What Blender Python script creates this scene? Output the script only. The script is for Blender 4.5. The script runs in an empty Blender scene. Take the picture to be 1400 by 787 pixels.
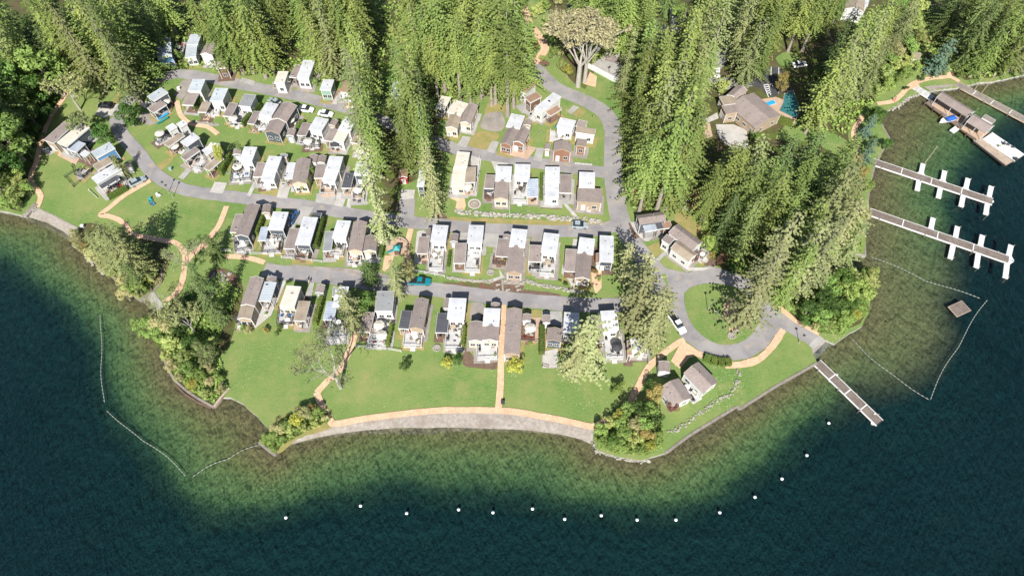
import bpy, bmesh, math, random
import numpy as np
from mathutils import Vector, Matrix
random.seed(7)
R = random.Random(11)
rad = math.radians
SC = bpy.context.scene
COL = SC.collection
# ------------------------------------------------------------------ camera
H = 140.0
TH = rad(32.7)
F = 934.0
cam_d = bpy.data.cameras.new('camera'); cam = bpy.data.objects.new('camera', cam_d); COL.objects.link(cam)
cam.location = (0, 0, H); cam.rotation_euler = (TH, 0, 0)
cam_d.sensor_width = 36; cam_d.lens = 36 * F / 1400; cam_d.clip_end = 9000; cam_d.clip_start = 1
SC.camera = cam
def P(x, y, z=0.0):
    """the point at height z that the survey picture shows at (x, y)"""
    u = (x - 700) / F; v = (y - 393.5) / F
    dy = math.sin(TH) - v * math.cos(TH); dz = -(math.cos(TH) + v * math.sin(TH))
    k = (z - H) / dz
    return Vector((u * k, dy * k, z))
# ------------------------------------------------------------------ materials
MATS = {}
def newmat(name):
    m = bpy.data.materials.new(name); m.use_nodes = True
    nt = m.node_tree; b = nt.nodes['Principled BSDF']
    return m, nt, b
def N(nt, t, **k):
    n = nt.nodes.new(t)
    for a, v in k.items():
        if a in ('loc',): continue
        if hasattr(n, a): setattr(n, a, v)
        else: n.inputs[a.replace('_', ' ')].default_value = v
    return n
def mat(name, c, c2=None, scale=1.0, rough=.8, detail=6, bump=0, spec=.3, metal=0, coord='Object', lo=.35, hi=.65, c3=None, s3=8.0, l3=.55, h3=.62, rnd=0):
    """noise between two colours (and speckle of a third), optional bump"""
    m, nt, b = newmat(name); L = nt.links.new
    b.inputs['Roughness'].default_value = rough
    b.inputs['Specular IOR Level'].default_value = spec
    b.inputs['Metallic'].default_value = metal
    tc = N(nt, 'ShaderNodeTexCoord')
    out = None
    if c2 is None: c2 = tuple(x * .86 for x in c)
    n = N(nt, 'ShaderNodeTexNoise'); n.inputs['Scale'].default_value = scale; n.inputs['Detail'].default_value = detail; n.inputs['Roughness'].default_value = .65
    L(tc.outputs[coord], n.inputs['Vector'])
    r = N(nt, 'ShaderNodeMapRange'); r.inputs[1].default_value = lo; r.inputs[2].default_value = hi
    L(n.outputs['Fac'], r.inputs[0])
    mx = N(nt, 'ShaderNodeMix', data_type='RGBA')
    mx.inputs[6].default_value = (*c, 1); mx.inputs[7].default_value = (*c2, 1); L(r.outputs[0], mx.inputs[0])
    out = mx.outputs[2]
    if c3:
        n3 = N(nt, 'ShaderNodeTexNoise'); n3.inputs['Scale'].default_value = s3; n3.inputs['Detail'].default_value = 5
        L(tc.outputs[coord], n3.inputs['Vector'])
        r3 = N(nt, 'ShaderNodeMapRange'); r3.inputs[1].default_value = l3; r3.inputs[2].default_value = h3; L(n3.outputs['Fac'], r3.inputs[0])
        m3 = N(nt, 'ShaderNodeMix', data_type='RGBA'); L(r3.outputs[0], m3.inputs[0]); L(out, m3.inputs[6]); m3.inputs[7].default_value = (*c3, 1)
        out = m3.outputs[2]
    if rnd:
        oi = N(nt, 'ShaderNodeObjectInfo'); hs = N(nt, 'ShaderNodeHueSaturation')
        mr = N(nt, 'ShaderNodeMapRange'); mr.inputs[3].default_value = 1 - rnd; mr.inputs[4].default_value = 1 + rnd; L(oi.outputs['Random'], mr.inputs[0]); L(mr.outputs[0], hs.inputs['Value']); L(out, hs.inputs['Color']); out = hs.outputs['Color']
    L(out, b.inputs['Base Color'])
    if bump:
        bn = N(nt, 'ShaderNodeTexNoise'); bn.inputs['Scale'].default_value = scale * 6; bn.inputs['Detail'].default_value = 4; L(tc.outputs[coord], bn.inputs['Vector'])
        bp = N(nt, 'ShaderNodeBump'); bp.inputs['Distance'].default_value = bump; bp.inputs['Strength'].default_value = .7
        L(bn.outputs['Fac'], bp.inputs['Height']); L(bp.outputs[0], b.inputs['Normal'])
    MATS[name] = m
    return m
def s(r, g, b):
    f = lambda v: ((v / 255 + .055) / 1.055) ** 2.4 if v > 10 else v / 255 / 12.92
    return (f(r), f(g), f(b))
mat('asphalt', (.285, .272, .27), (.195, .187, .19), .16, .9, 8, .01, c3=(.33, .275, .22), s3=.45, l3=.54, h3=.8, coord='Object')
mat('asphalt_dark', (.045, .047, .05), (.07, .07, .072), .3, .9)
mat('concrete', (.36, .35, .33), (.28, .27, .255), .5, .85, bump=.01)
mat('concrete_light', (.44, .42, .39), (.35, .335, .31), .5, .85)
mat('gravel_path', (.60, .385, .245), (.48, .30, .19), .5, .95, 8, .02, c3=(.64, .47, .34), s3=2.2, l3=.45, h3=.8)
mat('gravel_grey', (.30, .27, .24), (.20, .18, .165), .35, .95, 8, .03)
mat('wet_gravel', (.24, .195, .13), (.16, .13, .09), .35, .8, 8)
mat('beach_gravel', (.335, .30, .262), (.22, .195, .17), 1.4, .9, 10, .04, c3=(.20, .165, .135), s3=.22, l3=.5, h3=.75)
mat('bark_mulch', (.105, .07, .052), (.16, .105, .075), .9, .95, 8, .04, c3=(.3, .26, .2), s3=4, l3=.66, h3=.7)
mat('red_earth', (.19, .10, .07), (.10, .06, .04), .3, .95, 8, .04, c3=(.09, .11, .03), s3=.5, l3=.5, h3=.6)
mat('forest_floor', (.05, .06, .018), (.10, .075, .04), .12, .95, 10, .05, c3=(.08, .11, .02), s3=.35, l3=.48, h3=.6)
mat('dry_grass', (.30, .23, .10), (.19, .20, .06), .5, .95, 8, .03)
mat('wood_dock', (.20, .165, .14), (.13, .105, .09), 1.2, .85, 6)
mat('wood_light', (.42, .34, .26), (.3, .24, .19), 1, .8)
mat('wood_dark', (.10, .065, .045), (.15, .10, .07), 1.5, .8)
mat('wood_grey', (.27, .24, .21), (.17, .15, .13), 1.2, .85)
mat('white_paint', (.62, .62, .61), (.55, .55, .54), .8, .5)
mat('roof_white', (.50, .51, .53), (.37, .38, .40), .35, .55, 8, c3=(.34, .34, .33), s3=1.1, l3=.55, h3=.85, rnd=.06)
mat('roof_cream', (.58, .545, .47), (.46, .42, .36), .5, .6, 8)
mat('roof_brown', (.245, .205, .19), (.18, .15, .138), .4, .9, 10, .03, c3=(.29, .24, .215), s3=2.5, l3=.5, h3=.8, rnd=.13)
mat('roof_rust', (.30, .185, .125), (.23, .155, .115), .5, .9, 10, .03, rnd=.1)
mat('roof_tan', (.31, .26, .20), (.22, .18, .14), .4, .85, 8, .02)
mat('roof_grey', (.25, .255, .265), (.18, .185, .19), .4, .8, 8, .02, rnd=.08)
mat('roof_dark', (.085, .088, .10), (.06, .062, .07), .5, .6)
mat('roof_metal', (.40, .44, .47), (.32, .355, .38), .3, .35, spec=.5, rnd=.06)
mat('roof_glass', (.38, .42, .48), (.28, .32, .38), .8, .15, spec=.6)
mat('wall_white', (.56, .56, .54), (.48, .48, .465), 1, .7)
mat('wall_cream', (.50, .44, .34), (.42, .37, .29), 1, .7)
mat('wall_tan', (.36, .28, .20), (.29, .23, .17), 1, .75)
mat('wall_brown', (.16, .095, .06), (.12, .075, .05), 1, .75)
mat('wall_rust', (.25, .135, .09), (.19, .105, .07), 1, .75)
mat('wall_grey', (.28, .29, .30), (.22, .23, .24), 1, .7)
mat('wall_slate', (.075, .09, .11), (.06, .07, .085), 1, .7)
mat('wall_blue', (.10, .24, .42), (.08, .2, .36), 1, .65)
mat('wall_green', (.22, .34, .28), (.19, .29, .24), 1, .7)
mat('deck_white', (.50, .495, .49), (.38, .375, .37), .9, .7, 8)
mat('deck_tan', (.46, .33, .24), (.36, .26, .19), .9, .8, 8)
mat('deck_grey', (.33, .32, .32), (.25, .24, .24), .9, .75, 8)
mat('deck_brown', (.20, .12, .085), (.14, .09, .065), .9, .8, 8)
mat('glass_dark', (.02, .026, .032), (.03, .035, .04), 1, .08, spec=.8)
mat('black', (.015, .015, .017), (.02, .02, .02), 1, .5)
mat('rubber', (.012, .012, .012), None, 1, .8)
mat('charcoal', (.05, .052, .058), (.035, .036, .04), 2, .7)
mat('wicker', (.30, .25, .20), (.22, .18, .14), 4, .8)
mat('cushion', (.55, .52, .46), (.45, .42, .37), 2, .9)
mat('cushion_red', (.35, .04, .03), None, 2, .9)
mat('cushion_blue', (.06, .2, .42), None, 2, .9)
mat('teal', (.02, .27, .27), (.02, .20, .21), 2, .55)
mat('steel', (.5, .5, .5), None, 1, .35, metal=.8)
mat('car_white', (.78, .78, .78), (.74, .74, .74), 1, .25, spec=.5)
mat('car_black', (.01, .01, .012), None, 1, .2, spec=.6)
mat('car_silver', (.4, .47, .5), None, 1, .25, spec=.5, metal=.3)
mat('car_blue', (.03, .10, .26), None, 1, .25, spec=.5)
mat('car_teal', (.01, .19, .23), None, 1, .25, spec=.5)
mat('car_red', (.35, .02, .02), None, 1, .25, spec=.5)
mat('stone', (.36, .34, .30), (.22, .21, .19), 1.2, .9, 8, .05, rnd=.1)
mat('stone_pale', (.34, .32, .275), (.22, .205, .175), 1.2, .9, 8, .05)
mat('bark', (.34, .30, .26), (.20, .17, .145), 2.5, .9, 6, .03)
mat('bark_pale', (.40, .375, .34), (.27, .25, .22), 2.5, .9, 6, .03)
mat('pool_blue', (.02, .28, .55), (.04, .36, .62), .5, .1, spec=.6)
mat('pool_cover', (.03, .12, .12), (.04, .17, .17), .3, .5)
mat('buoy_white', (.85, .85, .85), None, 1, .4)
mat('rope', (.30, .32, .28), None, 1, .9)
mat('canvas_blue', (.02, .10, .42), (.02, .08, .34), 1, .6)
mat('skin', (.55, .33, .24), None, 1, .6)
mat('shirt', (.1, .12, .25), None, 1, .9)
mat('yellow', (.7, .45, .03), None, 1, .6)
mat('water_pale', (.3, .5, .5), None, 1, .1)
def leafmat(name, c, c2, rnd=.32, tr=.22, hue=.016, sc=.35):
    m, nt, b = newmat(name); L = nt.links.new
    tc = N(nt, 'ShaderNodeTexCoord'); n = N(nt, 'ShaderNodeTexNoise'); n.inputs['Scale'].default_value = sc; n.inputs['Detail'].default_value = 5
    L(tc.outputs['Object'], n.inputs['Vector'])
    r = N(nt, 'ShaderNodeMapRange'); r.inputs[1].default_value = .3; r.inputs[2].default_value = .7; L(n.outputs['Fac'], r.inputs[0])
    g = N(nt, 'ShaderNodeNewGeometry')
    mx = N(nt, 'ShaderNodeMix', data_type='RGBA'); mx.inputs[6].default_value = (*c, 1); mx.inputs[7].default_value = (*c2, 1)
    ad = N(nt, 'ShaderNodeMath', operation='MULTIPLY_ADD'); L(g.outputs['Random Per Island'], ad.inputs[0]); ad.inputs[1].default_value = .6
    ml = N(nt, 'ShaderNodeMath', operation='MULTIPLY'); L(r.outputs[0], ml.inputs[0]); ml.inputs[1].default_value = .5; L(ml.outputs[0], ad.inputs[2])
    L(ad.outputs[0], mx.inputs[0])
    oi = N(nt, 'ShaderNodeObjectInfo'); hs = N(nt, 'ShaderNodeHueSaturation')
    a = N(nt, 'ShaderNodeMapRange'); a.inputs[3].default_value = 1 - rnd; a.inputs[4].default_value = 1 + rnd; L(oi.outputs['Random'], a.inputs[0]); L(a.outputs[0], hs.inputs['Value'])
    w = N(nt, 'ShaderNodeTexWhiteNoise', noise_dimensions='1D'); L(oi.outputs['Random'], w.inputs['W'])
    h_ = N(nt, 'ShaderNodeMapRange'); h_.inputs[3].default_value = .5 - hue; h_.inputs[4].default_value = .5 + hue; L(w.outputs['Value'], h_.inputs[0]); L(h_.outputs[0], hs.inputs['Hue'])
    L(mx.outputs[2], hs.inputs['Color']); L(hs.outputs['Color'], b.inputs['Base Color'])
    b.inputs['Roughness'].default_value = .6; b.inputs['Specular IOR Level'].default_value = .25
    t = N(nt, 'ShaderNodeBsdfTranslucent'); L(hs.outputs['Color'], t.inputs['Color'])
    ms = N(nt, 'ShaderNodeMixShader'); ms.inputs[0].default_value = tr
    L(b.outputs[0], ms.inputs[1]); L(t.outputs[0], ms.inputs[2]); L(ms.outputs[0], nt.nodes['Material Output'].inputs['Surface'])
    MATS[name] = m
leafmat('needles', (.105, .165, .038), (.275, .335, .095))
leafmat('needles_dark', (.075, .125, .035), (.20, .26, .09))
leafmat('needles_pale', (.145, .185, .065), (.30, .325, .14))
leafmat('needles_light', (.19, .215, .085), (.36, .37, .18))
leafmat('leaf_bud', (.30, .29, .14), (.46, .44, .24), .12)
leafmat('needles_blue', (.065, .12, .08), (.14, .21, .15))
leafmat('leaf_green', (.12, .20, .04), (.25, .35, .09))
leafmat('leaf_dark', (.035, .08, .015), (.08, .15, .03))
leafmat('leaf_yellow', (.26, .29, .04), (.42, .41, .09))
leafmat('leaf_lime', (.22, .29, .07), (.36, .41, .14))
leafmat('leaf_olive', (.25, .25, .10), (.42, .40, .18))
leafmat('leaf_red', (.11, .04, .035), (.17, .085, .06))
leafmat('leaf_brown', (.22, .15, .05), (.30, .24, .08))
leafmat('hedge_green', (.06, .10, .018), (.13, .18, .04))
# lawn
def lawn():
    m, nt, b = newmat('lawn'); L = nt.links.new
    tc = N(nt, 'ShaderNodeTexCoord')
    def noise(sc, d=6, ro=.6, x=1):
        n = N(nt, 'ShaderNodeTexNoise'); n.inputs['Scale'].default_value = sc; n.inputs['Detail'].default_value = d; n.inputs['Roughness'].default_value = ro
        if x != 1:
            mp = N(nt, 'ShaderNodeMapping'); mp.inputs['Scale'].default_value = (1, x, 1); mp.inputs['Rotation'].default_value = (0, 0, .12); L(tc.outputs['Object'], mp.inputs[0]); L(mp.outputs[0], n.inputs['Vector'])
        else: L(tc.outputs['Object'], n.inputs['Vector'])
        return n.outputs['Fac']
    def ramp(v, a, b_):
        r = N(nt, 'ShaderNodeMapRange'); r.inputs[1].default_value = a; r.inputs[2].default_value = b_; L(v, r.inputs[0]); return r.outputs[0]
    def mix(f, c1, c2):
        x = N(nt, 'ShaderNodeMix', data_type='RGBA'); L(f, x.inputs[0])
        for i, c in ((6, c1), (7, c2)):
            if isinstance(c, tuple): x.inputs[i].default_value = (*c, 1)
            else: L(c, x.inputs[i])
        return x.outputs[2]
    c = mix(ramp(noise(.05, 8), .36, .64), (.076, .168, .034), (.178, .228, .066))
    c = mix(ramp(noise(.13, 8, .74), .48, .72), c, (.27, .245, .10))
    c = mix(ramp(noise(.7, 6, .7, 5), .42, .66), c, (.165, .22, .075))
    c = mix(ramp(noise(3.2, 4, .7), .5, .9), c, (.25, .30, .13))
    # daisies
    v = N(nt, 'ShaderNodeTexVoronoi'); v.inputs['Scale'].default_value = 1.6; L(tc.outputs['Object'], v.inputs['Vector'])
    d = N(nt, 'ShaderNodeMath', operation='LESS_THAN'); L(v.outputs['Distance'], d.inputs[0]); d.inputs[1].default_value = .12
    k = N(nt, 'ShaderNodeMath', operation='MULTIPLY'); L(d.outputs[0], k.inputs[0]); L(ramp(noise(.07, 5), .50, .60), k.inputs[1])
    c = mix(k.outputs[0], c, (.60, .62, .50))
    L(c, b.inputs['Base Color']); b.inputs['Roughness'].default_value = .95; b.inputs['Specular IOR Level'].default_value = .1
    bp = N(nt, 'ShaderNodeBump'); bp.inputs['Distance'].default_value = .06; L(noise(5, 4), bp.inputs['Height']); L(bp.outputs[0], b.inputs['Normal'])
    MATS['lawn'] = m
lawn()
# ------------------------------------------------------------------ mesh builder
class MB:
    def __init__(self): self.v = []; self.f = []; self.mi = []; self.cur = 0
    def add(self, vs, fs):
        o = len(self.v); self.v += [tuple(p) for p in vs]; self.f += [tuple(i + o for i in f) for f in fs]; self.mi += [self.cur] * len(fs)
    def box(self, x0, y0, z0, x1, y1, z1):
        self.add([(x0, y0, z0), (x1, y0, z0), (x1, y1, z0), (x0, y1, z0), (x0, y0, z1), (x1, y0, z1), (x1, y1, z1), (x0, y1, z1)],
                 [(0, 3, 2, 1), (4, 5, 6, 7), (0, 1, 5, 4), (1, 2, 6, 5), (2, 3, 7, 6), (3, 0, 4, 7)])
    def hexa(self, b, t):
        self.add(list(b) + list(t), [(0, 3, 2, 1), (4, 5, 6, 7), (0, 1, 5, 4), (1, 2, 6, 5), (2, 3, 7, 6), (3, 0, 4, 7)])
    def prism(self, poly, z0, z1):
        n = len(poly); self.add([(p[0], p[1], z0) for p in poly] + [(p[0], p[1], z1) for p in poly],
            [tuple(range(n))[::-1], tuple(range(n, 2 * n))] + [(i, (i + 1) % n, n + (i + 1) % n, n + i) for i in range(n)])
    def tube(self, p0, p1, r0, r1, n=6, cap=True):
        p0 = Vector(p0); p1 = Vector(p1); d = (p1 - p0)
        if d.length < 1e-6: return
        d.normalize(); a = d.orthogonal().normalized(); b = d.cross(a)
        vs = []
        for p, r in ((p0, r0), (p1, r1)):
            for i in range(n):
                t = 2 * math.pi * i / n; vs.append(p + (a * math.cos(t) + b * math.sin(t)) * r)
        fs = [(i, (i + 1) % n, n + (i + 1) % n, n + i) for i in range(n)]
        if cap: fs += [tuple(range(n))[::-1], tuple(range(n, 2 * n))]
        self.add(vs, fs)
    def disc(self, c, r, z0, z1, n=16, r1=None):
        r1 = r if r1 is None else r1
        self.add([(c[0] + r * math.cos(2 * math.pi * i / n), c[1] + r * math.sin(2 * math.pi * i / n), z0) for i in range(n)] +
                 [(c[0] + r1 * math.cos(2 * math.pi * i / n), c[1] + r1 * math.sin(2 * math.pi * i / n), z1) for i in range(n)],
                 [tuple(range(n))[::-1], tuple(range(n, 2 * n))] + [(i, (i + 1) % n, n + (i + 1) % n, n + i) for i in range(n)])
    def rock(self, c, r, rng):
        vs = []
        for i in range(3):
            z = (-.5, .15, .6)[i] * r; rr = (.95, 1, .5)[i] * r
            for k in range(6):
                t = k * math.pi / 3 + i * .4; q = rr * rng.uniform(.75, 1.15); vs.append((c[0] + q * math.cos(t), c[1] + q * math.sin(t), c[2] + z * rng.uniform(.8, 1.2)))
        fs = [(i * 6 + k, i * 6 + (k + 1) % 6, i * 6 + 6 + (k + 1) % 6, i * 6 + 6 + k) for i in range(2) for k in range(6)] + [(12, 13, 14, 15, 16, 17)]
        self.add(vs, fs)
    def mesh(self, name, mats):
        me = bpy.data.meshes.new(name); me.from_pydata(self.v, [], self.f)
        for m in (mats if isinstance(mats, (list, tuple)) else [mats]): me.materials.append(MATS[m])
        if any(self.mi): me.polygons.foreach_set('material_index', self.mi)
        me.update(); return me
    def build(self, name, mats, parent=None, loc=(0, 0, 0), rz=0, smooth=False, bevel=0):
        me = self.mesh(name, mats); o = bpy.data.objects.new(name, me); COL.objects.link(o)
        o.location = loc; o.rotation_euler = (0, 0, rz)
        if parent: o.parent = parent
        if smooth: me.polygons.foreach_set('use_smooth', [True] * len(me.polygons))
        if bevel:
            md = o.modifiers.new('bevel', 'BEVEL'); md.width = bevel; md.segments = 2; md.limit_method = 'ANGLE'
        return o
def tag(o, label=None, cat=None, group=None, kind=None):
    if label: o['label'] = label
    if cat: o['category'] = cat
    if group: o['group'] = group
    if kind: o['kind'] = kind
    return o
def empty(name, loc, rz=0, label=None, cat=None, group=None):
    o = bpy.data.objects.new(name, None); COL.objects.link(o); o.location = loc; o.rotation_euler = (0, 0, rz); o.empty_display_size = .5
    return tag(o, label, cat, group)
def inst(name, me, parent=None, loc=(0, 0, 0), rz=0, sc=(1, 1, 1)):
    o = bpy.data.objects.new(name, me); COL.objects.link(o); o.location = loc; o.rotation_euler = (0, 0, rz); o.scale = sc
    if parent: o.parent = parent
    return o
class Tile:
    def __init__(s_, x0, y0, k): s_.x0, s_.y0, s_.k = x0, y0, k
    def __call__(s_, x, y): return (s_.x0 + x / s_.k, s_.y0 + y / s_.k)
    def w(s_, w): return w / s_.k
FULL = Tile(0, 0, 1)
A1 = Tile(0, 0, 4.918); A2 = Tile(230, 0, 4.918); A3 = Tile(460, 0, 4.918); Dt = Tile(40, 90, 4.918); Vt = Tile(160, 140, 7.639); Z6 = Tile(300, 180, 6.245)
Q1 = Tile(580, 60, 4.918); Q2 = Tile(580, 180, 4.918); Q3 = Tile(300, 250, 4.918); Q4 = Tile(560, 280, 4.918); Q5 = Tile(310, 350, 4.918); Q6 = Tile(580, 370, 4.056)
E1 = Tile(840, 0, 4.918); E2 = Tile(840, 130, 4.918); E3 = Tile(840, 260, 4.918); E4 = Tile(840, 400, 4.918); E5 = Tile(1120, 0, 4.918); E6 = Tile(1160, 90, 5.746); E7 = Tile(1160, 200, 3.933); E8 = Tile(1040, 360, 3.82)
G1 = Tile(0, 120, 4.918); G2 = Tile(0, 230, 4.918); G3 = Tile(80, 280, 4.918); G4 = Tile(150, 400, 3.28); G5 = Tile(400, 460, 3.027); G6 = Tile(780, 460, 3.026); G8 = Tile(700, 0, 6.56)
K1 = Tile(300, 110, 6.245); K2 = Tile(230, 30, 6.245); K3 = Tile(40, 130, 6.245); K4 = Tile(580, 100, 6.245); K5 = Tile(690, 120, 8.11); K6 = Tile(430, 260, 6.245); K7 = Tile(860, 260, 9.836); K8 = Tile(960, 90, 8.556)
# ------------------------------------------------------------------ sheets on the ground
def world_poly(T, pts, z=0):
    return [P(*T(x, y), z) for x, y in pts]
def rough(pts, step=2.0, amp=.15, closed=True, rng=R):
    out = []; n = len(pts)
    for i in range(n if closed else n - 1):
        a = pts[i]; b = pts[(i + 1) % n]; d = (b - a).length; k = max(1, int(d / step)); nn = Vector((-(b - a).y, (b - a).x, 0)); nn = nn.normalized() if nn.length else nn
        for j in range(k):
            q = a.lerp(b, j / k)
            if j: q = q + nn * rng.uniform(-amp, amp)
            out.append(q)
    if not closed: out.append(pts[-1])
    return out
def catmull(pts, k=4):
    out = []; n = len(pts)
    for i in range(n - 1):
        p0 = pts[max(i - 1, 0)]; p1 = pts[i]; p2 = pts[i + 1]; p3 = pts[min(i + 2, n - 1)]
        for j in range(k):
            t = j / k
            out.append(.5 * ((2 * p1) + (p2 - p0) * t + (2 * p0 - 5 * p1 + 4 * p2 - p3) * t * t + (3 * p1 - p0 - 3 * p2 + p3) * t ** 3))
    out.append(pts[-1]); return out
LAYER = [0.02]
def sheet(name, mt, pts, z=.03, label=None, amp=.12, smooth=False, thick=0, kind='structure', step=1.6):
    LAYER[0] += .0002
    z = {'forest_floor': .006, 'lawn': .075, 'red_earth': .05, 'dry_grass': .05, 'bark_mulch': .06, 'gravel_grey': .07, 'asphalt': .10, 'asphalt_dark': .10}.get(mt, .15) if z < .1 else z
    z += LAYER[0] - .02
    if smooth: pts = catmull(pts + [pts[0]], 4)[:-1]
    pts = rough(pts, step, amp)
    me = bpy.data.meshes.new(name); bm = bmesh.new()
    vs = [bm.verts.new((p.x, p.y, z)) for p in pts]
    f = bm.faces.new(vs); bmesh.ops.recalc_face_normals(bm, faces=[f])
    if f.normal.z < 0: f.normal_flip()
    if thick:
        r = bmesh.ops.extrude_face_region(bm, geom=[f]); bmesh.ops.translate(bm, vec=(0, 0, -thick), verts=[v for v in r['geom'] if isinstance(v, bmesh.types.BMVert)])
    bmesh.ops.triangulate(bm, faces=bm.faces[:])
    for f in bm.faces:
        pass
    bmesh.ops.recalc_face_normals(bm, faces=bm.faces[:]) if thick else None
    bm.to_mesh(me); bm.free(); me.materials.append(MATS[mt])
    o = bpy.data.objects.new(name, me); COL.objects.link(o); tag(o, kind=kind, label=label)
    return o
def strip(name, mt, pts, w, z=.035, kind='structure', amp=.04, label=None):
    """a road or path of width w metres along a centre line"""
    LAYER[0] += .0002
    z = (.10 if mt == 'asphalt' else .13) + LAYER[0] - .02
    pts = catmull(pts, 5); n = len(pts); vs = []; fs = []
    for i, p in enumerate(pts):
        d = pts[min(i + 1, n - 1)] - pts[max(i - 1, 0)]; d.z = 0; d.normalize(); nn = Vector((-d.y, d.x, 0))
        a = p + nn * (w / 2 + R.uniform(-amp, amp) * (2.5 if mt == 'asphalt' else 1)); b = p - nn * (w / 2 + R.uniform(-amp, amp) * (2.5 if mt == 'asphalt' else 1))
        vs += [(a.x, a.y, z), (b.x, b.y, z)]
        if i: k = 2 * i; fs.append((k - 2, k - 1, k + 1, k))
    me = bpy.data.meshes.new(name); me.from_pydata(vs, [], fs); me.materials.append(MATS[mt]); me.update()
    o = bpy.data.objects.new(name, me); COL.objects.link(o); tag(o, kind=kind, label=label); return o
def FP(*pts): return [P(x, y) for x, y in pts]
# ------------------------------------------------------------------ land, lake bed, water
BEACHES = {  # top edge, bottom edge
 'west': ([(46, 284), (60, 290), (75, 297), (92, 306), (107, 313)], [(37, 296), (52, 300), (70, 307), (86, 316), (98, 324)]),
 'inlet': ([(209, 397), (217, 410), (223, 420), (228, 431)], [(200, 408), (209, 416), (217, 427), (222, 437)]),
 'main': ([(446, 577), (470, 578), (499, 573.5), (530, 569), (565, 565.5), (600, 563), (631, 562.5), (681, 563), (714, 566.5), (740, 571), (763, 575), (790, 580), (812, 584)],
          [(385, 611), (424, 600), (460, 593), (499, 588), (558, 584), (631, 585), (707, 587), (763, 593), (793, 600), (800, 603), (804, 605), (807, 606), (811, 607)]),
}
shore = [(-300, 330), (-120, 300), (0, 288), (12, 290), (28, 294), (37, 296), (46, 284)] + BEACHES['west'][0][1:] + [(98, 324), (98, 335), (115, 346), (130, 360), (150, 376), (165, 388), (180, 402), (191, 411), (209, 397),
  (217, 410), (223, 420), (228, 431), (222, 440), (205, 448), (212, 462), (222, 482), (228, 500), (238, 519), (254, 533), (269, 543), (281, 551), (292, 556), (303, 543), (315, 543), (333, 552), (351, 568), (368, 586),
  (354, 604), (366, 614), (377, 621), (384, 611), (400, 602), (425, 592)] + BEACHES['main'][0] + [(811, 600), (816, 615), (846, 624), (876, 629), (889, 625), (909, 619), (945, 592), (1008, 554), (1011, 558),
  (1060, 527), (1117, 495), (1109, 473), (1120, 461), (1141, 470), (1153, 461), (1179, 445), (1187, 430), (1190, 412), (1189, 378), (1171, 377), (1168, 360), (1163, 347), (1183, 349), (1182, 320), (1186, 300), (1188, 270),
  (1188, 250), (1197, 222), (1203, 217), (1216, 189), (1204, 168), (1206, 158), (1212, 152), (1230, 144), (1238, 134), (1254, 129), (1271, 125), (1290, 122), (1310, 120), (1322, 117), (1338, 113), (1357, 112), (1383, 106), (1393, 104), (1440, 96), (1560, 90), (1800, 60)]
SH = [P(x, y) for x, y in shore]
SHR = rough(SH, 1.8, .18, closed=False)
def land():
    pts = SHR + [Vector((2500, SHR[-1].y, 0)), Vector((2500, 4000, 0)), Vector((-2500, 4000, 0)), Vector((-2500, SHR[0].y, 0))]
    me = bpy.data.meshes.new('ground'); bm = bmesh.new()
    vs = [bm.verts.new((p.x, p.y, 0)) for p in pts]; f = bm.faces.new(vs); bm.normal_update()
    if f.normal.z < 0: f.normal_flip()
    lo = [bm.verts.new((p.x, p.y - .25, -2.2)) for p in pts]
    n = len(pts)
    for i in range(len(SHR) - 1):
        bm.faces.new((vs[i], lo[i], lo[i + 1], vs[i + 1])).material_index = 1
    bmesh.ops.triangulate(bm, faces=[f])
    bm.to_mesh(me); bm.free(); me.materials.append(MATS['lawn']); me.materials.append(MATS['stone'])
    o = bpy.data.objects.new('ground', me); COL.objects.link(o); tag(o, kind='structure')
land()
deep = [(-250, 380), (-60, 330), (0, 345), (60, 385), (110, 425), (140, 470), (150, 520), (180, 575), (215, 620), (245, 670), (290, 690), (340, 694), (400, 688), (450, 672), (500, 662), (540, 655), (590, 668), (650, 664), (720, 668),
        (790, 682), (850, 692), (910, 690), (960, 676), (1010, 655), (1060, 620), (1105, 580), (1140, 545), (1165, 520), (1210, 510), (1250, 490), (1275, 450), (1268, 415), (1285, 380), (1290, 350), (1300, 310), (1290, 280), (1300, 245), (1330, 205), (1360, 170), (1400, 150), (1500, 120), (1800, 90)]
DP = [P(x, y, -1.1) for x, y in deep]
def segdist(px, py, poly):
    d = np.full(px.shape, 1e9)
    for a, b in zip(poly[:-1], poly[1:]):
        ax, ay, bx, by = a.x, a.y, b.x, b.y; l2 = (bx - ax) ** 2 + (by - ay) ** 2 + 1e-9
        t = np.clip(((px - ax) * (bx - ax) + (py - ay) * (by - ay)) / l2, 0, 1)
        d = np.minimum(d, np.hypot(px - ax - t * (bx - ax), py - ay - t * (by - ay)))
    return d
def inside(px, py, poly):
    r = np.zeros(px.shape, bool); n = len(poly)
    for i in range(n):
        a = poly[i]; b = poly[(i + 1) % n]
        c = ((a.y > py) != (b.y > py)) & (px < (b.x - a.x) * (py - a.y) / (b.y - a.y + 1e-12) + a.x); r ^= c
    return r
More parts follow.
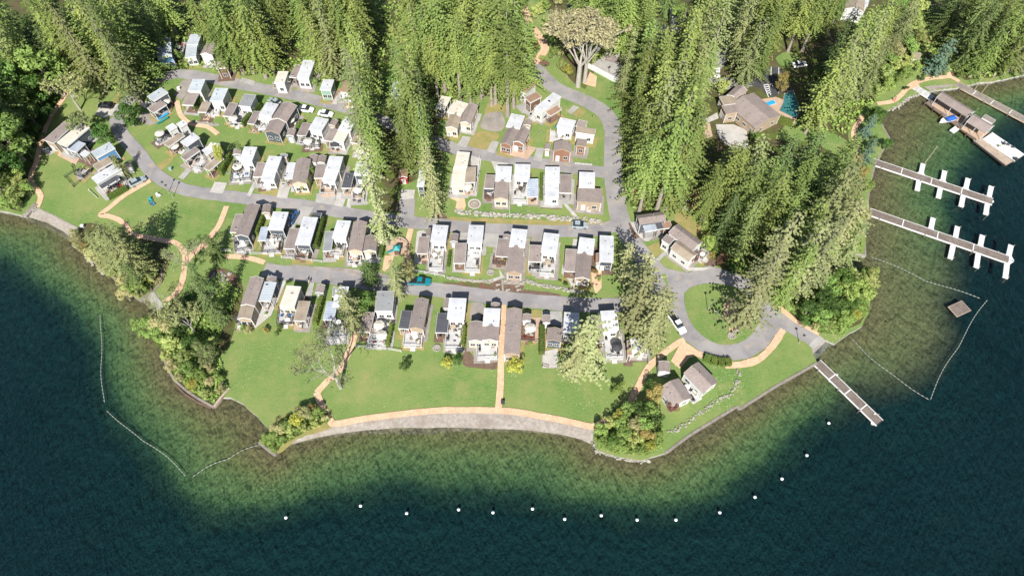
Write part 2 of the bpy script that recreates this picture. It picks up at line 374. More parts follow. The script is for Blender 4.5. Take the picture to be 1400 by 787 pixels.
def lakebed():
    xs = np.arange(-330, 331, 1.6); ys = np.arange(-60, 290, 1.6); X, Y = np.meshgrid(xs, ys); x = X.ravel(); y = Y.ravel()
    ds = segdist(x, y, SH); dd = segdist(x, y, DP)
    far = [Vector((2500, 4000, 0)), Vector((-2500, 4000, 0))]
    inl = inside(x, y, SH + far)
    ins = inside(x, y, DP + far)
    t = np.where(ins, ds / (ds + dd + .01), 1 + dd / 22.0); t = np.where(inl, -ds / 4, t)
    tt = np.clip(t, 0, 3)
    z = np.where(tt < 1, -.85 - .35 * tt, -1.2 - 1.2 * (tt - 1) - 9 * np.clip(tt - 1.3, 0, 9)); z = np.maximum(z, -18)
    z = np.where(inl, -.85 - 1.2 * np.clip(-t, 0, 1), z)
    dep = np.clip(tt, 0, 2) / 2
    nx, ny = len(xs), len(ys)
    idx = np.arange(nx * ny).reshape(ny, nx)
    fa = np.stack([idx[:-1, :-1].ravel(), idx[:-1, 1:].ravel(), idx[1:, 1:].ravel(), idx[1:, :-1].ravel()], 1)
    me = bpy.data.meshes.new('lake_bed'); me.from_pydata(np.stack([x, y, z], 1).tolist(), [], fa.tolist())
    q = P(1215, 430, -2); q2 = P(1150, 470, -1); sand = np.maximum(np.clip(1.15 - np.hypot(x - q.x, (y - q.y) * .9) / 30, 0, .9), np.clip(1.2 - np.hypot(x - q2.x, y - q2.y) / 12, 0, 1))
    sand = sand * np.clip((1.35 - tt) * 3, 0, 1)
    a2 = me.attributes.new('sand', 'FLOAT', 'POINT'); a2.data.foreach_set('value', sand.astype(np.float32))
    at = me.attributes.new('depth', 'FLOAT', 'POINT'); at.data.foreach_set('value', dep.astype(np.float32))
    me.polygons.foreach_set('use_smooth', [True] * len(me.polygons))
    m, nt, b = newmat('lake_bed'); L = nt.links.new
    a = N(nt, 'ShaderNodeAttribute', attribute_name='depth'); tc = N(nt, 'ShaderNodeTexCoord')
    def noise(sc, d, ro=.6):
        n = N(nt, 'ShaderNodeTexNoise'); n.inputs['Scale'].default_value = sc; n.inputs['Detail'].default_value = d; n.inputs['Roughness'].default_value = ro; L(tc.outputs['Object'], n.inputs['Vector']); return n.outputs['Fac']
    sb = N(nt, 'ShaderNodeMath', operation='MULTIPLY_ADD'); L(noise(.06, 6), sb.inputs[0]); sb.inputs[1].default_value = .22; sb.inputs[2].default_value = -.11
    s2 = N(nt, 'ShaderNodeMath', operation='MULTIPLY_ADD'); L(noise(.35, 5, .7), s2.inputs[0]); s2.inputs[1].default_value = .04; s2.inputs[2].default_value = -.02
    ad = N(nt, 'ShaderNodeMath', operation='ADD'); L(a.outputs['Fac'], ad.inputs[0]); L(sb.outputs[0], ad.inputs[1])
    ad2 = N(nt, 'ShaderNodeMath', operation='ADD'); L(ad.outputs[0], ad2.inputs[0]); L(s2.outputs[0], ad2.inputs[1])
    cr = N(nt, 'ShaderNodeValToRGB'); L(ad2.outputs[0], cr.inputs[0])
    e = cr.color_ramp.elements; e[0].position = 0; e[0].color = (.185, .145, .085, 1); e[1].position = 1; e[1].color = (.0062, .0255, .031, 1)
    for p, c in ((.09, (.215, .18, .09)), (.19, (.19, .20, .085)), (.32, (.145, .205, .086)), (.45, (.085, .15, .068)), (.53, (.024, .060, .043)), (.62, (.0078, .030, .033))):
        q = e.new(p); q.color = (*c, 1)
    # weeds
    w = N(nt, 'ShaderNodeMapRange'); w.inputs[1].default_value = .62; w.inputs[2].default_value = .74; L(noise(.11, 7, .68), w.inputs[0])
    wm = N(nt, 'ShaderNodeMath', operation='MULTIPLY'); L(w.outputs[0], wm.inputs[0]); wm.inputs[1].default_value = .32
    mx = N(nt, 'ShaderNodeMix', data_type='RGBA'); L(wm.outputs[0], mx.inputs[0]); sa = N(nt, 'ShaderNodeAttribute', attribute_name='sand'); sm = N(nt, 'ShaderNodeMath', operation='MULTIPLY'); L(sa.outputs['Fac'], sm.inputs[0]); sm.inputs[1].default_value = .8; sx = N(nt, 'ShaderNodeMix', data_type='RGBA'); L(sm.outputs[0], sx.inputs[0]); L(cr.outputs[0], sx.inputs[6]); sx.inputs[7].default_value = (.21, .19, .095, 1); L(sx.outputs[2], mx.inputs[6]); mx.inputs[7].default_value = (.022, .042, .026, 1)
    # finer ripple ridges of sand and weed, plus caustic light put into the colour
    g = N(nt, 'ShaderNodeMapRange'); g.inputs[1].default_value = .3; g.inputs[2].default_value = .7; g.inputs[3].default_value = .94; g.inputs[4].default_value = 1.05; mq = N(nt, 'ShaderNodeMapping'); mq.inputs['Rotation'].default_value = (0, 0, rad(35)); mq.inputs['Scale'].default_value = (1, .3, 1); L(tc.outputs['Object'], mq.inputs[0]); nq = N(nt, 'ShaderNodeTexNoise'); nq.inputs['Scale'].default_value = 1.3; nq.inputs['Detail'].default_value = 3; L(mq.outputs[0], nq.inputs['Vector']); L(nq.outputs['Fac'], g.inputs[0])
    hs = N(nt, 'ShaderNodeHueSaturation'); L(mx.outputs[2], hs.inputs['Color']); L(g.outputs[0], hs.inputs['Value'])
    L(hs.outputs[0], b.inputs['Base Color']); b.inputs['Roughness'].default_value = 1; b.inputs['Specular IOR Level'].default_value = 0
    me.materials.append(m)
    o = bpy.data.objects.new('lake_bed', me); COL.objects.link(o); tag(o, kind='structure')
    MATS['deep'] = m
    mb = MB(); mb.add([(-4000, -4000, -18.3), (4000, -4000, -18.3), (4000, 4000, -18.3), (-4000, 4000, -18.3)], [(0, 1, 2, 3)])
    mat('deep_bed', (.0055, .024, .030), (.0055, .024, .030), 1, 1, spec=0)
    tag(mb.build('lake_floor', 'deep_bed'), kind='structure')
lakebed()
def water():
    m = bpy.data.materials.new('water'); m.use_nodes = True; nt = m.node_tree; L = nt.links.new
    nt.nodes.remove(nt.nodes['Principled BSDF'])
    tr = N(nt, 'ShaderNodeBsdfTransparent'); tr.inputs[0].default_value = (.88, .96, .94, 1)
    gl = N(nt, 'ShaderNodeBsdfGlossy'); gl.inputs['Roughness'].default_value = .12
    fr = N(nt, 'ShaderNodeFresnel'); fr.inputs['IOR'].default_value = 1.33
    tc = N(nt, 'ShaderNodeTexCoord'); mp = N(nt, 'ShaderNodeMapping'); mp.inputs['Rotation'].default_value = (0, 0, rad(-35)); mp.inputs['Scale'].default_value = (1, .35, 1); L(tc.outputs['Object'], mp.inputs[0])
    n = N(nt, 'ShaderNodeTexNoise'); n.inputs['Scale'].default_value = .9; n.inputs['Detail'].default_value = 5; n.inputs['Roughness'].default_value = .6; L(mp.outputs[0], n.inputs['Vector'])
    bp = N(nt, 'ShaderNodeBump'); bp.inputs['Distance'].default_value = .42; bp.inputs['Strength'].default_value = .9; L(n.outputs['Fac'], bp.inputs['Height'])
    L(bp.outputs[0], gl.inputs['Normal']); L(bp.outputs[0], fr.inputs['Normal'])
    ms = N(nt, 'ShaderNodeMixShader'); L(fr.outputs[0], ms.inputs[0]); L(tr.outputs[0], ms.inputs[1]); L(gl.outputs[0], ms.inputs[2]); L(ms.outputs[0], nt.nodes['Material Output'].inputs['Surface'])
    MATS['water'] = m
    mb = MB(); mb.add([(-4000, -4000, -.5), (4000, -4000, -.5), (4000, 4000, -.5), (-4000, 4000, -.5)], [(0, 1, 2, 3)])
    tag(mb.build('lake_water', 'water'), kind='structure')
water()
for k, (top, bot) in BEACHES.items():
    a = catmull([P(x, y) for x, y in top], 3); b = catmull([P(x, y, -.5) for x, y in bot], 3); n = min(len(a), len(b)); mb = MB(); vs = []; fs = []
    for i in range(n):
        d = (b[i] - a[i]); d.z = 0; d.normalize()
        j = R.uniform(-.2, .2)
        q0 = a[i] - d * .4; q1 = b[i] + d * (j); q2 = b[i] + d * 2.2
        vs += [(q0.x, q0.y, .045), (a[i].x, a[i].y, .04), (q1.x, q1.y, -.5), (q2.x, q2.y, -1.25)]
        if i:
            o = 4 * i
            fs += [(o - 4 + c, o - 3 + c, o + 1 + c, o + c) for c in range(3)]
    mb.add(vs, fs); mb.mi = [1 if i % 3 == 2 else 0 for i in range(len(fs))]; tag(mb.build('beach', ['beach_gravel', 'wet_gravel']), kind='structure')
# ------------------------------------------------------------------ roads and paths
strip('road', 'asphalt', FP((158, 160), (172, 142), (188, 127), (212, 110), (240, 102), (265, 103), (300, 110), (345, 119), (400, 130), (450, 142), (500, 157), (560, 180), (620, 203), (680, 215), (740, 224), (790, 231), (842, 238)), 4.1, .03)
strip('road', 'asphalt', FP((158, 160), (166, 183), (187, 207), (205, 231), (226, 248), (255, 260), (300, 267), (350, 273), (400, 279), (450, 287), (500, 296), (550, 303), (600, 307), (660, 313), (740, 316), (815, 315), (852, 303)), 3.9, .032)
strip('road', 'asphalt', FP((726, 88), (742, 105), (762, 122), (790, 134), (815, 146), (831, 160), (838, 180), (838, 205), (838, 235), (841, 262), (845, 290), (855, 315), (872, 342), (893, 368), (905, 385)), 5.0, .034)
strip('road', 'asphalt', FP((361, 368), (400, 374.5), (450, 379), (500, 386), (550, 392), (600, 396.5), (650, 403), (692, 408), (743, 413), (800, 417), (850, 416), (885, 400), (905, 385)), 4.0, .036)
strip('road', 'asphalt', FP((557, 302), (556, 285), (557, 272)), 4.0, .038)
sheet('road', 'asphalt', FP((884, 352), (900, 361), (915, 368), (941, 373), (970, 363), (1000, 372), (1030, 385), (1050, 402), (1059, 418), (1084, 438), (1119, 459), (1107, 472), (1074, 452), (1063, 453), (1047, 476), (1023, 490), (998, 493), (960, 482), (931, 461), (917, 430), (900, 408), (886, 385), (874, 350)), .04, amp=.05)
sheet('road', 'asphalt', FP((850, 300), (878, 335), (893, 350), (906, 362), (908, 402), (893, 404), (876, 372), (862, 340)), .04, amp=.05)
def ell(cx, cy, rx, ry, n=20, ph=0):
    return [(cx + rx * math.cos(2 * math.pi * i / n + ph), cy + ry * math.sin(2 * math.pi * i / n + ph)) for i in range(n)]
sheet('island_lawn', 'lawn', FP((935, 402), (945, 393), (965, 388), (990, 389), (1015, 397), (1033, 412), (1038, 432), (1032, 451), (1018, 465), (1000, 471), (980, 470), (960, 459), (945, 442), (937, 422)), .18, smooth=True, amp=.05)
for c in ((1000, 425, 12, 17), (1003, 449, 7, 5)): sheet('bark_bed', 'gravel_path', FP(*ell(*c, 12)), .23, amp=.2)
# forest and drive up north
strip('dirt_track', 'gravel_path', FP((690, -20), (715, 10), (723, 32), (737, 50), (745, 66), (738, 78), (728, 88)), 2.6, .03)
strip('dirt_track', 'gravel_path', FP((711, 45), (718, 62), (724, 76), (728, 88)), 2.2, .03)
strip('road', 'asphalt', FP((1010, 60), (985, 80), (970, 100), (985, 115), (1030, 110)), 5, .03)
sheet('driveway', 'asphalt', world_poly(E1, [(285, 200), (340, 170), (390, 225), (470, 300), (440, 370), (390, 385), (280, 420), (255, 450), (240, 380), (300, 300)]), .035)
sheet('car_park', 'asphalt_dark', world_poly(K8, [(470, 215), (620, 120), (790, 15), (900, 15), (990, 130), (1060, 290), (900, 330), (820, 370), (730, 330), (690, 270), (600, 240)]), .035)
mb = MB()
for i in range(5):
    a = P(*K8(715 + i * 12, 232 + i * 24)); b = P(*K8(770 + i * 8, 225 + i * 24)); d = (b - a).normalized() * 1; q = Vector((-d.y, d.x, 0)) * .18
    mb.add([(a + q), (a - q), (b - q), (b + q)], [(0, 1, 2, 3)])
for x0, y0, x1, y1 in ((805, 20, 803, 118), (893, 25, 895, 115), (715, 225, 775, 375), (775, 225, 800, 350), (790, 225, 820, 222), (820, 222, 822, 245)):
    a = P(*K8(x0, y0)); b = P(*K8(x1, y1)); d = (b - a).normalized(); q = Vector((-d.y, d.x, 0)) * .12
    mb.add([(a + q), (a - q), (b - q), (b + q)], [(0, 1, 2, 3)])
o = mb.build('parking_markings', 'white_paint'); o.location.z = .2; tag(o, kind='structure')
sheet('sport_court', 'concrete', world_poly(G8, [(840, 490), (1060, 540), (1150, 560), (1030, 740), (960, 705), (690, 605)]), .04, amp=.02)
sheet('sport_court', 'roof_brown', world_poly(G8, [(845, 495), (1050, 545), (1010, 600), (830, 545)]), .05, amp=.1)
GP = lambda *p: strip('gravel_path', 'gravel_path', FP(*p), 1.45, .05)
GP((103, 92), (97, 108), (90, 130), (76, 150), (63, 175), (55, 200), (50, 222), (43, 238), (43, 250), (52, 261), (56, 270), (51, 284))
GP((206, 247), (173, 266), (150, 284), (138, 294), (150, 296), (163, 301), (172, 309), (180, 320), (203, 325), (230, 330), (243, 334), (252, 345), (253, 361), (249, 386), (240, 402), (224, 414))
GP((310, 282), (304, 298), (297, 312), (279, 333), (263, 348), (254, 360))
GP((279, 333), (287, 341), (298, 350), (324, 351), (345, 354), (362, 359))
GP((433, 536), (437, 547), (443, 560), (452, 576), (458, 579), (478, 576), (499, 572), (530, 568), (565, 564), (600, 561), (631, 560.5), (681, 561), (714, 564), (740, 569), (763, 573), (790, 579), (811, 583), (828, 576), (843, 568), (856, 560), (861, 552), (866, 540), (872, 530), (879, 515), (887, 502), (900, 489), (913, 479), (928, 468), (936, 465))
GP((433, 537), (445, 524), (458, 512), (468, 500), (477, 481), (484, 464), (487, 452))
GP((681, 561), (684, 530), (685, 500), (687, 450), (688, 417))
GP((991, 500), (1010, 499), (1028, 496), (1044, 486), (1057, 471), (1064, 460), (1071, 451))
GP((1199, 142), (1210, 141), (1222, 138), (1232, 130), (1240, 121), (1250, 114), (1270, 108), (1290, 106), (1300, 106), (1311, 112))
GP((1299, 106), (1295, 96), (1297, 84))
GP((1180, 158), (1174, 168), (1168, 177), (1167, 190), (1172, 203), (1168, 212))
GP((242, 138), (245, 152), (250, 161), (262, 170), (284, 174), (298, 184))
GP((562, 313), (557, 335), (556, 345), (559, 356), (556, 365))
sheet('driveway', 'gravel_path', world_poly(E4, [(455, 325), (595, 405), (600, 450), (545, 425), (500, 440), (440, 512), (378, 460)]), .055)
sheet('gravel_verge', 'gravel_path', FP((985, 497), (1012, 494), (1035, 487), (1052, 474), (1063, 455), (1073, 450), (1070, 462), (1060, 476), (1045, 489), (1025, 498), (1000, 500)), .052)
sheet('boat_ramp', 'concrete', FP((1105, 472), (1119, 458), (1126, 463), (1112, 478)), .06)
mb = MB(); a = [P(1107, 473), P(1120, 461), P(1143, 469, -1.1), P(1117, 495, -1.1)]
mb.add([(a[0].x, a[0].y, .05), (a[1].x, a[1].y, .05), (a[2].x, a[2].y, -1.1), (a[3].x, a[3].y, -1.1)], [(0, 1, 2, 3)]); tag(mb.build('boat_ramp', 'gravel_grey'), kind='structure')
# pads, drives, beds: tile, material, polygon
PADS = [
 (Dt, 'concrete_light', [(470, 290), (520, 265), (600, 262), (560, 330), (520, 358), (440, 330)]), (A2, 'concrete', [(500, 525), (590, 550), (570, 580), (480, 550)]),
 (K1, 'concrete_light', [(930, 195), (1000, 130), (1030, 140), (1000, 210)]), (K1, 'roof_rust', [(930, 190), (990, 90), (1030, 90), (960, 200)]), (K1, 'gravel_path', [(1075, 235), (1115, 170), (1140, 180), (1100, 245)]),
 (Dt, 'gravel_grey', [(975, 195), (1030, 100), (1090, 90), (1060, 190), (1020, 230)]), (Vt, 'concrete', [(640, 787), (735, 690), (780, 710), (700, 810)]), (Vt, 'dry_grass', [(380, 680), (520, 590), (590, 600), (430, 730)]),
 (Z6, 'concrete_light', [(-40, 430), (70, 440), (30, 530), (-80, 520)]), (Z6, 'concrete_light', [(295, 430), (325, 440), (265, 555), (235, 545)]), (Z6, 'concrete_light', [(525, 430), (615, 440), (580, 575), (490, 565)]),
 (Z6, 'concrete', [(830, 530), (990, 545), (990, 635), (820, 605)]), (Z6, 'concrete_light', [(1010, 520), (1095, 530), (1055, 645), (980, 632)]), (Z6, 'concrete_light', [(1105, 535), (1145, 540), (1120, 655), (1085, 645)]),
 (Z6, 'dry_grass', [(365, 500), (490, 505), (480, 565), (355, 550)]),
 (Q3, 'concrete', [(545, 160), (640, 165), (560, 290), (500, 270)]), (Q5, 'concrete_light', [(370, 165), (405, 165), (300, 400), (200, 480), (170, 490), (240, 370), (260, 330)]), (Q5, 'concrete', [(560, 180), (590, 180), (570, 290), (530, 270)]),
 (Q3, 'gravel_grey', [(400, 560), (600, 555), (1000, 625), (1000, 640), (600, 590), (390, 575)]),
 (Q4, 'concrete_light', [(50, 180), (110, 180), (80, 400), (30, 390)]), (Q4, 'concrete', [(320, 190), (385, 190), (385, 260), (310, 250)]), (Q4, 'concrete', [(510, 190), (625, 200), (590, 290), (510, 280)]),
 (Q4, 'gravel_grey', [(825, 210), (890, 210), (885, 270), (820, 265)]), (Q4, 'concrete_light', [(1100, 230), (1130, 232), (1120, 300), (1090, 300)]), (Q4, 'bark_mulch', [(545, 525), (600, 505), (690, 500), (770, 515), (765, 560), (735, 605), (640, 600), (560, 585)]),
 (Q4, 'concrete_light', [(600, 430), (640, 490), (560, 520), (430, 520), (250, 490), (250, 480), (430, 508), (540, 505), (610, 480)]), (Q4, 'concrete_light', [(1030, 400), (1050, 460), (1095, 500), (1110, 560), (1090, 560), (1070, 510), (1020, 460)]),
 (Q6, 'gravel_grey', [(240, 180), (325, 180), (325, 265), (240, 260)]), (Q6, 'bark_mulch', [(225, 425), (260, 460), (300, 495), (405, 505), (400, 545), (300, 540), (215, 520)]), (Q6, 'concrete', [(655, 225), (760, 225), (770, 310), (650, 300)]),
 (Q6, 'concrete_light', [(655, 450), (740, 430), (740, 540), (655, 540)]), (Q6, 'deck_tan', [(590, 260), (650, 260), (640, 400), (540, 395), (545, 380), (610, 380)]),
 (K4, 'gravel_grey', [(520, 350), (640, 330), (680, 380), (690, 450), (640, 500), (540, 490), (480, 460), (490, 400)]), (K4, 'dry_grass', [(540, 260), (680, 270), (700, 340), (640, 330), (520, 350)]), (K4, 'dry_grass', [(420, 500), (640, 520), (560, 640), (500, 670), (370, 620)]),
 (K4, 'concrete', [(580, 580), (640, 590), (600, 690), (530, 670)]), (K4, 'deck_tan', [(640, 660), (780, 600), (960, 640), (880, 740), (710, 700)]), (K4, 'concrete', [(960, 640), (1025, 645), (1000, 760), (930, 745)]), (K4, 'concrete', [(330, 540), (400, 550), (360, 640), (280, 620)]),
 (K5, 'deck_grey', [(120, 210), (260, 160), (340, 240), (260, 290), (190, 290)]), (K5, 'concrete', [(690, 270), (760, 200), (830, 220), (740, 300)]), (K5, 'dry_grass', [(760, 290), (830, 230), (900, 250), (840, 330)]),
 (Q2, 'concrete_light', [(310, 160), (385, 185), (350, 425), (200, 415), (180, 390), (330, 390)]), (Q2, 'concrete_light', [(450, 200), (570, 215), (480, 280)]), (Q2, 'dry_grass', [(190, 570), (1200, 620), (1180, 650), (900, 655), (200, 610)]), (Q2, 'concrete_light', [(915, 465), (940, 465), (1035, 575), (1005, 575)]),
 (Q2, 'bark_mulch', [(75, 560), (110, 545), (145, 565), (150, 590), (110, 607), (70, 595)]), (Q2, 'gravel_path', [(150, 440), (270, 440), (280, 500), (270, 530), (210, 520), (220, 470)]), (Q2, 'concrete_light', ell(338, 488, 45, 35, 14)), (Q2, 'roof_rust', ell(338, 488, 34, 26, 12)),
 (Q4, 'dry_grass', [(250, 90), (900, 105), (1290, 120), (1250, 150), (800, 145), (300, 125), (230, 120)]), (Q4, 'bark_mulch', [(165, 75), (240, 75), (250, 100), (200, 118), (160, 105)]),
 (Q4, 'red_earth', [(230, 520), (520, 530), (560, 580), (250, 545)]), (Q4, 'bark_mulch', [(770, 570), (1000, 600), (980, 620), (770, 600)]), (Q4, 'gravel_path', [(1220, 430), (1290, 430), (1290, 560), (1250, 600), (1225, 520)]),
 (K6, 'gravel_path', [(600, 560), (680, 560), (660, 640), (600, 700), (580, 680)]), (K6, 'concrete_light', [(740, 0), (860, 0), (850, 75), (735, 85)]), (K6, 'concrete_light', [(890, 345), (940, 345), (900, 600), (860, 600), (880, 430)]),
 (K6, 'gravel_grey', [(0, 650), (250, 665), (500, 700), (620, 720), (610, 745), (300, 705), (0, 690)]),
 (K7, 'concrete_light', [(10, 430), (90, 430), (170, 560), (210, 640), (230, 695), (150, 640), (60, 540)]), (K7, 'concrete_light', [(170, 560), (470, 540), (480, 600), (330, 620), (260, 690), (215, 690)]), (E3, 'dry_grass', [(440, 120), (540, 200), (640, 300), (600, 340), (440, 230), (400, 170)]), (E3, 'asphalt', [(440, 60), (490, 0), (500, 60), (500, 140), (440, 120)]),
 (E3, 'dry_grass', [(220, 380), (310, 350), (340, 400), (270, 450), (225, 430)]), (E3, 'concrete_light', [(310, 350), (340, 340), (390, 420), (500, 520), (660, 520), (600, 540), (500, 545), (360, 440)]), (E3, 'concrete', [(340, 405), (365, 410), (300, 480), (275, 465)]), (E3, 'bark_mulch', [(590, 420), (690, 460), (680, 510), (600, 500)]),
 (G3, 'red_earth', [(1020, 450), (1100, 425), (1180, 460), (1210, 520), (1180, 620), (1060, 640), (1000, 560)]), (G3, 'red_earth', [(600, 430), (650, 390), (700, 400), (700, 500), (640, 570), (560, 580), (560, 500)]), (G3, 'forest_floor', [(880, 620), (1050, 560), (1230, 500), (1180, 787), (900, 800), (760, 760)]),
 (G4, 'forest_floor', [(230, 120), (430, 0), (580, 20), (560, 160), (520, 260), (440, 330), (530, 425), (465, 505), (390, 460), (290, 380), (240, 270), (190, 220)]), (G4, 'gravel_path', [(410, 340), (440, 330), (530, 420), (520, 430), (430, 380)]), (G4, 'dry_grass', [(700, 670), (760, 560), (960, 510), (1000, 600), (850, 650), (760, 720)]), 
 (G2, 'forest_floor', [(500, 460), (580, 370), (700, 390), (850, 450), (1000, 470), (1130, 520), (1100, 620), (1090, 760), (900, 800), (700, 680), (560, 540)]), (Dt, 'dry_grass', [(510, 210), (600, 190), (640, 220), (590, 265), (510, 235)]),
 (A2, 'dry_grass', [(330, 510), (430, 470), (480, 500), (470, 545), (380, 530)]), (A2, 'dry_grass', [(690, 580), (760, 540), (760, 610), (700, 610)]), (A2, 'dry_grass', [(800, 620), (900, 600), (960, 640), (900, 670)]),
 (K1, 'dry_grass', [(700, 300), (740, 330), (700, 470), (660, 480)]), (Vt, 'gravel_grey', [(210, 170), (280, 110), (400, 130), (440, 200), (340, 240), (250, 200)]), (Vt, 'gravel_grey', [(800, 200), (1040, 220), (1050, 250), (820, 235)]),
 (E6, 'gravel_path', [(440, 180), (530, 130), (560, 160), (480, 190)]), (E6, 'beach_gravel', [(590, 170), (640, 160), (810, 150), (840, 160), (700, 185), (640, 200)]), (E5, 'red_earth', [(660, 480), (860, 440), (900, 350), (960, 340), (960, 450), (900, 520), (800, 530)]),
 (E5, 'red_earth', [(640, 100), (680, 30), (720, 200), (780, 280), (720, 290), (670, 200)]), (E2, 'concrete_light', [(580, 180), (690, 120), (700, 160), (600, 200)]), (E2, 'deck_tan', [(590, 190), (640, 190), (660, 280), (600, 300)]), (E2, 'concrete_light', [(680, 200), (800, 200), (890, 240), (900, 360), (800, 370), (700, 290)]),
 (E2, 'asphalt', [(440, 660), (500, 620), (500, 760), (440, 740)]), (G8, 'red_earth', [(150, 480), (330, 560), (300, 600), (150, 560)]), (G8, 'gravel_path', [(700, 650), (760, 690), (750, 787), (650, 760)]),
 (E3, 'gravel_path', [(1060, 740), (1110, 700), (1130, 787), (1060, 787)]), (E4, 'gravel_path', [(1060, 60), (1110, 70), (1220, 180), (1377, 270), (1370, 290), (1200, 195), (1080, 100)]),
 (G3, 'concrete', [(600, 625), (640, 580), (700, 665), (735, 745), (700, 750), (660, 680)]), (Q6, 'dry_grass', [(540, 220), (650, 220), (650, 260), (545, 260)]),
 (K3, 'deck_tan', [(260, 470), (360, 470), (445, 520), (400, 600), (340, 570), (245, 520)]), (K3, 'concrete', [(100, 470), (160, 440), (230, 490), (170, 520)]), (G1, 'gravel_grey', [(880, 640), (990, 590), (1010, 625), (900, 690)]),
]
for i, (T, mt, poly) in enumerate(PADS):
    nm = {'concrete': 'driveway', 'concrete_light': 'driveway', 'dry_grass': 'dry_grass', 'bark_mulch': 'planting_bed', 'red_earth': 'bare_earth', 'forest_floor': 'forest_floor', 'asphalt': 'road'}.get(mt, 'paving')
    natural = mt in ('dry_grass', 'bark_mulch', 'red_earth', 'forest_floor', 'gravel_grey')
    sheet(nm, mt, world_poly(T, poly), .012 if natural else .045, smooth=natural, amp=.3 if natural else .03, step=1.0)
# woodland floors
for poly in [
    [(-400, 300), (-60, 300), (0, 285), (30, 290), (36, 270), (40, 235), (52, 190), (80, 140), (100, 90), (140, 118), (180, 128), (215, 105), (240, 96), (275, 92), (300, 98), (340, 104), (400, 100), (440, 112), (500, 112), (520, 135), (545, 140), (600, 150), (650, 130), (700, 140), (722, 95), (715, 50), (680, -30), (-500, -60)],
    [(540, 140), (520, 160), (500, 200), (495, 240), (520, 290), (545, 290), (548, 250), (600, 240), (600, 140)],
    [(745, 20), (760, 60), (765, 95), (800, 122), (812, 90), (826, 70), (880, 70), (900, 70), (930, 75), (915, 110), (860, 110), (850, 150), (850, 250), (868, 290), (905, 290), (925, 255), (940, 290), (960, 310), (972, 360), (1010, 375), (1045, 395), (1065, 420), (1120, 455), (1150, 458), (1183, 430), (1183, 378), (1160, 372), (1160, 345), (1178, 345), (1180, 290), (1180, 240), (1190, 215), (1160, 205), (1160, 165), (1190, 145), (1230, 110), (1290, 90), (1320, 110), (1390, 98), (1500, 80), (2000, -50), (720, -50)]]:
    sheet('forest_floor', 'forest_floor', FP(*poly), .008, amp=.9, step=2.5)
for poly in [  # grassy openings inside the woods
    [(518, 122), (526, 85), (538, 45), (556, 28), (568, 38), (558, 80), (552, 122)], [(98, 105), (125, 108), (145, 122), (160, 128), (142, 145), (120, 140), (98, 135)],
    [(1060, 80), (1072, 72), (1090, 75), (1088, 88), (1068, 90)], [(1196, 100), (1220, 88), (1250, 95), (1262, 100), (1240, 115), (1220, 132), (1198, 136)], [(845, 110), (855, 100), (862, 120), (858, 138), (845, 130)],
    [(1085, 165), (1120, 175), (1160, 195), (1150, 215), (1110, 195), (1060, 190)], [(1165, 20), (1210, 25), (1215, 40), (1170, 45)], [(730, 20), (745, 10), (765, 60), (760, 90), (742, 50)],
    [(1172, 205), (1185, 175), (1205, 172), (1210, 190), (1198, 215)], [(1150, 290), (1186, 262), (1184, 300), (1181, 348), (1163, 343)], [(1150, 215), (1168, 205), (1195, 218), (1187, 255), (1175, 270), (1150, 250)], [(915, 395), (910, 375), (905, 378)]]:
    sheet('meadow', 'lawn', FP(*poly), .03, smooth=True, amp=.5)
sheet('meadow', 'lawn', world_poly(G8, [(700, 665), (720, 660), (890, 730), (870, 780), (890, 900), (790, 880), (760, 787)]), .05)
# ------------------------------------------------------------------ homes
ROOFMAT = {'W': 'roof_white', 'C': 'roof_cream', 'B': 'roof_brown', 'R': 'roof_rust', 'T': 'roof_tan', 'G': 'roof_grey', 'K': 'roof_dark', 'M': 'roof_metal', 'X': 'roof_glass'}
DECKMAT = {'w': 'deck_white', 't': 'deck_tan', 'g': 'deck_grey', 'b': 'deck_brown'}
def rect(T, xa, ya, xb, yb, w, z):
    """centre, angle of the axis, length, width in metres of the rectangle with axis A>B and a cut of w picture units"""
    a = P(*T(xa, ya), z); b = P(*T(xb, yb), z); d = (b - a); L_ = d.length; u = d.normalized(); n = Vector((-u.y, u.x, 0)); m = ((xa + xb) / 2, (ya + yb) / 2)
    c0 = P(*T(*m), z); c1 = P(*T(m[0] + w, m[1]), z) if w > 0 else P(*T(m[0], m[1] - w), z)
    W = abs((c1 - c0).dot(n)); c = (a + b) / 2
    return Vector((c.x, c.y, 0)), math.atan2(u.y, u.x), L_, W
_win = {}
def winmesh(w, h, fr='white_paint'):
    k = (round(w, 1), round(h, 1), fr)
    if k not in _win:
        a = MB(); t = .07
        a.box(-w / 2, -.03, -h / 2, -w / 2 + t, .05, h / 2); a.box(w / 2 - t, -.03, -h / 2, w / 2, .05, h / 2)
        a.box(-w / 2 + t, -.03, h / 2 - t, w / 2 - t, .05, h / 2); a.box(-w / 2 + t, -.03, -h / 2, w / 2 - t, .06, -h / 2 + t); a.box(-.025, -.02, -h / 2 + t, .025, .03, h / 2 - t)
        p = MB(); p.box(-w / 2 + t, -.02, -h / 2 + t, w / 2 - t, .015, h / 2 - t)
        _win[k] = (a.mesh('window', fr), p.mesh('pane', 'glass_dark'))
    return _win[k]
_door = MB(); _door.box(-.45, -.02, 0, .45, .05, 2.0); _door.box(-.52, -.02, 0, -.45, .07, 2.06); _door.box(.45, -.02, 0, .52, .07, 2.06); _door.box(-.45, -.02, 2.0, .45, .07, 2.06)
DOOR = {k: _door.mesh('door', k) for k in ('white_paint', 'wall_slate', 'wall_brown')}
_h = MB(); _h.tube((.36, .05, 1.0), (.36, .12, 1.0), .03, .03, 6); HANDLE = _h.mesh('handle', 'steel')
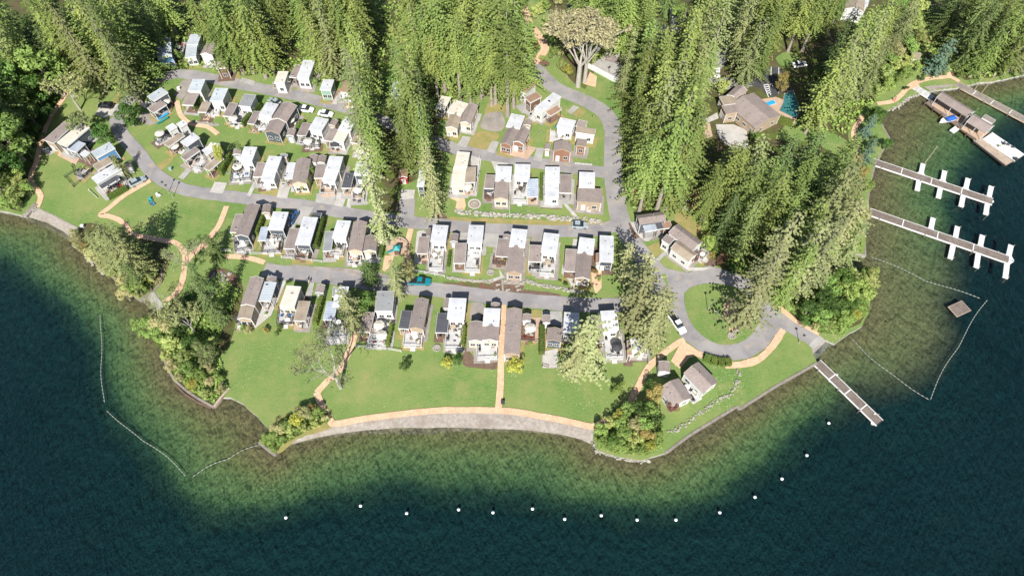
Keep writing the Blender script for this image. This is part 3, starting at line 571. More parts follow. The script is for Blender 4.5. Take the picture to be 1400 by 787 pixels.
_p = MB(); _p.box(-.06, -.06, 0, .06, .06, 1); POST = {k: _p.mesh('post', k) for k in ('white_paint', 'wood_dark', 'wall_tan')}
_v = MB(); _v.disc((0, 0), .09, 0, .35, 8); _v.disc((0, 0), .16, .35, .42, 8, .12); VENT = _v.mesh('roof_vent', 'roof_grey')
_v = MB(); _v.box(-.35, -.5, 0, .35, .5, .09); _v.cur = 1; _v.box(-.28, -.43, .09, .28, .43, .12); SKYL = _v.mesh('skylight', ['white_paint', 'glass_dark'])
def put(name, me, parent, c, ang, x, y, z, rz=0, sc=(1, 1, 1)):
    """place a part at panel coordinates (x along the axis, y across)"""
    ca, sa = math.cos(ang), math.sin(ang)
    return inst(name, me, parent, (c.x - parent.location.x + x * ca - y * sa, c.y - parent.location.y + x * sa + y * ca, z), ang + rz, sc)
def roof_mb(L_, W, z, form, col, over=.0):
    mb = MB(); l, w = L_ / 2 + over, W / 2 + over
    if form == 'g':
        p = min(W * .22, 1.3); t = .14
        for sgn in (1, -1):
            b = [(-l, 0, z + p), (l, 0, z + p), (l, sgn * w, z), (-l, sgn * w, z)]; tt = [(x, y, q + t) for x, y, q in b]
            if sgn < 0: b = b[::-1]; tt = tt[::-1]
            mb.hexa(b, tt)
        mb.box(-l, -.09, z + p + t - .04, l, .09, z + p + t + .05)
        mb.cur = 1
        for sx in (-l, l):
            for sgn in (1, -1):
                x0, x1 = (sx - .03, sx + .03)
                mb.hexa([(x0, 0, z + p - .1), (x1, 0, z + p - .1), (x1, sgn * w, z - .1), (x0, sgn * w, z - .1)], [(x0, 0, z + p + t + .02), (x1, 0, z + p + t + .02), (x1, sgn * w, z + t + .02), (x0, sgn * w, z + t + .02)])
    else:
        t = .2; k = .03 * W
        mb.hexa([(-l, -w, z), (l, -w, z), (l, w, z + k), (-l, w, z + k)], [(-l, -w, z + t), (l, -w, z + t), (l, w, z + k + t), (-l, w, z + k + t)])
        if form == 'm' or col in ('M', 'K', 'T', 'X'):
            n = max(3, int(L_ / .7))
            for i in range(n + 1):
                x = -l + .03 + (2 * l - .06) * i / n
                mb.hexa([(x - .03, -w, z + t), (x + .03, -w, z + t), (x + .03, w, z + k + t), (x - .03, w, z + k + t)], [(x - .03, -w, z + t + .06), (x + .03, -w, z + t + .06), (x + .03, w, z + k + t + .06), (x - .03, w, z + k + t + .06)])
        else:  # a low seamed membrane: laps across
            n = max(2, int(L_ / 1.9))
            for i in range(1, n):
                x = -l + 2 * l * i / n
                mb.hexa([(x - .04, -w + .1, z + t), (x + .04, -w + .1, z + t), (x + .04, w - .1, z + k + t), (x - .04, w - .1, z + k + t)], [(x - .04, -w + .1, z + t + .02), (x + .04, -w + .1, z + t + .02), (x + .04, w - .1, z + k + t + .02), (x - .04, w - .1, z + k + t + .02)])
        mb.cur = 1
        e = .05
        mb.hexa([(-l - e, -w - e, z - .12), (l + e, -w - e, z - .12), (l + e, -w, z - .12), (-l - e, -w, z - .12)], [(-l - e, -w - e, z + t + .03), (l + e, -w - e, z + t + .03), (l + e, -w, z + t + .03), (-l - e, -w, z + t + .03)])
        mb.hexa([(-l - e, w, z + k - .12), (l + e, w, z + k - .12), (l + e, w + e, z + k - .12), (-l - e, w + e, z + k - .12)], [(-l - e, w, z + k + t + .03), (l + e, w, z + k + t + .03), (l + e, w + e, z + k + t + .03), (-l - e, w + e, z + k + t + .03)])
        for sx in (-1, 1):
            x0, x1 = (sx * l, sx * (l + e)) if sx > 0 else (sx * (l + e), sx * l)
            mb.hexa([(x0, -w, z - .12), (x1, -w, z - .12), (x1, w, z + k - .12), (x0, w, z + k - .12)], [(x0, -w, z + t + .03), (x1, -w, z + t + .03), (x1, w, z + k + t + .03), (x0, w, z + k + t + .03)])
    return mb
def volume(root, c, ang, L_, W, z, col, wall, form, rng, trim='white_paint', doors=True, zb=0):
    l, w = L_ / 2 - .22, W / 2 - .22
    mb = MB()
    if form == 'g':
        p = min(W * .22, 1.3)
        prof = [(-w, zb), (w, zb), (w, z - .02), (0, z + p - .03), (-w, z - .02)]
        vs = [(sx * l, y, q) for sx in (-1, 1) for y, q in prof]
        mb.add(vs, [(0, 1, 2, 3, 4), (9, 8, 7, 6, 5)] + [(i, i + 5, (i + 1) % 5 + 5, (i + 1) % 5) for i in range(5)])
    else:
        k = .03 * W
        mb.hexa([(-l, -w, zb), (l, -w, zb), (l, w, zb), (-l, w, zb)], [(-l, -w, z - .01), (l, -w, z - .01), (l, w, z + k - .01), (-l, w, z + k - .01)])
    # lap siding reads as thin shadow lines: real battens along the foot and corners
    mb.cur = 1
    for sx in (-1, 1):
        for sy in (-1, 1):
            mb.box(sx * l - .07, sy * w - .07, zb, sx * l + .07, sy * w + .07, z - .15)
    q = c - root.location
    wl = mb.build('wall', [wall, trim], root, (q.x, q.y, 0), ang)
    mb = roof_mb(L_, W, z, form, col)
    rf = mb.build('roof', [ROOFMAT[col], 'wall_tan' if col in 'BR' and rng.random() < .4 else 'white_paint'], root, (q.x, q.y, 0), ang)
    fr = 'white_paint'
    # windows
    wz = zb + 1.55
    for side in (-1, 1):
        n = max(1, int(L_ / 2.6))
        for i in range(n):
            x = -l + (2 * l) * (i + .5) / n
            ww = rng.choice((.9, 1.2, 1.5)); hh = rng.choice((.8, 1.0, 1.2))
            if doors and side > 0 and i == n // 2 and n > 1:
                d = put('door', DOOR[rng.choice(('white_paint', 'wall_slate', 'wall_brown'))], root, c, ang, x, side * w, zb + .1, 0 if side > 0 else math.pi)
                h = inst('handle', HANDLE, d); continue
            a, p = winmesh(ww, hh)
            o = put('window', a, root, c, ang, x, side * w, wz, 0 if side > 0 else math.pi); inst('pane', p, o)
    for e in (-1, 1):
        n = 1 if W < 3.2 else 2
        for i in range(n):
            y = 0 if n == 1 else (-1, 1)[i] * w * .48
            if e > 0 and n > 1 and i == 0 and rng.random() < .5:
                d = put('door', DOOR['white_paint'], root, c, ang, e * l, y, zb + .1, -math.pi / 2); inst('handle', HANDLE, d); continue
            a, p = winmesh(1.2 if W > 2.6 else .9, 1.2)
            o = put('window', a, root, c, ang, e * l, y, wz, -math.pi / 2 if e > 0 else math.pi / 2); inst('pane', p, o)
    rz = lambda y: z + .2 + (.03 * W * (y / W + .5) if form != 'g' else -.05 + min(W * .22, 1.3) * (1 - 2 * abs(y) / W))
    for i in range(2 if L_ > 5 else 1):
        y = rng.uniform(-.3, .3) * W; put('roof_vent', VENT, rf, Vector((0, 0, 0)), 0, rng.uniform(-.4, .4) * L_, y, rz(y) - .05)
    if L_ > 6.5 and rng.random() < .35 and form != 'g':
        put('skylight', SKYL, rf, Vector((0, 0, 0)), 0, rng.uniform(-.3, .3) * L_, 0, z + .2 + .015 * W)
    return rf
HOMES = []; DECKS = []
def shed(T, xa, ya, xb, yb, w, col, label, wall='wall_tan', z=2.6, name='garden_shed', group=None):
    c, ang, L_, W = rect(T, xa, ya, xb, yb, w, z)
    r = empty(name, c, 0, label, 'shed', group)
    form = 'g' if col in 'BR' else 'f'
    l, wd = L_ / 2 - .12, W / 2 - .12; mb = MB()
    p = min(W * .22, 1.3) if form == 'g' else 0
    if form == 'g':
        prof = [(-wd, 0), (wd, 0), (wd, z), (0, z + p - .02), (-wd, z)]
        mb.add([(sx * l, y, q) for sx in (-1, 1) for y, q in prof], [(0, 1, 2, 3, 4), (9, 8, 7, 6, 5)] + [(i, i + 5, (i + 1) % 5 + 5, (i + 1) % 5) for i in range(5)])
    else: mb.box(-l, -wd, 0, l, wd, z)
    mb.build('wall', wall, r, (0, 0, 0), ang)
    roof_mb(L_, W, z, form, col).build('roof', [ROOFMAT[col], 'white_paint'], r, (0, 0, 0), ang)
    d = put('door', DOOR['white_paint'], r, c, ang, l, 0, .05, -math.pi / 2, (min(1, W / 1.6), 1, .95)); inst('handle', HANDLE, d)
    return r
def home(T, label, ref, wall, panels, group='park homes', cat='park home', name='park_home', trim='white_paint', zM=4.0):
    rng = random.Random(label)
    k, xa, ya, xb, yb, w, col = panels[0][:7]
    c0, _, _, _ = rect(T, xa, ya, xb, yb, w, zM)
    root = empty(name, c0, 0, label, cat, group); HOMES.append(root)
    for p in panels:
        k, xa, ya, xb, yb, w, col = p[:7]; opt = p[7] if len(p) > 7 else None
        z = {'M': zM, 'L': 3.5, 'P': 3.05 if cat != 'boathouse' else 2.9, 'D': .55, 'E': .12}.get(k, 2.3)
        if opt and isinstance(opt, dict): z = opt.get('z', z)
        c, ang, L_, W = rect(T, xa, ya, xb, yb, w, z)
        if k in 'MPLD' and cat in ('park home', 'cottage'):
            ex = rng.uniform(.5, 1.3); hx, hy = L_ / 2 + ex, W / 2 + rng.uniform(.4, 1.1); ux = Vector((math.cos(ang), math.sin(ang), 0)); uy = Vector((-ux.y, ux.x, 0))
            sheet('yard', rng.choice(('gravel_grey', 'gravel_grey', 'dry_grass', 'bark_mulch', 'concrete', 'dry_grass')), [c + ux * a_ * hx + uy * b_ * hy for a_, b_ in ((-1, -1), (1, -1), (1, 1), (-1, 1))], .01, amp=.12, step=1.2)
        if k in 'ML':
            form = opt if isinstance(opt, str) else ('g' if col in 'BR' and W > 2.9 else 'f')
            wl = opt.get('wall', wall) if isinstance(opt, dict) else wall
            volume(root, c, ang, L_, W, z, col, wl, form, rng, trim, doors=True)
        elif k == 'P':
            q = c - root.location
            form = opt if isinstance(opt, str) else 'f'
            rf = roof_mb(L_, W, z, form, col).build('porch_roof', [ROOFMAT[col], 'white_paint'], root, (q.x, q.y, 0), ang)
            pm = POST[rng.choice(('white_paint', 'white_paint', 'wood_dark'))]
            for sx in (-1, 0, 1) if L_ > 5 else (-1, 1):
                for sy in (-1, 1):
                    inst('post', pm, rf, (sx * (L_ / 2 - .15), sy * (W / 2 - .15), 0), 0, (1, 1, z + (.03 * W if sy > 0 else 0)))
            fl = MB(); fl.box(-L_ / 2 + .1, -W / 2 + .1, 0, L_ / 2 - .1, W / 2 - .1, .3); fl.build('porch_floor', rng.choice(('deck_tan', 'deck_grey', 'deck_brown')), root, (q.x, q.y, 0), ang)
            DECKS.append((c, ang, L_ * .8, W * .8, .3, ref, rng.random(), 1))
            if rng.random() < .4:  # skylight strips
                for i in (-.25, .25): put('skylight', SKYL, rf, Vector((0, 0, 0)), 0, L_ * i, 0, z + .2 + .015 * W, 0, (.7, .8, 1))
        elif k in 'DE':
            q = c - root.location; mb = MB(); n = max(4, int(L_ / .3))
            mb.box(-L_ / 2, -W / 2, 0, L_ / 2, W / 2, z - .04)
            m = int(W / .28)
            for i in range(m):  # boards
                y0 = -W / 2 + W * i / m; mb.box(-L_ / 2, y0 + .012, z - .04, L_ / 2, y0 + W / m - .012, z)
            dk = mb.build('deck', DECKMAT[col], root, (q.x, q.y, 0), ang)
            if k == 'D':
                mb = MB(); l, wd = L_ / 2 - .05, W / 2 - .05
                runs = [((l, -wd), (l, wd)), ((-l, wd), (l, wd)), ((-l, -wd), (l, -wd))]
                for (x0, y0), (x1, y1) in runs:
                    d = math.hypot(x1 - x0, y1 - y0); nn = max(2, int(d / 1.3))
                    hx, hy = (.03, 0) if x0 == x1 else (0, .03)
                    mb.box(min(x0, x1) - hx - .02, min(y0, y1) - hy - .02, z + .95, max(x0, x1) + hx + .02, max(y0, y1) + hy + .02, z + 1.02)
                    mb.box(min(x0, x1) - hx * .4, min(y0, y1) - hy * .4, z + .12, max(x0, x1) + hx * .4, max(y0, y1) + hy * .4, z + .16)
                    for i in range(nn + 1):
                        x = x0 + (x1 - x0) * i / nn; y = y0 + (y1 - y0) * i / nn; mb.box(x - .045, y - .045, z, x + .045, y + .045, z + 1.0)
                    nb = int(d / .22)
                    for i in range(nb):
                        x = x0 + (x1 - x0) * (i + .5) / nb; y = y0 + (y1 - y0) * (i + .5) / nb; mb.box(x - .015, y - .015, z + .14, x + .015, y + .015, z + .96)
                mb.build('railing', rng.choice(('white_paint', 'white_paint', 'charcoal', 'white_paint')), root, (q.x, q.y, 0), ang)
                st = MB()
                for i in range(3): st.box(l + .05 + .28 * i, -.6, 0, l + .05 + .28 * (i + 1), .6, z - .15 * (i + 1))
                st.build('steps', DECKMAT[col], root, (q.x, q.y, 0), ang)
            DECKS.append((c, ang, L_, W, z, ref, rng.random(), 0))
        elif k == 'S':
            shed(T, xa, ya, xb, yb, w, col, f"small {'brown' if col in 'BR' else 'grey' if col in 'GK' else 'pale'} roofed shed behind the {ref}", rng.choice(('wall_tan', 'wall_white', 'wall_grey')), group='garden sheds')
    return root
# --- row on the waterfront lawn
rW = 'homes along the waterfront lawn'
home(Q5, 'long brown gabled home at the left end of the waterfront row with white metal carport', 'leftmost waterfront home', 'wall_tan', [('M', 205, 148, 142, 335, 98, 'B'), ('L', 142, 338, 118, 425, 96, 'T', 'g'), ('E', 118, 425, 108, 500, 88, 't'), ('P', 295, 178, 255, 305, 85, 'M'), ('S', 303, 142, 296, 178, 70, 'B'), ('E', 265, 320, 225, 400, 90, 'w')], rW)
home(Q5, 'bright cream white roofed home beside the leftmost waterfront home', 'second waterfront home from the left', 'wall_cream', [('M', 453, 206, 407, 342, 100, 'C'), ('D', 407, 345, 393, 460, 105, 'w'), ('P', 525, 306, 490, 437, 78, 'T'), ('E', 490, 440, 480, 495, 60, 't'), ('S', 635, 195, 622, 250, 60, 'B')], rW)
home(Q5, 'white home with blue grey porch of three dark skylights behind pale tree', 'home with three dark skylights', 'wall_grey', [('M', 780, 210, 755, 340, 85, 'W'), ('P', 712, 308, 685, 430, 74, 'X'), ('D', 765, 345, 745, 560, 110, 'w'), ('S', 742, 210, 735, 272, 50, 'G')], rW)
home(Q5, 'home with grey and brown striped roof and wide white front deck beside the orange path', 'striped roof waterfront home', 'wall_white', [('M', 1071, 240, 1055, 372, 116, 'G'), ('E', 1052, 378, 1036, 515, 108, 'w'), ('P', 960, 380, 928, 512, 72, 'B'), ('D', 1036, 518, 1025, 600, 140, 'w')], rW)
home(Q5, 'brown gabled home with dark grey side porch and white pointed front deck on lawn', 'brown gable home with pointed deck', 'wall_tan', [('M', 1315, 290, 1275, 490, 96, 'B'), ('P', 1213, 370, 1190, 490, 70, 'K'), ('D', 1262, 492, 1250, 610, 125, 'w')], rW)
home(Q6, 'white roofed home with dark striped solar porch on its left side at waterfront', 'waterfront home with dark striped porch', 'wall_white', [('M', 187, 156, 175, 268, 95, 'W'), ('D', 172, 270, 163, 435, 92, 'w'), ('P', 108, 238, 95, 345, 66, 'K'), ('S', 125, 155, 120, 210, 32, 'B')], rW)
home(Q6, 'white and brown roofed home with rounded white deck just left of the straight orange path', 'home left of the straight path', 'wall_cream', [('M', 378, 212, 370, 306, 90, 'W'), ('L', 372, 308, 365, 390, 95, 'B'), ('L', 290, 285, 283, 392, 78, 'B'), ('D', 345, 395, 350, 490, 112, 'w'), ('S', 395, 180, 393, 205, 50, 'B')], rW)
home(Q6, 'long mauve brown gabled home just right of the straight orange path', 'mauve gable home by the straight path', 'wall_tan', [('M', 500, 214, 485, 465, 90, 'B'), ('D', 485, 466, 484, 495, 88, 'g'), ('D', 580, 292, 575, 388, 74, 'b'), ('S', 570, 242, 568, 280, 48, 'B')], rW)
home(Q6, 'home with white roof mottled by tree shade beside the large pale waterfront tree', 'tree shaded waterfront home', 'wall_slate', [('M', 817, 235, 812, 345, 82, 'W'), ('L', 724, 322, 718, 392, 86, 'B'), ('S', 678, 248, 678, 290, 42, 'B')], rW)
home(Q6, 'narrow white roofed home with long white deck right of the large pale tree', 'home right of the large pale tree', 'wall_white', [('M', 1020, 225, 1035, 330, 88, 'W'), ('D', 1037, 335, 1055, 490, 98, 'w'), ('P', 955, 250, 965, 400, 58, 'B')], rW)
home(Q6, 'small white trailer with red side trim at the right end of the waterfront row', 'white trailer with red trim', 'wall_white', [('M', 1180, 375, 1190, 440, 78, 'W', 'f'), ('D', 1190, 442, 1192, 476, 90, 'w'), ('P', 1135, 390, 1140, 470, 22, 'R')], rW)
# --- middle row, left of the playground
rM = 'homes in the middle row'
home(Q3, 'long mauve brown gabled home at the left end of the middle row', 'leftmost middle row home', 'wall_slate', [('M', 232, 148, 150, 362, 92, 'B'), ('P', 138, 215, 100, 335, 55, 'B'), ('D', 152, 366, 160, 455, 100, 'w'), ('S', 322, 150, 312, 205, 56, 'B')], rM)
home(Q3, 'white roofed home with round dark umbrellas on its wide deck in the middle row', 'umbrella deck home', 'wall_slate', [('M', 415, 200, 378, 318, 105, 'W'), ('D', 375, 322, 350, 470, 125, 'w'), ('P', 308, 300, 285, 390, 50, 'X')], rM)
home(Q3, 'long white roofed home with brown deck in front beside a tall hedge', 'long white roofed home by the hedge', 'wall_slate', [('M', 615, 235, 560, 418, 100, 'W'), ('P', 512, 310, 470, 445, 75, 'B'), ('D', 578, 425, 560, 512, 100, 'b'), ('S', 658, 205, 648, 235, 65, 'K')], rM)
home(Q3, 'dull pinkish white roofed home with white deck in the middle row', 'dull white roofed home', 'wall_white', [('M', 840, 258, 805, 375, 95, 'W'), ('D', 815, 378, 788, 488, 92, 'w'), ('P', 742, 330, 725, 460, 56, 'G')], rM)
home(Q3, 'double brown gabled home beside the round playground', 'double gable home by the playground', 'wall_cream', [('M', 948, 265, 912, 458, 96, 'B'), ('L', 1022, 360, 1010, 462, 88, 'B'), ('D', 912, 460, 908, 540, 92, 'w'), ('S', 1085, 335, 1075, 385, 60, 'B')], rM)
# middle row, right
home(Q4, 'white roofed home with long white cluttered terrace right of the playground', 'home just right of the playground', 'wall_white', [('M', 210, 142, 192, 250, 103, 'W'), ('D', 190, 255, 175, 440, 96, 'w'), ('P', 100, 218, 85, 330, 72, 'B'), ('S', 128, 160, 125, 213, 32, 'B')], rM)
home(Q4, 'white roofed home with one round black umbrella on its white terrace', 'black umbrella home', 'wall_white', [('M', 450, 142, 438, 258, 100, 'W'), ('D', 434, 262, 422, 450, 104, 'w'), ('P', 345, 262, 335, 395, 78, 'B'), ('S', 303, 198, 297, 250, 55, 'B')], rM)
home(Q4, 'home half white roof half brown gable above the dark planting bed', 'home above the dark planting bed', 'wall_tan', [('M', 740, 168, 722, 285, 105, 'W'), ('L', 718, 287, 702, 460, 105, 'B'), ('P', 635, 232, 618, 350, 82, 'B'), ('D', 610, 352, 600, 400, 90, 'b'), ('S', 658, 205, 652, 230, 58, 'B')], rM)
home(Q4, 'white roofed home with dark sofa corner on white terrace in the middle row', 'dark sofa terrace home', 'wall_white', [('M', 955, 197, 935, 320, 105, 'W'), ('D', 935, 325, 922, 475, 100, 'w'), ('P', 850, 275, 842, 385, 84, 'B'), ('D', 842, 388, 840, 450, 90, 'g')], rM)
home(Q4, 'home of white roof and brown gable at the right end of the middle row', 'right end middle row home', 'wall_tan', [('M', 1195, 228, 1180, 330, 105, 'W'), ('L', 1175, 332, 1160, 500, 105, 'B'), ('P', 1090, 302, 1080, 450, 80, 'B')], rM)
home(Q4, 'white roofed home mottled by tree shade near the asphalt turning place', 'tree shaded home near the turning place', 'wall_slate', [('M', 1325, 212, 1322, 385, 92, 'W'), ('S', 1275, 330, 1275, 395, 50, 'R')], rM)
# --- row south of the grass strip
rS = 'homes between the grass strip and the curving road'
home(Z6, 'large white roofed home with broad white terrace, leftmost of the grass strip row', 'broad terrace home', 'wall_white', [('M', 270, 137, 225, 255, 112, 'W'), ('D', 205, 258, 185, 420, 165, 'w'), ('S', 158, 152, 148, 200, 70, 'B')], rS)
home(Z6, 'white double roofed home with brown carport second in the grass strip row', 'double white roofed home', 'wall_white', [('M', 480, 217, 437, 330, 115, 'W'), ('L', 435, 334, 412, 418, 112, 'W'), ('P', 365, 270, 325, 390, 75, 'B'), ('D', 414, 425, 415, 475, 112, 'w'), ('S', 558, 195, 545, 220, 60, 'G')], rS)
home(Z6, 'brown roofed home with white side porch in the middle of the grass strip row', 'brown roofed grass strip home', 'wall_cream', [('M', 722, 240, 682, 445, 125, 'B'), ('P', 620, 270, 592, 405, 66, 'W'), ('E', 680, 450, 670, 510, 120, 'w'), ('S', 808, 203, 790, 270, 72, 'B')], rS)
home(Z6, 'white double roofed home with tan front deck in the grass strip row', 'tan deck home', 'wall_white', [('M', 1000, 217, 965, 335, 120, 'W'), ('L', 965, 340, 932, 428, 116, 'W'), ('P', 870, 285, 850, 400, 80, 'B'), ('D', 938, 440, 925, 540, 125, 't'), ('S', 882, 210, 866, 270, 70, 'B')], rS)
home(Z6, 'white roofed home with narrow dark side porch under the tall pale conifer', 'narrow dark porch home', 'wall_slate', [('M', 1235, 264, 1210, 375, 120, 'W'), ('E', 1190, 380, 1172, 520, 105, 'w'), ('P', 1115, 356, 1082, 485, 78, 'K'), ('D', 1190, 525, 1187, 590, 100, 'g')], rS)
# --- row south of the upper road
rB = 'homes south of the upper road'
home(K2, 'pale blue roofed home with brown carport, leftmost of the upper road row', 'leftmost upper road home', 'wall_white', [('M', 265, 497, 225, 595, 112, 'M'), ('P', 225, 600, 168, 715, 96, 'B')], rB)
home(K2, 'pale blue white roofed home with white sun deck second in the upper road row', 'second upper road home', 'wall_white', [('M', 460, 572, 412, 680, 112, 'M'), ('D', 405, 685, 378, 795, 115, 'w'), ('P', 330, 690, 290, 775, 72, 'T')], rB)
home(K1, 'light grey roofed home with crowded white deck in the upper road row', 'crowded deck home', 'wall_white', [('M', 265, 127, 215, 225, 105, 'G'), ('D', 200, 230, 152, 385, 120, 'w'), ('P', 125, 200, 65, 310, 75, 'B')], rB)
home(K1, 'clean white roofed home left of the widest brown roof in the upper road row', 'home left of the widest brown roof', 'wall_white', [('M', 455, 202, 392, 305, 115, 'W'), ('D', 395, 310, 350, 410, 105, 'w'), ('P', 325, 270, 268, 375, 60, 'B')], rB)
home(K1, 'widest brown gabled home in the upper road row with lower front gable', 'widest brown roof', 'wall_slate', [('M', 600, 207, 508, 348, 150, 'B'), ('L', 502, 352, 448, 455, 142, 'B'), ('E', 680, 300, 620, 400, 100, 'g'), ('S', 622, 420, 602, 478, 70, 'B')], rB)
home(K1, 'white roofed home with white steps and deck right of the widest brown roof', 'home right of the widest brown roof', 'wall_white', [('M', 880, 327, 818, 430, 122, 'W'), ('D', 805, 438, 790, 575, 125, 'w'), ('P', 750, 370, 700, 475, 78, 'B'), ('S', 990, 340, 960, 390, 62, 'B')], rB)
home(K1, 'white roofed home with pinkish front deck in the upper road row', 'pinkish deck home', 'wall_white', [('M', 1125, 327, 1065, 435, 115, 'W'), ('L', 1062, 437, 1015, 525, 100, 'C'), ('P', 985, 420, 930, 520, 80, 'B'), ('D', 1015, 532, 1012, 590, 130, 't')], rB)
home(K1, 'dull pink roofed home at the right end of the upper road row under a conifer', 'right end upper road home', 'wall_tan', [('M', 1213, 447, 1160, 540, 88, 'T', 'f'), ('D', 1235, 555, 1205, 645, 110, 'w')], rB)
# --- north of the upper road
rN = 'homes under the trees north of the upper road'
home(K2, 'grey blue metal roofed home with white windowed sun room at forest edge', 'metal roofed sun room home', 'wall_white', [('M', 240, 112, 207, 198, 95, 'M'), ('L', 205, 200, 192, 305, 92, 'M'), ('D', 115, 190, 100, 275, 70, 'b')], rN, trim='wall_green')
home(K2, 'brown roofed home half under conifers right of the metal roofed home', 'brown roofed forest edge home', 'wall_white', [('M', 375, 192, 325, 285, 108, 'B'), ('D', 360, 292, 355, 345, 90, 'w')], rN)
home(K2, 'low beige cabin almost hidden by conifers beside the upper road', 'beige hidden cabin', 'wall_brown', [('M', 475, 330, 460, 400, 90, 'T')], rN)
home(K2, 'small white fronted home in deep conifer shade north of the upper road', 'small shaded white home', 'wall_white', [('M', 985, 430, 950, 525, 88, 'C'), ('D', 950, 528, 945, 550, 92, 'b')], rN)
home(K2, 'tall white roofed home with brown lean-to between conifers', 'tall white home between conifers', 'wall_white', [('M', 1205, 335, 1150, 485, 105, 'W'), ('P', 1120, 375, 1062, 478, 60, 'B')], rN)
home(K1, 'white home with pale green trim partly under conifer branches', 'pale green trimmed home', 'wall_green', [('M', 935, 0, 905, 85, 95, 'W')], rN)
home(K1, 'rusty pink roofed home with grey deck at the right end of the forest edge', 'rusty roofed forest edge home', 'wall_white', [('M', 1115, 10, 1068, 100, 85, 'R'), ('D', 1090, 108, 1085, 170, 100, 'g')], rN)
# --- west cluster by the meadow
rL = 'homes on the west meadow'
home(K3, 'brown roofed home nearest the dark western wood', 'brown roofed western home', 'wall_tan', [('M', 340, 247, 168, 402, 115, 'B', 'f')], rL)
home(K3, 'long cream roofed home between brown and blue grey roofs on the west meadow', 'long cream roofed home', 'wall_slate', [('M', 478, 265, 280, 428, 128, 'C')], rL)
home(K3, 'small blue grey metal roofed cabin below the long cream roof', 'blue grey metal roofed cabin', 'wall_slate', [('M', 443, 405, 364, 478, 112, 'X', 'f'), ('P', 500, 485, 455, 520, 75, 'W')], rL, zM=2.9)
home(K3, 'blue walled home with light grey roof and striped pergola', 'blue walled home', 'wall_blue', [('M', 712, 432, 552, 518, 148, 'M'), ('P', 695, 552, 567, 625, 122, 'T'), ('D', 490, 640, 430, 700, 100, 'g')], rL)
home(K3, 'white roofed home with dark grey porch roof above the diagonal orange path', 'white home above the diagonal path', 'wall_white', [('M', 765, 612, 557, 735, 138, 'W'), ('P', 748, 693, 600, 780, 150, 'K'), ('E', 780, 760, 700, 810, 150, 'b')], rL)
# --- inner corner
rC = 'homes in the corner between the roads'
home(Dt, 'dark walled home with white roof and brown porch in the road corner', 'dark walled corner home', 'wall_slate', [('M', 912, 167, 817, 226, 100, 'M'), ('P', 903, 250, 817, 305, 95, 'B'), ('E', 810, 245, 765, 275, 70, 'w'), ('E', 950, 265, 870, 320, 90, 'b')], rC)
home(Vt, 'home of two square white roofs and a long grey brown roof in the corner group', 'two square white roofs', 'wall_white', [('M', 715, 209, 642, 250, 108, 'W'), ('L', 607, 242, 532, 286, 112, 'W'), ('P', 685, 337, 518, 455, 100, 'T'), ('D', 540, 343, 420, 420, 108, 'w')], rC)
home(Vt, 'long white roofed home with mauve side porch in the middle of the corner group', 'middle corner home', 'wall_slate', [('M', 832, 350, 697, 442, 138, 'W'), ('E', 690, 445, 622, 525, 140, 'w'), ('P', 842, 490, 694, 594, 108, 'B')], rC)
home(Vt, 'home of two cream white roofs and tan roof nearest the yellow tree', 'home nearest the yellow tree', 'wall_cream', [('M', 1030, 433, 1002, 474, 112, 'C', 'f'), ('L', 988, 482, 918, 528, 128, 'W'), ('P', 1090, 577, 938, 704, 94, 'T'), ('D', 920, 560, 830, 700, 100, 'w')], rC)
# --- right upper row
rR = 'homes in the row below the upper lane'
home(Q2, 'cream white roofed home at the left end of the right upper row beside conifers', 'leftmost right upper home', 'wall_cream', [('M', 265, 142, 245, 240, 86, 'C'), ('L', 240, 243, 226, 370, 88, 'C'), ('P', 312, 242, 306, 345, 72, 'T'), ('D', 300, 350, 290, 412, 85, 't')], rR)
home(Q2, 'white and brown roofed home with rusty red side terrace in the right upper row', 'rusty terrace home', 'wall_cream', [('M', 538, 237, 530, 335, 105, 'W'), ('L', 527, 337, 516, 455, 95, 'B'), ('P', 445, 295, 435, 385, 62, 'B'), ('D', 435, 388, 435, 450, 60, 'b'), ('E', 515, 460, 512, 500, 110, 't')], rR)
home(Q2, 'white roofed home with black sofas on white terrace and glass side roof', 'black sofa terrace home', 'wall_white', [('M', 662, 224, 657, 308, 103, 'W'), ('D', 648, 313, 642, 475, 92, 'w'), ('P', 730, 322, 728, 440, 72, 'X')], rR)
home(Q2, 'long all white roofed home with brown side porch in the right upper row', 'long all white roof', 'wall_white', [('M', 862, 242, 860, 345, 97, 'W'), ('L', 859, 348, 858, 440, 92, 'W'), ('P', 955, 292, 950, 415, 78, 'B'), ('D', 857, 445, 856, 482, 100, 'w')], rR)
home(Q2, 'square white roof over wide brown roof, rightmost of the right upper row', 'wide brown and square white roof', 'wall_tan', [('M', 1095, 278, 1092, 378, 104, 'W'), ('L', 1114, 385, 1110, 478, 165, 'B', 'f'), ('D', 1108, 480, 1106, 522, 160, 'w')], rR)
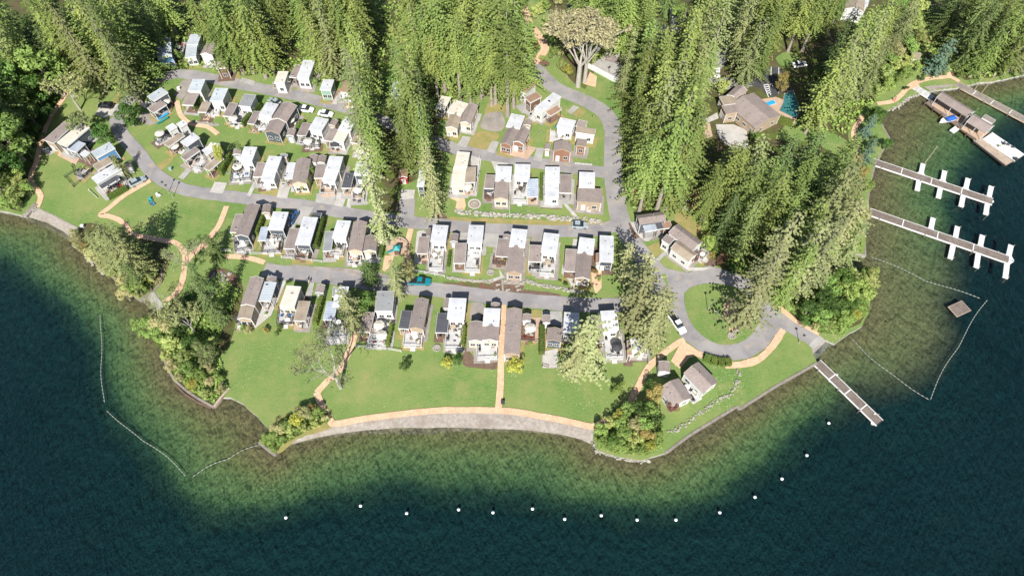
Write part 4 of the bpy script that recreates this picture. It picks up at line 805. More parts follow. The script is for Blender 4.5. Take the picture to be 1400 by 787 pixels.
# --- upper cluster
rU = 'homes inside the upper loop'
home(K4, 'pinkish white roofed home with two brown roofs at the foot of the conifers', 'pinkish white roofed home', 'wall_cream', [('M', 320, 252, 252, 352, 138, 'C', 'f'), ('L', 275, 352, 232, 475, 108, 'T', 'g'), ('L', 415, 275, 352, 432, 100, 'B'), ('P', 190, 207, 135, 310, 88, 'C')], rU)
home(K4, 'home of white roof and twin brown gables with rusty red walls', 'twin brown gables', 'wall_rust', [('M', 802, 362, 757, 470, 125, 'W'), ('L', 762, 475, 695, 615, 110, 'B'), ('L', 857, 480, 802, 600, 108, 'B'), ('S', 893, 402, 882, 450, 60, 'B')], rU)
home(K4, 'small orange brown square roofed home beside the lane in the upper loop', 'orange brown square roof', 'wall_brown', [('M', 978, 187, 882, 236, 138, 'R', 'f')], rU)
home(K4, 'rust roofed cabin under the last conifer by the upper road', 'rust roofed cabin', 'wall_white', [('M', 930, 82, 842, 158, 86, 'R')], rU)
home(K5, 'long white roofed home with tan side roof and white lower deck', 'long white home in the upper loop', 'wall_white', [('M', 583, 85, 372, 260, 150, 'W'), ('P', 602, 224, 482, 298, 128, 'R'), ('D', 375, 275, 300, 345, 120, 'w')], rU)
home(K5, 'home of wide white roof and low brown roofs near the bend', 'wide white roof near the bend', 'wall_white', [('M', 702, 357, 664, 453, 190, 'W'), ('P', 868, 372, 838, 440, 112, 'B'), ('L', 905, 452, 888, 515, 220, 'T', 'f'), ('E', 880, 520, 870, 600, 190, 'w')], rU)
home(K5, 'brown gabled home behind a broad white terrace with blue umbrella', 'blue umbrella terrace home', 'wall_rust', [('M', 645, 615, 635, 712, 200, 'B'), ('D', 605, 480, 595, 590, 200, 'w'), ('L', 860, 582, 845, 650, 110, 'B'), ('S', 480, 630, 470, 690, 62, 'B')], rU)
# --- cottages at the turning place
rV = 'cottages by the turning place'
c = home(K7, 'brown shingled cottage with glazed sun room under tall conifers', 'glazed sun room cottage', 'wall_slate', [('M', 120, 405, 475, 355, -135, 'B', 'g'), ('P', 200, 520, 350, 495, -95, 'X'), ('P', 360, 490, 450, 475, -95, 'K'), ('P', 455, 480, 565, 465, -90, 'R')], rV, 'cottage', 'cottage')
c = home(E3, 'long brown ridged cottage with white terrace beside the asphalt turning place', 'white terrace cottage', 'wall_white', [('M', 397, 258, 560, 380, -108, 'B'), ('L', 405, 365, 530, 455, -95, 'T', 'g'), ('L', 335, 318, 385, 350, -60, 'B', 'f'), ('D', 560, 430, 610, 460, -80, 'w')], rV, 'cottage', 'cottage')
rX = 'lodges on the southern point'
home(E4, 'left mauve roofed lodge of the pair on the southern lawn point', 'left lodge of the pair', 'wall_white', [('M', 368, 608, 455, 738, 177, 'B'), ('E', 475, 620, 560, 730, 90, 'w')], rX, 'lodge', 'lodge', zM=3.3)
home(E4, 'right mauve roofed lodge of the pair nearest the curved hedge', 'right lodge of the pair', 'wall_white', [('M', 515, 503, 646, 638, 176, 'B'), ('E', 500, 590, 580, 665, 80, 'w')], rX, 'lodge', 'lodge', zM=3.3)
shed(E4, 335, 465, 335, 535, 78, 'B', 'small square hut with mauve roof beside the curving orange path', 'wall_white', 2.6, 'hut')
# clubhouse
c = home(K8, 'large brown roofed clubhouse with two long skylights beside the pool', 'clubhouse', 'wall_tan', [('M', 457, 395, 775, 662, 480, 'B', 'g'), ('M', 470, 262, 345, 375, 190, 'B', 'g'), ('L', 400, 395, 225, 420, -110, 'T', 'f'), ('L', 390, 500, 250, 520, -110, 'B', 'f'), ('E', 430, 640, 600, 787, 120, 't')], 'clubhouse', 'clubhouse', 'clubhouse', zM=3.2)
home(E5, 'grey roofed house with white porch on lawn at the top edge right', 'top edge house', 'wall_white', [('M', 250, -60, 235, 75, 130, 'T', 'g'), ('L', 320, -30, 300, 40, 50, 'W'), ('D', 245, 80, 240, 105, 90, 'w')], 'outlying houses', 'house', 'house')
shed(E5, 655, 355, 640, 405, 60, 'T', 'small grey roofed shed beside the blue green spruce above the boathouse', 'wall_grey', 2.6)
home(E1, 'dark house with pale roof hidden by the tall conifers north of the long wood', 'hidden pale house', 'wall_slate', [('M', 300, 480, 285, 570, 80, 'M'), ], 'outlying houses', 'house', 'house')
home(E1, 'white house in deep shade beside two parked cars at the top edge', 'shaded top edge house', 'wall_white', [('M', 410, 60, 430, 150, 70, 'W'), ], 'outlying houses', 'house', 'house')
home(A1, 'blue white roofed home in deep shade behind the corner of the upper road', 'deep shade blue home', 'wall_blue', [('M', 1100, 265, 1110, 390, 95, 'M'), ], 'outlying houses', 'house', 'house')
home(A3, 'small white cabin in shade between two tall conifer rows', 'shaded cabin between conifer rows', 'wall_white', [('M', 410, 550, 400, 640, 60, 'W')], 'outlying houses', 'cabin', 'cabin')
home(K6, 'narrow blue white cabin in tree shade left of the cream roofed home', 'narrow cabin in tree shade', 'wall_slate', [('M', 1130 - 200 - 0, -190, 905, -30, 60, 'W')], 'outlying houses', 'cabin', 'cabin')
shed(G1, 855, 505, 865, 545, 48, 'B', 'small pale shed by the bend of the curving road', 'wall_white', 2.2)
# ------------------------------------------------------------------ furniture on the decks
def chair_me(cm):
    mb = MB(); mb.box(-.28, -.28, .34, .28, .28, .44); mb.hexa([(-.28, .22, .44), (.28, .22, .44), (.28, .30, .44), (-.28, .30, .44)], [(-.26, .34, .95), (.26, .34, .95), (.26, .40, .95), (-.26, .40, .95)])
    for x in (-.25, .25):
        for y in (-.25, .25): mb.box(x - .025, y - .025, 0, x + .025, y + .025, .34)
        mb.box(x - .03, -.25, .6, x + .03, .28, .64); mb.box(x - .025, -.25, .44, x + .025, -.2, .6)
    return mb.mesh('patio_chair', cm)
CH = {k: chair_me(k) for k in ('charcoal', 'wicker', 'white_paint', 'cushion_red', 'cushion_blue')}
def table_me(m):
    mb = MB(); mb.disc((0, 0), .65, .70, .75, 18); mb.tube((0, 0, .05), (0, 0, .70), .05, .05, 8); mb.disc((0, 0), .3, 0, .05, 12); return mb.mesh('patio_table', m)
TB = {k: table_me(k) for k in ('charcoal', 'white_paint', 'wood_light')}
def umbrella(loc, mt, label):
    o = empty('patio_umbrella', loc, R.random(), label, 'umbrella', 'patio umbrellas')
    mb = MB(); n = 8; r = 1.35
    vs = [(0, 0, 2.65)] + [(r * math.cos(2 * math.pi * i / n), r * math.sin(2 * math.pi * i / n), 2.1) for i in range(n)] + [(0, 0, 2.60)] + [(r * math.cos(2 * math.pi * i / n), r * math.sin(2 * math.pi * i / n), 1.98) for i in range(n)]
    mb.add(vs, [(0, 1 + i, 1 + (i + 1) % n) for i in range(n)] + [(n + 1, n + 2 + (i + 1) % n, n + 2 + i) for i in range(n)] + [(1 + i, n + 2 + i, n + 2 + (i + 1) % n, 1 + (i + 1) % n) for i in range(n)])
    mb.build('canopy', mt, o)
    mb = MB(); mb.tube((0, 0, 0), (0, 0, 2.7), .03, .025, 6); mb.disc((0, 0), .28, 0, .08, 12); mb.build('pole', 'steel', o)
    return o
def sofa(loc, rz, m, cm, label):
    o = empty('patio_sofa', loc, rz, label, 'sofa', 'patio sofas')
    mb = MB(); mb.box(-.95, -.4, .05, .95, .4, .3); mb.box(-.95, .3, .3, .95, .4, .75); mb.box(-.95, -.4, .3, -.83, .3, .6); mb.box(.83, -.4, .3, .95, .3, .6); mb.build('frame', m, o)
    for x in (-.41, .41):
        mb = MB(); mb.box(x - .40, -.38, .305, x + .40, .28, .45); mb.box(x - .38, .12, .455, x + .38, .28, .8); mb.build('cushion', cm, o)
def grill(loc, rz, label):
    o = empty('barbecue_grill', loc, rz, label, 'grill', 'barbecue grills')
    mb = MB(); mb.box(-.65, -.25, .85, .65, .25, .9); mb.box(-.3, -.25, .1, .3, .25, .85); mb.build('cart', 'steel', o)
    mb = MB(); mb.hexa([(-.36, -.27, .9), (.36, -.27, .9), (.36, .27, .9), (-.36, .27, .9)], [(-.33, -.12, 1.2), (.33, -.12, 1.2), (.33, .2, 1.2), (-.33, .2, 1.2)]); mb.build('lid', 'black', o, bevel=.04)
def planter(loc, label, lm):
    o = empty('planter', loc, 0, label, 'planter', 'deck planters')
    mb = MB(); mb.disc((0, 0), .2, 0, .45, 10, .3); mb.build('pot', R.choice(('charcoal', 'roof_rust', 'white_paint')), o)
    mb = MB(); leafball(mb, (0, 0, .65), .38, .35, 40, .16, R); mb.build('plant', lm, o)
def leafball(mb, c, r, h, n, sz, rng, shell=.6):
    for i in range(n):
        a = rng.uniform(0, 2 * math.pi); e = math.asin(rng.uniform(-.6, 1)); q = rng.uniform(shell, 1) ** .6
        p = Vector((c[0] + r * q * math.cos(a) * math.cos(e), c[1] + r * q * math.sin(a) * math.cos(e), c[2] + h * q * math.sin(e)))
        nrm = Vector((math.cos(a) * math.cos(e) + rng.uniform(-.6, .6), math.sin(a) * math.cos(e) + rng.uniform(-.6, .6), math.sin(e) + rng.uniform(-.2, .8))).normalized()
        t = nrm.orthogonal().normalized(); t = Matrix.Rotation(rng.uniform(0, 6.3), 3, nrm) @ t; b = nrm.cross(t); s_ = sz * rng.uniform(.6, 1.3)
        mb.add([p - t * s_, p + b * s_ * .6, p + t * s_, p - b * s_ * .6], [(0, 1, 2, 3)])
FR = random.Random(5)
for (c, ang, L_, W, z, ref, seed, covered) in DECKS:
    ca, sa = math.cos(ang), math.sin(ang)
    at = lambda x, y: (c.x + x * ca - y * sa, c.y + x * sa + y * ca, z)
    if covered:
        if L_ < 3: continue
        for i in range(2):
            o = inst('patio_chair', CH[FR.choice(('charcoal', 'wicker'))], None, at(L_ * (.36 + .1 * i), FR.uniform(-.3, .3) * W), ang + FR.uniform(0, 6))
            tag(o, f'patio chair under the side porch of the {ref}', 'chair', f'porch chairs of the {ref}')
        continue
    area = L_ * W
    kinds = ['set', 'sofa', 'grill', 'planter', 'umb', 'lounge']
    n = 1 if area < 8 else 3 if area < 22 else 5
    k0 = FR.randrange(6)
    if 'umbrella' in ref: order = ['umb', 'set', 'set', 'sofa', 'planter']
    elif 'sofa' in ref: order = ['sofa', 'sofa', 'set', 'grill', 'planter']
    else: order = [kinds[(k0 + i) % 6] for i in range(n)]
    order = order[:n + 1]
    m = len(order)
    for i, k in enumerate(order):
        x = -L_ / 2 + L_ * (i + .5) / m; y = FR.uniform(-.18, .18) * W
        if k == 'set' or k == 'umb':
            tm = FR.choice(('charcoal', 'white_paint', 'wood_light', 'white_paint')); cm = FR.choice(('charcoal', 'wicker', 'wicker', 'white_paint'))
            tag(inst('patio_table', TB[tm], None, at(x, y)), f"round {'dark' if tm == 'charcoal' else 'pale'} patio table on the deck of the {ref}", 'table', 'patio tables')
            for q in range(4 if W > 2.6 else 2):
                t = q * math.pi / 2 + .4; p = at(x + .95 * math.cos(t), y + .95 * math.sin(t))
                tag(inst('patio_chair', CH[cm], None, p, ang + t - math.pi / 2), f'patio chair at the round table of the {ref}', 'chair', f'table chairs of the {ref}')
            if k == 'umb' or 'umbrella' in ref and k == 'umb':
                q = at(x, y); umbrella(q, 'teal' if 'blue umbrella' in ref else FR.choice(('cushion', 'charcoal', 'cushion')) if 'umbrella' not in ref else 'black', f"{'blue' if 'blue umb' in ref else 'octagonal'} patio umbrella on the deck of the {ref}")
        elif k == 'sofa': sofa(at(x, W * .3), ang, 'wicker' if 'sofa' not in ref else 'black', FR.choice(('cushion', 'cushion', 'charcoal')) if 'sofa' not in ref else 'charcoal', f'two seat patio sofa on the deck of the {ref}')
        elif k == 'grill': grill(at(x, -W * .36), ang, f'steel barbecue grill on the deck of the {ref}')
        elif k == 'planter': planter(at(x, W * .4), f'potted plant on the deck of the {ref}', FR.choice(('leaf_green', 'leaf_dark', 'leaf_red')))
        elif k == 'lounge':
            cm = FR.choice(('cushion_blue', 'cushion_red', 'white_paint'))
            for q in (-.5, .5):
                tag(inst('patio_chair', CH[cm], None, at(x, q * W * .5), ang + FR.uniform(-.5, .5) - 1.57), f"{ {'cushion_blue': 'blue', 'cushion_red': 'red', 'white_paint': 'white'}[cm]} lounge chair on the deck of the {ref}", 'chair', f'lounge chairs of the {ref}')
# ------------------------------------------------------------------ vehicles
def car(T, xa, ya, xb, yb, col, label, kind='car', L_=4.5):
    """rear A to front B"""
    a = P(*T(xa, ya), .7); b = P(*T(xb, yb), .7); d = (b - a); ang = math.atan2(d.y, d.x); c = (a + b) / 2
    o = empty('parked_car' if kind != 'truck' else 'pickup_truck', (c.x, c.y, .17), ang, label, 'car' if kind != 'truck' else 'pickup truck', 'parked vehicles')
    W = 1.85; l = L_ / 2; w = W / 2
    def loft(secs):
        mb = MB(); vs = []; fs = []
        for i, (x, zb, zt, ww, wt) in enumerate(secs):
            vs += [(x, -ww, zb), (x, ww, zb), (x, ww, (zb + zt) / 2), (x, wt, zt), (x, -wt, zt), (x, -ww, (zb + zt) / 2)]
            if i:
                o_ = (i - 1) * 6
                fs += [(o_ + k, o_ + (k + 1) % 6, o_ + 6 + (k + 1) % 6, o_ + 6 + k) for k in range(6)]
        n = len(secs); fs += [tuple(range(6))[::-1], tuple(range(6 * n - 6, 6 * n))]
        mb.add(vs, fs); return mb
    if kind == 'truck':
        secs = [(-l, .45, .95, w * .95, w * .92), (-l + .1, .3, 1.0, w, w * .95), (.2, .3, 1.02, w, w * .95), (l - 1.3, .3, 1.05, w, w * .93), (l - .25, .32, .95, w * .97, w * .85), (l, .42, .75, w * .85, w * .75)]
        cab = [(-.6, 1.0, 1.05, w * .93, w * .9), (-.5, 1.0, 1.68, w * .92, w * .76), (.7, 1.0, 1.7, w * .92, w * .76), (1.35, 1.0, 1.06, w * .92, w * .88)]
    else:
        secs = [(-l, .42, .8, w * .85, w * .78), (-l + .2, .25, .95, w * .97, w * .9), (-l + 1.2, .22, 1.0, w, w * .93), (l - 1.4, .22, .98, w, w * .92), (l - .35, .25, .85, w * .95, w * .82), (l, .4, .65, w * .78, w * .7)]
        r = -l + .35 if kind == 'suv' else -l + .75
        cab = [(r, .95, 1.02, w * .9, w * .86), (r + .45, .95, 1.5, w * .9, w * .72), (l - 2.1, .95, 1.52, w * .9, w * .72), (l - 1.25, .93, 1.0, w * .9, w * .86)]
    loft(secs).build('body', col, o, smooth=False, bevel=.06)
    loft(cab).build('window_glass', 'glass_dark', o)
    mb = MB(); x0, x1 = cab[1][0] + .05, cab[2][0] - .05; z = cab[2][2]; mb.box(x0, -w * .7, z - .02, x1, w * .7, z + .05); mb.build('roof', col, o, bevel=.02)
    if kind == 'truck':
        mb = MB(); mb.box(-l + .15, -w * .8, 1.01, -.7, w * .8, 1.06); mb.build('bed', 'black', o)
    for sx in (-l + .85, l - .85):
        for sy in (-1, 1):
            mb = MB(); mb.tube((sx, sy * (w - .2), .33), (sx, sy * (w + .02), .33), .33, .33, 14); wh = mb.build('wheel', 'rubber', o)
            mb = MB(); mb.tube((sx, sy * (w + .02), .33), (sx, sy * (w + .035), .33), .2, .18, 10); mb.build('rim', 'steel', wh)
    for sy in (-1, 1):
        mb = MB(); mb.box(l - .12, sy * w * .6 - .15, .6, l + .01, sy * w * .6 + .15, .72); mb.build('headlight', 'white_paint', o)
        mb = MB(); mb.box(-l - .01, sy * w * .65 - .12, .65, -l + .1, sy * w * .65 + .12, .8); mb.build('tail_light', 'car_red', o)
    return o
car(Dt, 555, 270, 472, 263, 'car_black', 'black car parked on the pale pad beside the left road')
car(K1, 700, 240, 785, 252, 'car_white', 'white car parked beside the upper road, just right of the widest brown roof')
car(K1, 860, 278, 955, 292, 'car_white', 'white car parked beside the upper road, nearer the conifer column')
car(K1, 490, 190, 450, 172, 'car_silver', 'pale car on the upper road, half hidden behind a white roof', 'suv', 4.2)
car(K1, 1150, 240, 1225, 262, 'car_white', 'white car on the upper road, partly under conifer branches')
car(Q2, 1000, 625, 1093, 630, 'car_silver', 'pale blue hatchback on the verge below the stone retaining wall', 'suv', 4.3)
car(Q4, 0, 515, 140, 518, 'car_teal', 'teal pickup truck parked beside the low road', 'truck', 5.4)
car(E4, 390, 165, 455, 255, 'car_white', 'white pickup truck with black bed at the turning place', 'truck', 5.6)
car(E1, 325, 240, 395, 236, 'car_silver', 'silver car parked on the drive at the top edge', 'suv')
car(E1, 345, 272, 412, 255, 'car_black', 'black car parked on the drive at the top edge beside a silver car')
car(Q3, 475, 265, 512, 200, 'car_blue', 'dark blue car tucked beside a white roof in the middle row')
car(G1, 905, 640, 945, 620, 'car_silver', 'silver car in shade near the top of the diagonal orange path', 'suv')
car(G8, 500, 110, 535, 50, 'car_black', 'dark car under trees at the top edge right of the dirt track')
car(E1, 690, 560, 690, 420, 'car_white', 'white car in deep shade on the drive north of the clubhouse')
car(E1, 1210, 440, 1280, 430, 'car_white', 'white car in deep tree shade right of the car park')
# ------------------------------------------------------------------ trees
def build_np(name, V, Fq, mat_):
    me = bpy.data.meshes.new(name); me.from_pydata(V, [], Fq); me.materials.append(MATS[mat_]); me.update(); return me
def conifer(seed, mt, h=30.0, Rr=4.6, cb=.12, dens=1.0, shape=.8, droop=.32, size=1.0):
    rng = random.Random(seed); V = []; Fq = []
    z = h * .995; step0 = .88; q1, q2, q3 = rng.uniform(0, 6), rng.uniform(0, 6), rng.uniform(.25, .5)
    gap = [(rng.uniform(.15, .85), rng.uniform(0, 6.28)) for _ in range(7)]
    while z > cb * h:
        t = (z - cb * h) / (h - cb * h); L_ = Rr * ((1 - t) ** (shape * .8)) * min(1, .6 + t * 3) + .2
        L_ *= rng.uniform(.85, 1.1)
        nb = max(4, int((6 + 5 * (1 - t)) * dens))
        a0 = rng.uniform(0, 6.28)
        for b in range(nb):
            a = a0 + 2 * math.pi * b / nb + rng.uniform(-.3, .3); Lb = L_ * rng.choice((1.2, 1, .9, .75, .5)) * rng.uniform(.85, 1.12) * (1 + .22 * math.sin(a * 2 + q1 + z * .25) + .14 * math.sin(a + z * q3 + q2))
            if any(abs(t - g0) < .07 and math.cos(a - g1) > .35 for g0, g1 in gap): Lb *= .45
            dx, dy = math.cos(a), math.sin(a); n = max(1, int(Lb / .62)); zz = z + rng.uniform(-.4, .4)
            for k in range(n):
                s_ = (k + .75) / n * Lb
                px, py = dx * s_, dy * s_; pz = zz - droop * s_ * (.5 + .5 * s_ / max(L_, .1)) + rng.uniform(-.12, .12)
                for sd in ((-1, 1, .3) if k < n - 1 else (0, .5)):
                    aa = a + sd * rng.uniform(.4, .95); ux, uy = math.cos(aa), math.sin(aa); ln = rng.uniform(.5, .9) * (1.05 - .3 * k / n) * size; wd = rng.uniform(.15, .28) * size
                    dz = -rng.uniform(.15, .55); tl = rng.uniform(-.35, .35)
                    nx, ny = -uy, ux; o = len(V)
                    pz += rng.uniform(-.1, .05); V += [(px, py, pz), (px + ux * ln * .45 + nx * wd, py + uy * ln * .45 + ny * wd, pz + dz * ln * .3 + tl * wd), (px + ux * ln, py + uy * ln, pz + dz * ln), (px + ux * ln * .45 - nx * wd, py + uy * ln * .45 - ny * wd, pz + dz * ln * .3 - tl * wd)]
                    Fq.append((o, o + 1, o + 2, o + 3))
        z -= step0 * rng.uniform(.8, 1.2) * (1 if dens >= 1 else 1.3)
    return build_np('crown', V, Fq, mt)
def trunk_me(h, r, mt, seed, limbs=0, top=.96):
    rng = random.Random(seed); mb = MB(); n = 7; pts = [Vector((0, 0, -.3))]
    for i in range(1, n + 1): pts.append(Vector((rng.uniform(-.1, .1) * i * .3, rng.uniform(-.1, .1) * i * .3, h * top * i / n)))
    for i in range(n):
        r0 = r * (1 - .9 * i / n) * (1.35 if i == 0 else 1); r1 = r * (1 - .9 * (i + 1) / n); mb.tube(pts[i], pts[i + 1], r0, r1, 8, False)
    for i in range(limbs):
        z = h * rng.uniform(.3, .85); a = rng.uniform(0, 6.28); l = h * rng.uniform(.15, .3) * (1.2 - z / h); p = Vector((0, 0, z)); q = p + Vector((math.cos(a) * l, math.sin(a) * l, l * rng.uniform(.2, .9))); mb.tube(p, q, r * .28, r * .08, 5, False)
    return mb.mesh('trunk', mt)
CON = {}
TR = {}
for i in range(5): CON['fir', i] = conifer(i, 'needles', 30, 5.0, .10, 1.0, .66)
for i in range(4): CON['cedar', i] = conifer(20 + i, 'needles', 30, 5.3, .22, 1.1, .5, .45)
for i in range(3): CON['dark', i] = conifer(30 + i, 'needles_dark', 30, 5.2, .05, 1.1, .6)
for i in range(4): CON['pale', i] = conifer(40 + i, 'needles_pale', 30, 5.0, .12, .95, .62, .25)
for i in range(3): CON['high', i] = conifer(50 + i, 'needles', 30, 5.2, .4, 1.05, .5, .42)
for i in range(3): CON['light', i] = conifer(70 + i, 'needles_light', 30, 5.0, .12, .95, .6, .3)
for i in range(1): CON['blue', i] = conifer(60 + i, 'needles_blue', 12, 3.6, .03, 1.4, .8, .3)
TR['t30'] = trunk_me(30, .5, 'bark', 1); TR['t30p'] = trunk_me(30, .42, 'bark', 2); TR['t12'] = trunk_me(12, .3, 'bark', 3)
def broad(seed, mt, h, r, n=16, leaves=105, sz=.33, cb=.25):
    """uneven crown of leaf clumps"""
    rng = random.Random(seed); mb = MB()
    for i in range(n):
        a = rng.uniform(0, 6.28); q = r * math.sqrt(rng.uniform(0, .75)); z = h * rng.uniform(cb + .12, .92); f = 1 - .55 * abs(z / h - .5)
        leafball(mb, (q * f * math.cos(a), q * f * math.sin(a), z), r * rng.uniform(.28, .45), h * rng.uniform(.09, .15), leaves, sz, rng)
    return mb.mesh('crown', mt)
BR = {}
for nm, mt in (('green', 'leaf_green'), ('bdark', 'leaf_dark'), ('lime', 'leaf_lime'), ('yellow', 'leaf_yellow'), ('olive', 'leaf_olive'), ('red', 'leaf_red'), ('brown', 'leaf_brown')):
    for i in range(2): BR[nm, i] = broad(len(nm) * 7 + i, mt, 10, 4)
TR['b10'] = trunk_me(10, .28, 'bark', 9, 8, .8)
def bare(seed, h, mt, leaf=None, nleaf=0, spread=.55, n0=3, pal=1.0):
    """forking bare limbs, a few leaves at their ends"""
    rng = random.Random(seed); mb = MB(); lf = MB(); tr = MB()
    def grow(m, p, d, l, r, lv):
        q = p + d * l; m.tube(p, q, r, r * .68, 6 if lv < 2 else 4, False)
        if lv >= (6 if nleaf < 3 else 5) or r < .012:
            if leaf and rng.random() < .9: leafball(lf, q, .8, .6, nleaf, .32 if nleaf > 2 else .2, rng, .1)
            return
        k = 2 if rng.random() < .55 else 3
        for i in range(k):
            nd = (d + Vector((rng.uniform(-1, 1), rng.uniform(-1, 1), rng.uniform(-.25, .5))) * spread).normalized()
            grow(mb, q, nd, l * rng.uniform(.62, .85), r * .64, lv + 1)
            if leaf and lv >= 3: leafball(lf, q, .6, .5, max(1, nleaf // 2), .3 if nleaf > 2 else .16, rng, .1)
    tr.tube((0, 0, -.3), (0, 0, h * .34), h * .028, h * .02, 9, False)
    for i in range(n0):
        a = i * 2 * math.pi / n0 + rng.uniform(-.4, .4); grow(mb, Vector((0, 0, h * rng.uniform(.26, .34))), Vector((math.cos(a) * .5, math.sin(a) * .5, 1)).normalized(), h * .2, h * .011, 0)
    return tr.mesh('trunk', mt), mb.mesh('limbs', mt), (lf.mesh('crown', leaf) if leaf else None)
BARE = {'maple': bare(3, 22, 'bark_pale', 'leaf_bud', 4, .55, 5), 'snag': bare(8, 16, 'bark_pale', 'needles_pale', 2, .75, 4), 'alder': bare(15, 14, 'bark_pale', 'needles_pale', 5, .6, 4)}
TREES = []
def tree(x, y, h, kind='fir', r=1.0, label=None, group=None, cat='tree', v=None, sh=1.0):
    c = P(x, y)
    rz = R.uniform(0, 6.28); v = R.randrange(12) if v is None else v
    if kind in BARE:
        t, l, f = BARE[kind]; base = {'maple': 22, 'snag': 16, 'alder': 14}[kind]; k = h / base
        o = empty('bare_tree' if kind != 'maple' else 'maple_tree', c, rz, label, cat, group); o.scale = (k * r, k * r, k)
        inst('trunk', t, o); inst('limbs', l, o)
        if f: inst('crown', f, o)
        return o
    if ('x' + kind) in ():
        pass
    if (kind, 0) in CON:
        n = len([1 for q in CON if q[0] == kind]); base = 12 if kind == 'blue' else 30
        o = empty('conifer_tree', c, rz, label, cat, group); k = h / base; w = (k ** .55) * r * R.uniform(.9, 1.12); o.scale = (w, w * R.uniform(.92, 1.08), k)
        inst('trunk', TR['t12' if kind == 'blue' else 't30p' if kind == 'pale' else 't30'], o); inst('crown', CON[kind, v % n], o)
    else:
        o = empty('leafy_tree', c, rz, label, cat, group); k = h / 10; o.scale = (k * r, k * r, k)
        inst('trunk', TR['b10'], o); inst('crown', BR[kind, v % 2], o)
    return o
NAME = {'fir': 'green conifer', 'cedar': 'dense drooping conifer', 'dark': 'dark green conifer', 'pale': 'pale grey green conifer', 'high': 'bare stemmed conifer', 'blue': 'blue green spruce', 'light': 'pale yellow green conifer', 'bdark': 'dark green leafy tree', 'green': 'bright green leafy tree'}
def wood(place, group, lst):
    for e in lst:
        x, y, h, k = e[:4]; h *= R.choice((.9, .95, 1.0)) if 'column' in place or k == 'light' else R.choice((.7, .82, .9, 1.0, 1.04)); x += R.uniform(-4, 4); y += R.uniform(-3, 3);
        if R.random() < (0 if 'column' in place or k == 'light' else .2 if y < 95 else .08 if 'the bay' in place else 0): continue

        r = (e[4] if len(e) > 4 else 1.0) * 1.04
        sz = 'towering' if h >= 33 else 'tall' if h >= 26 else 'mid height' if h >= 18 else 'small'
        tree(x, y, h, k, r, f'{sz} {NAME.get(k, k + " leafy tree")} {place}', f'{sz} {NAME.get(k, k + " leafy trees")}s {group}')
wood('in the dark wood at the left edge', 'in the left edge wood', [(-20, 270, 16, 'bdark'), (8, 268, 14, 'green'), (-35, 240, 28, 'dark'), (0, 238, 28, 'fir'), (22, 245, 16, 'bdark'), (35, 222, 15, 'green'), (12, 212, 18, 'green'), (-20, 205, 28, 'fir'), (38, 195, 28, 'dark'), (20, 180, 30, 'fir'), (52, 172, 15, 'green'), (0, 172, 18, 'green'), (35, 155, 18, 'green'), (62, 148, 15, 'bdark'), (12, 148, 28, 'fir'), (-12, 140, 28, 'dark'), (48, 130, 28, 'fir'), (76, 125, 15, 'green'), (25, 122, 17, 'bdark'), (65, 108, 28, 'fir'), (88, 102, 24, 'dark'), (42, 100, 28, 'pale'), (0, 105, 28, 'pale'), (20, 88, 28, 'pale'), (75, 88, 26, 'dark'), (50, 78, 28, 'dark'), (95, 82, 28, 'fir'), (30, 62, 28, 'fir'), (70, 60, 28, 'fir'), (5, 60, 26, 'pale')])
wood('in the wood above the left road bend', 'above the left road bend', [(108, 100, 28, 'fir'), (128, 108, 30, 'fir'), (147, 124, 33, 'pale'), (150, 106, 30, 'fir'), (168, 116, 30, 'fir'), (192, 143, 36, 'pale'), (200, 128, 34, 'fir'), (185, 118, 32, 'fir'), (212, 112, 32, 'fir'), (200, 100, 30, 'cedar'), (178, 98, 30, 'fir'), (158, 90, 30, 'fir'), (136, 88, 30, 'fir'), (115, 84, 28, 'fir'), (218, 92, 28, 'dark'), (190, 80, 28, 'fir'), (168, 74, 28, 'fir'), (145, 68, 28, 'pale'), (122, 62, 28, 'fir'), (98, 60, 28, 'fir'), (232, 75, 26, 'dark'), (205, 62, 26, 'fir'), (180, 55, 26, 'fir'), (155, 48, 26, 'fir'), (95, 40, 26, 'fir'), (125, 38, 26, 'fir'), (240, 48, 24, 'cedar'), (262, 42, 20, 'cedar'), (215, 40, 24, 'dark')])
wood('in the wood behind the upper road, left half', 'behind the upper road, left half', [(318, 96, 26, 'cedar', 1.1), (333, 102, 28, 'cedar'), (348, 100, 30, 'cedar', 1.1), (362, 104, 28, 'fir'), (376, 102, 28, 'cedar', 1.1), (305, 84, 26, 'fir'), (322, 82, 28, 'fir'), (340, 85, 28, 'cedar'), (358, 86, 28, 'fir'), (372, 86, 26, 'dark'), (388, 74, 26, 'cedar'), (290, 62, 26, 'fir'), (310, 62, 26, 'fir'), (330, 64, 26, 'fir'), (352, 64, 26, 'cedar'), (372, 62, 26, 'dark'), (398, 60, 26, 'cedar'), (420, 62, 28, 'cedar'), (432, 80, 30, 'fir'), (446, 103, 32, 'fir'), (458, 104, 33, 'pale'), (285, 36, 22, 'fir'), (310, 38, 22, 'fir'), (340, 38, 22, 'fir'), (370, 38, 22, 'cedar'), (400, 38, 22, 'cedar'), (430, 42, 24, 'fir')])
wood('in the tall stand left of the meadow gap', 'left of the meadow gap', [(480, 97, 33, 'high'), (474, 93, 32, 'high'), (500, 92, 34, 'high', 1.1), (505, 97, 33, 'high'), (452, 78, 30, 'fir'), (465, 82, 30, 'cedar'), (488, 78, 32, 'cedar'), (450, 54, 28, 'cedar'), (475, 58, 28, 'fir'), (500, 58, 28, 'cedar'), (508, 62, 26, 'cedar'), (460, 32, 26, 'cedar'), (490, 34, 26, 'cedar'), (506, 34, 24, 'fir')])
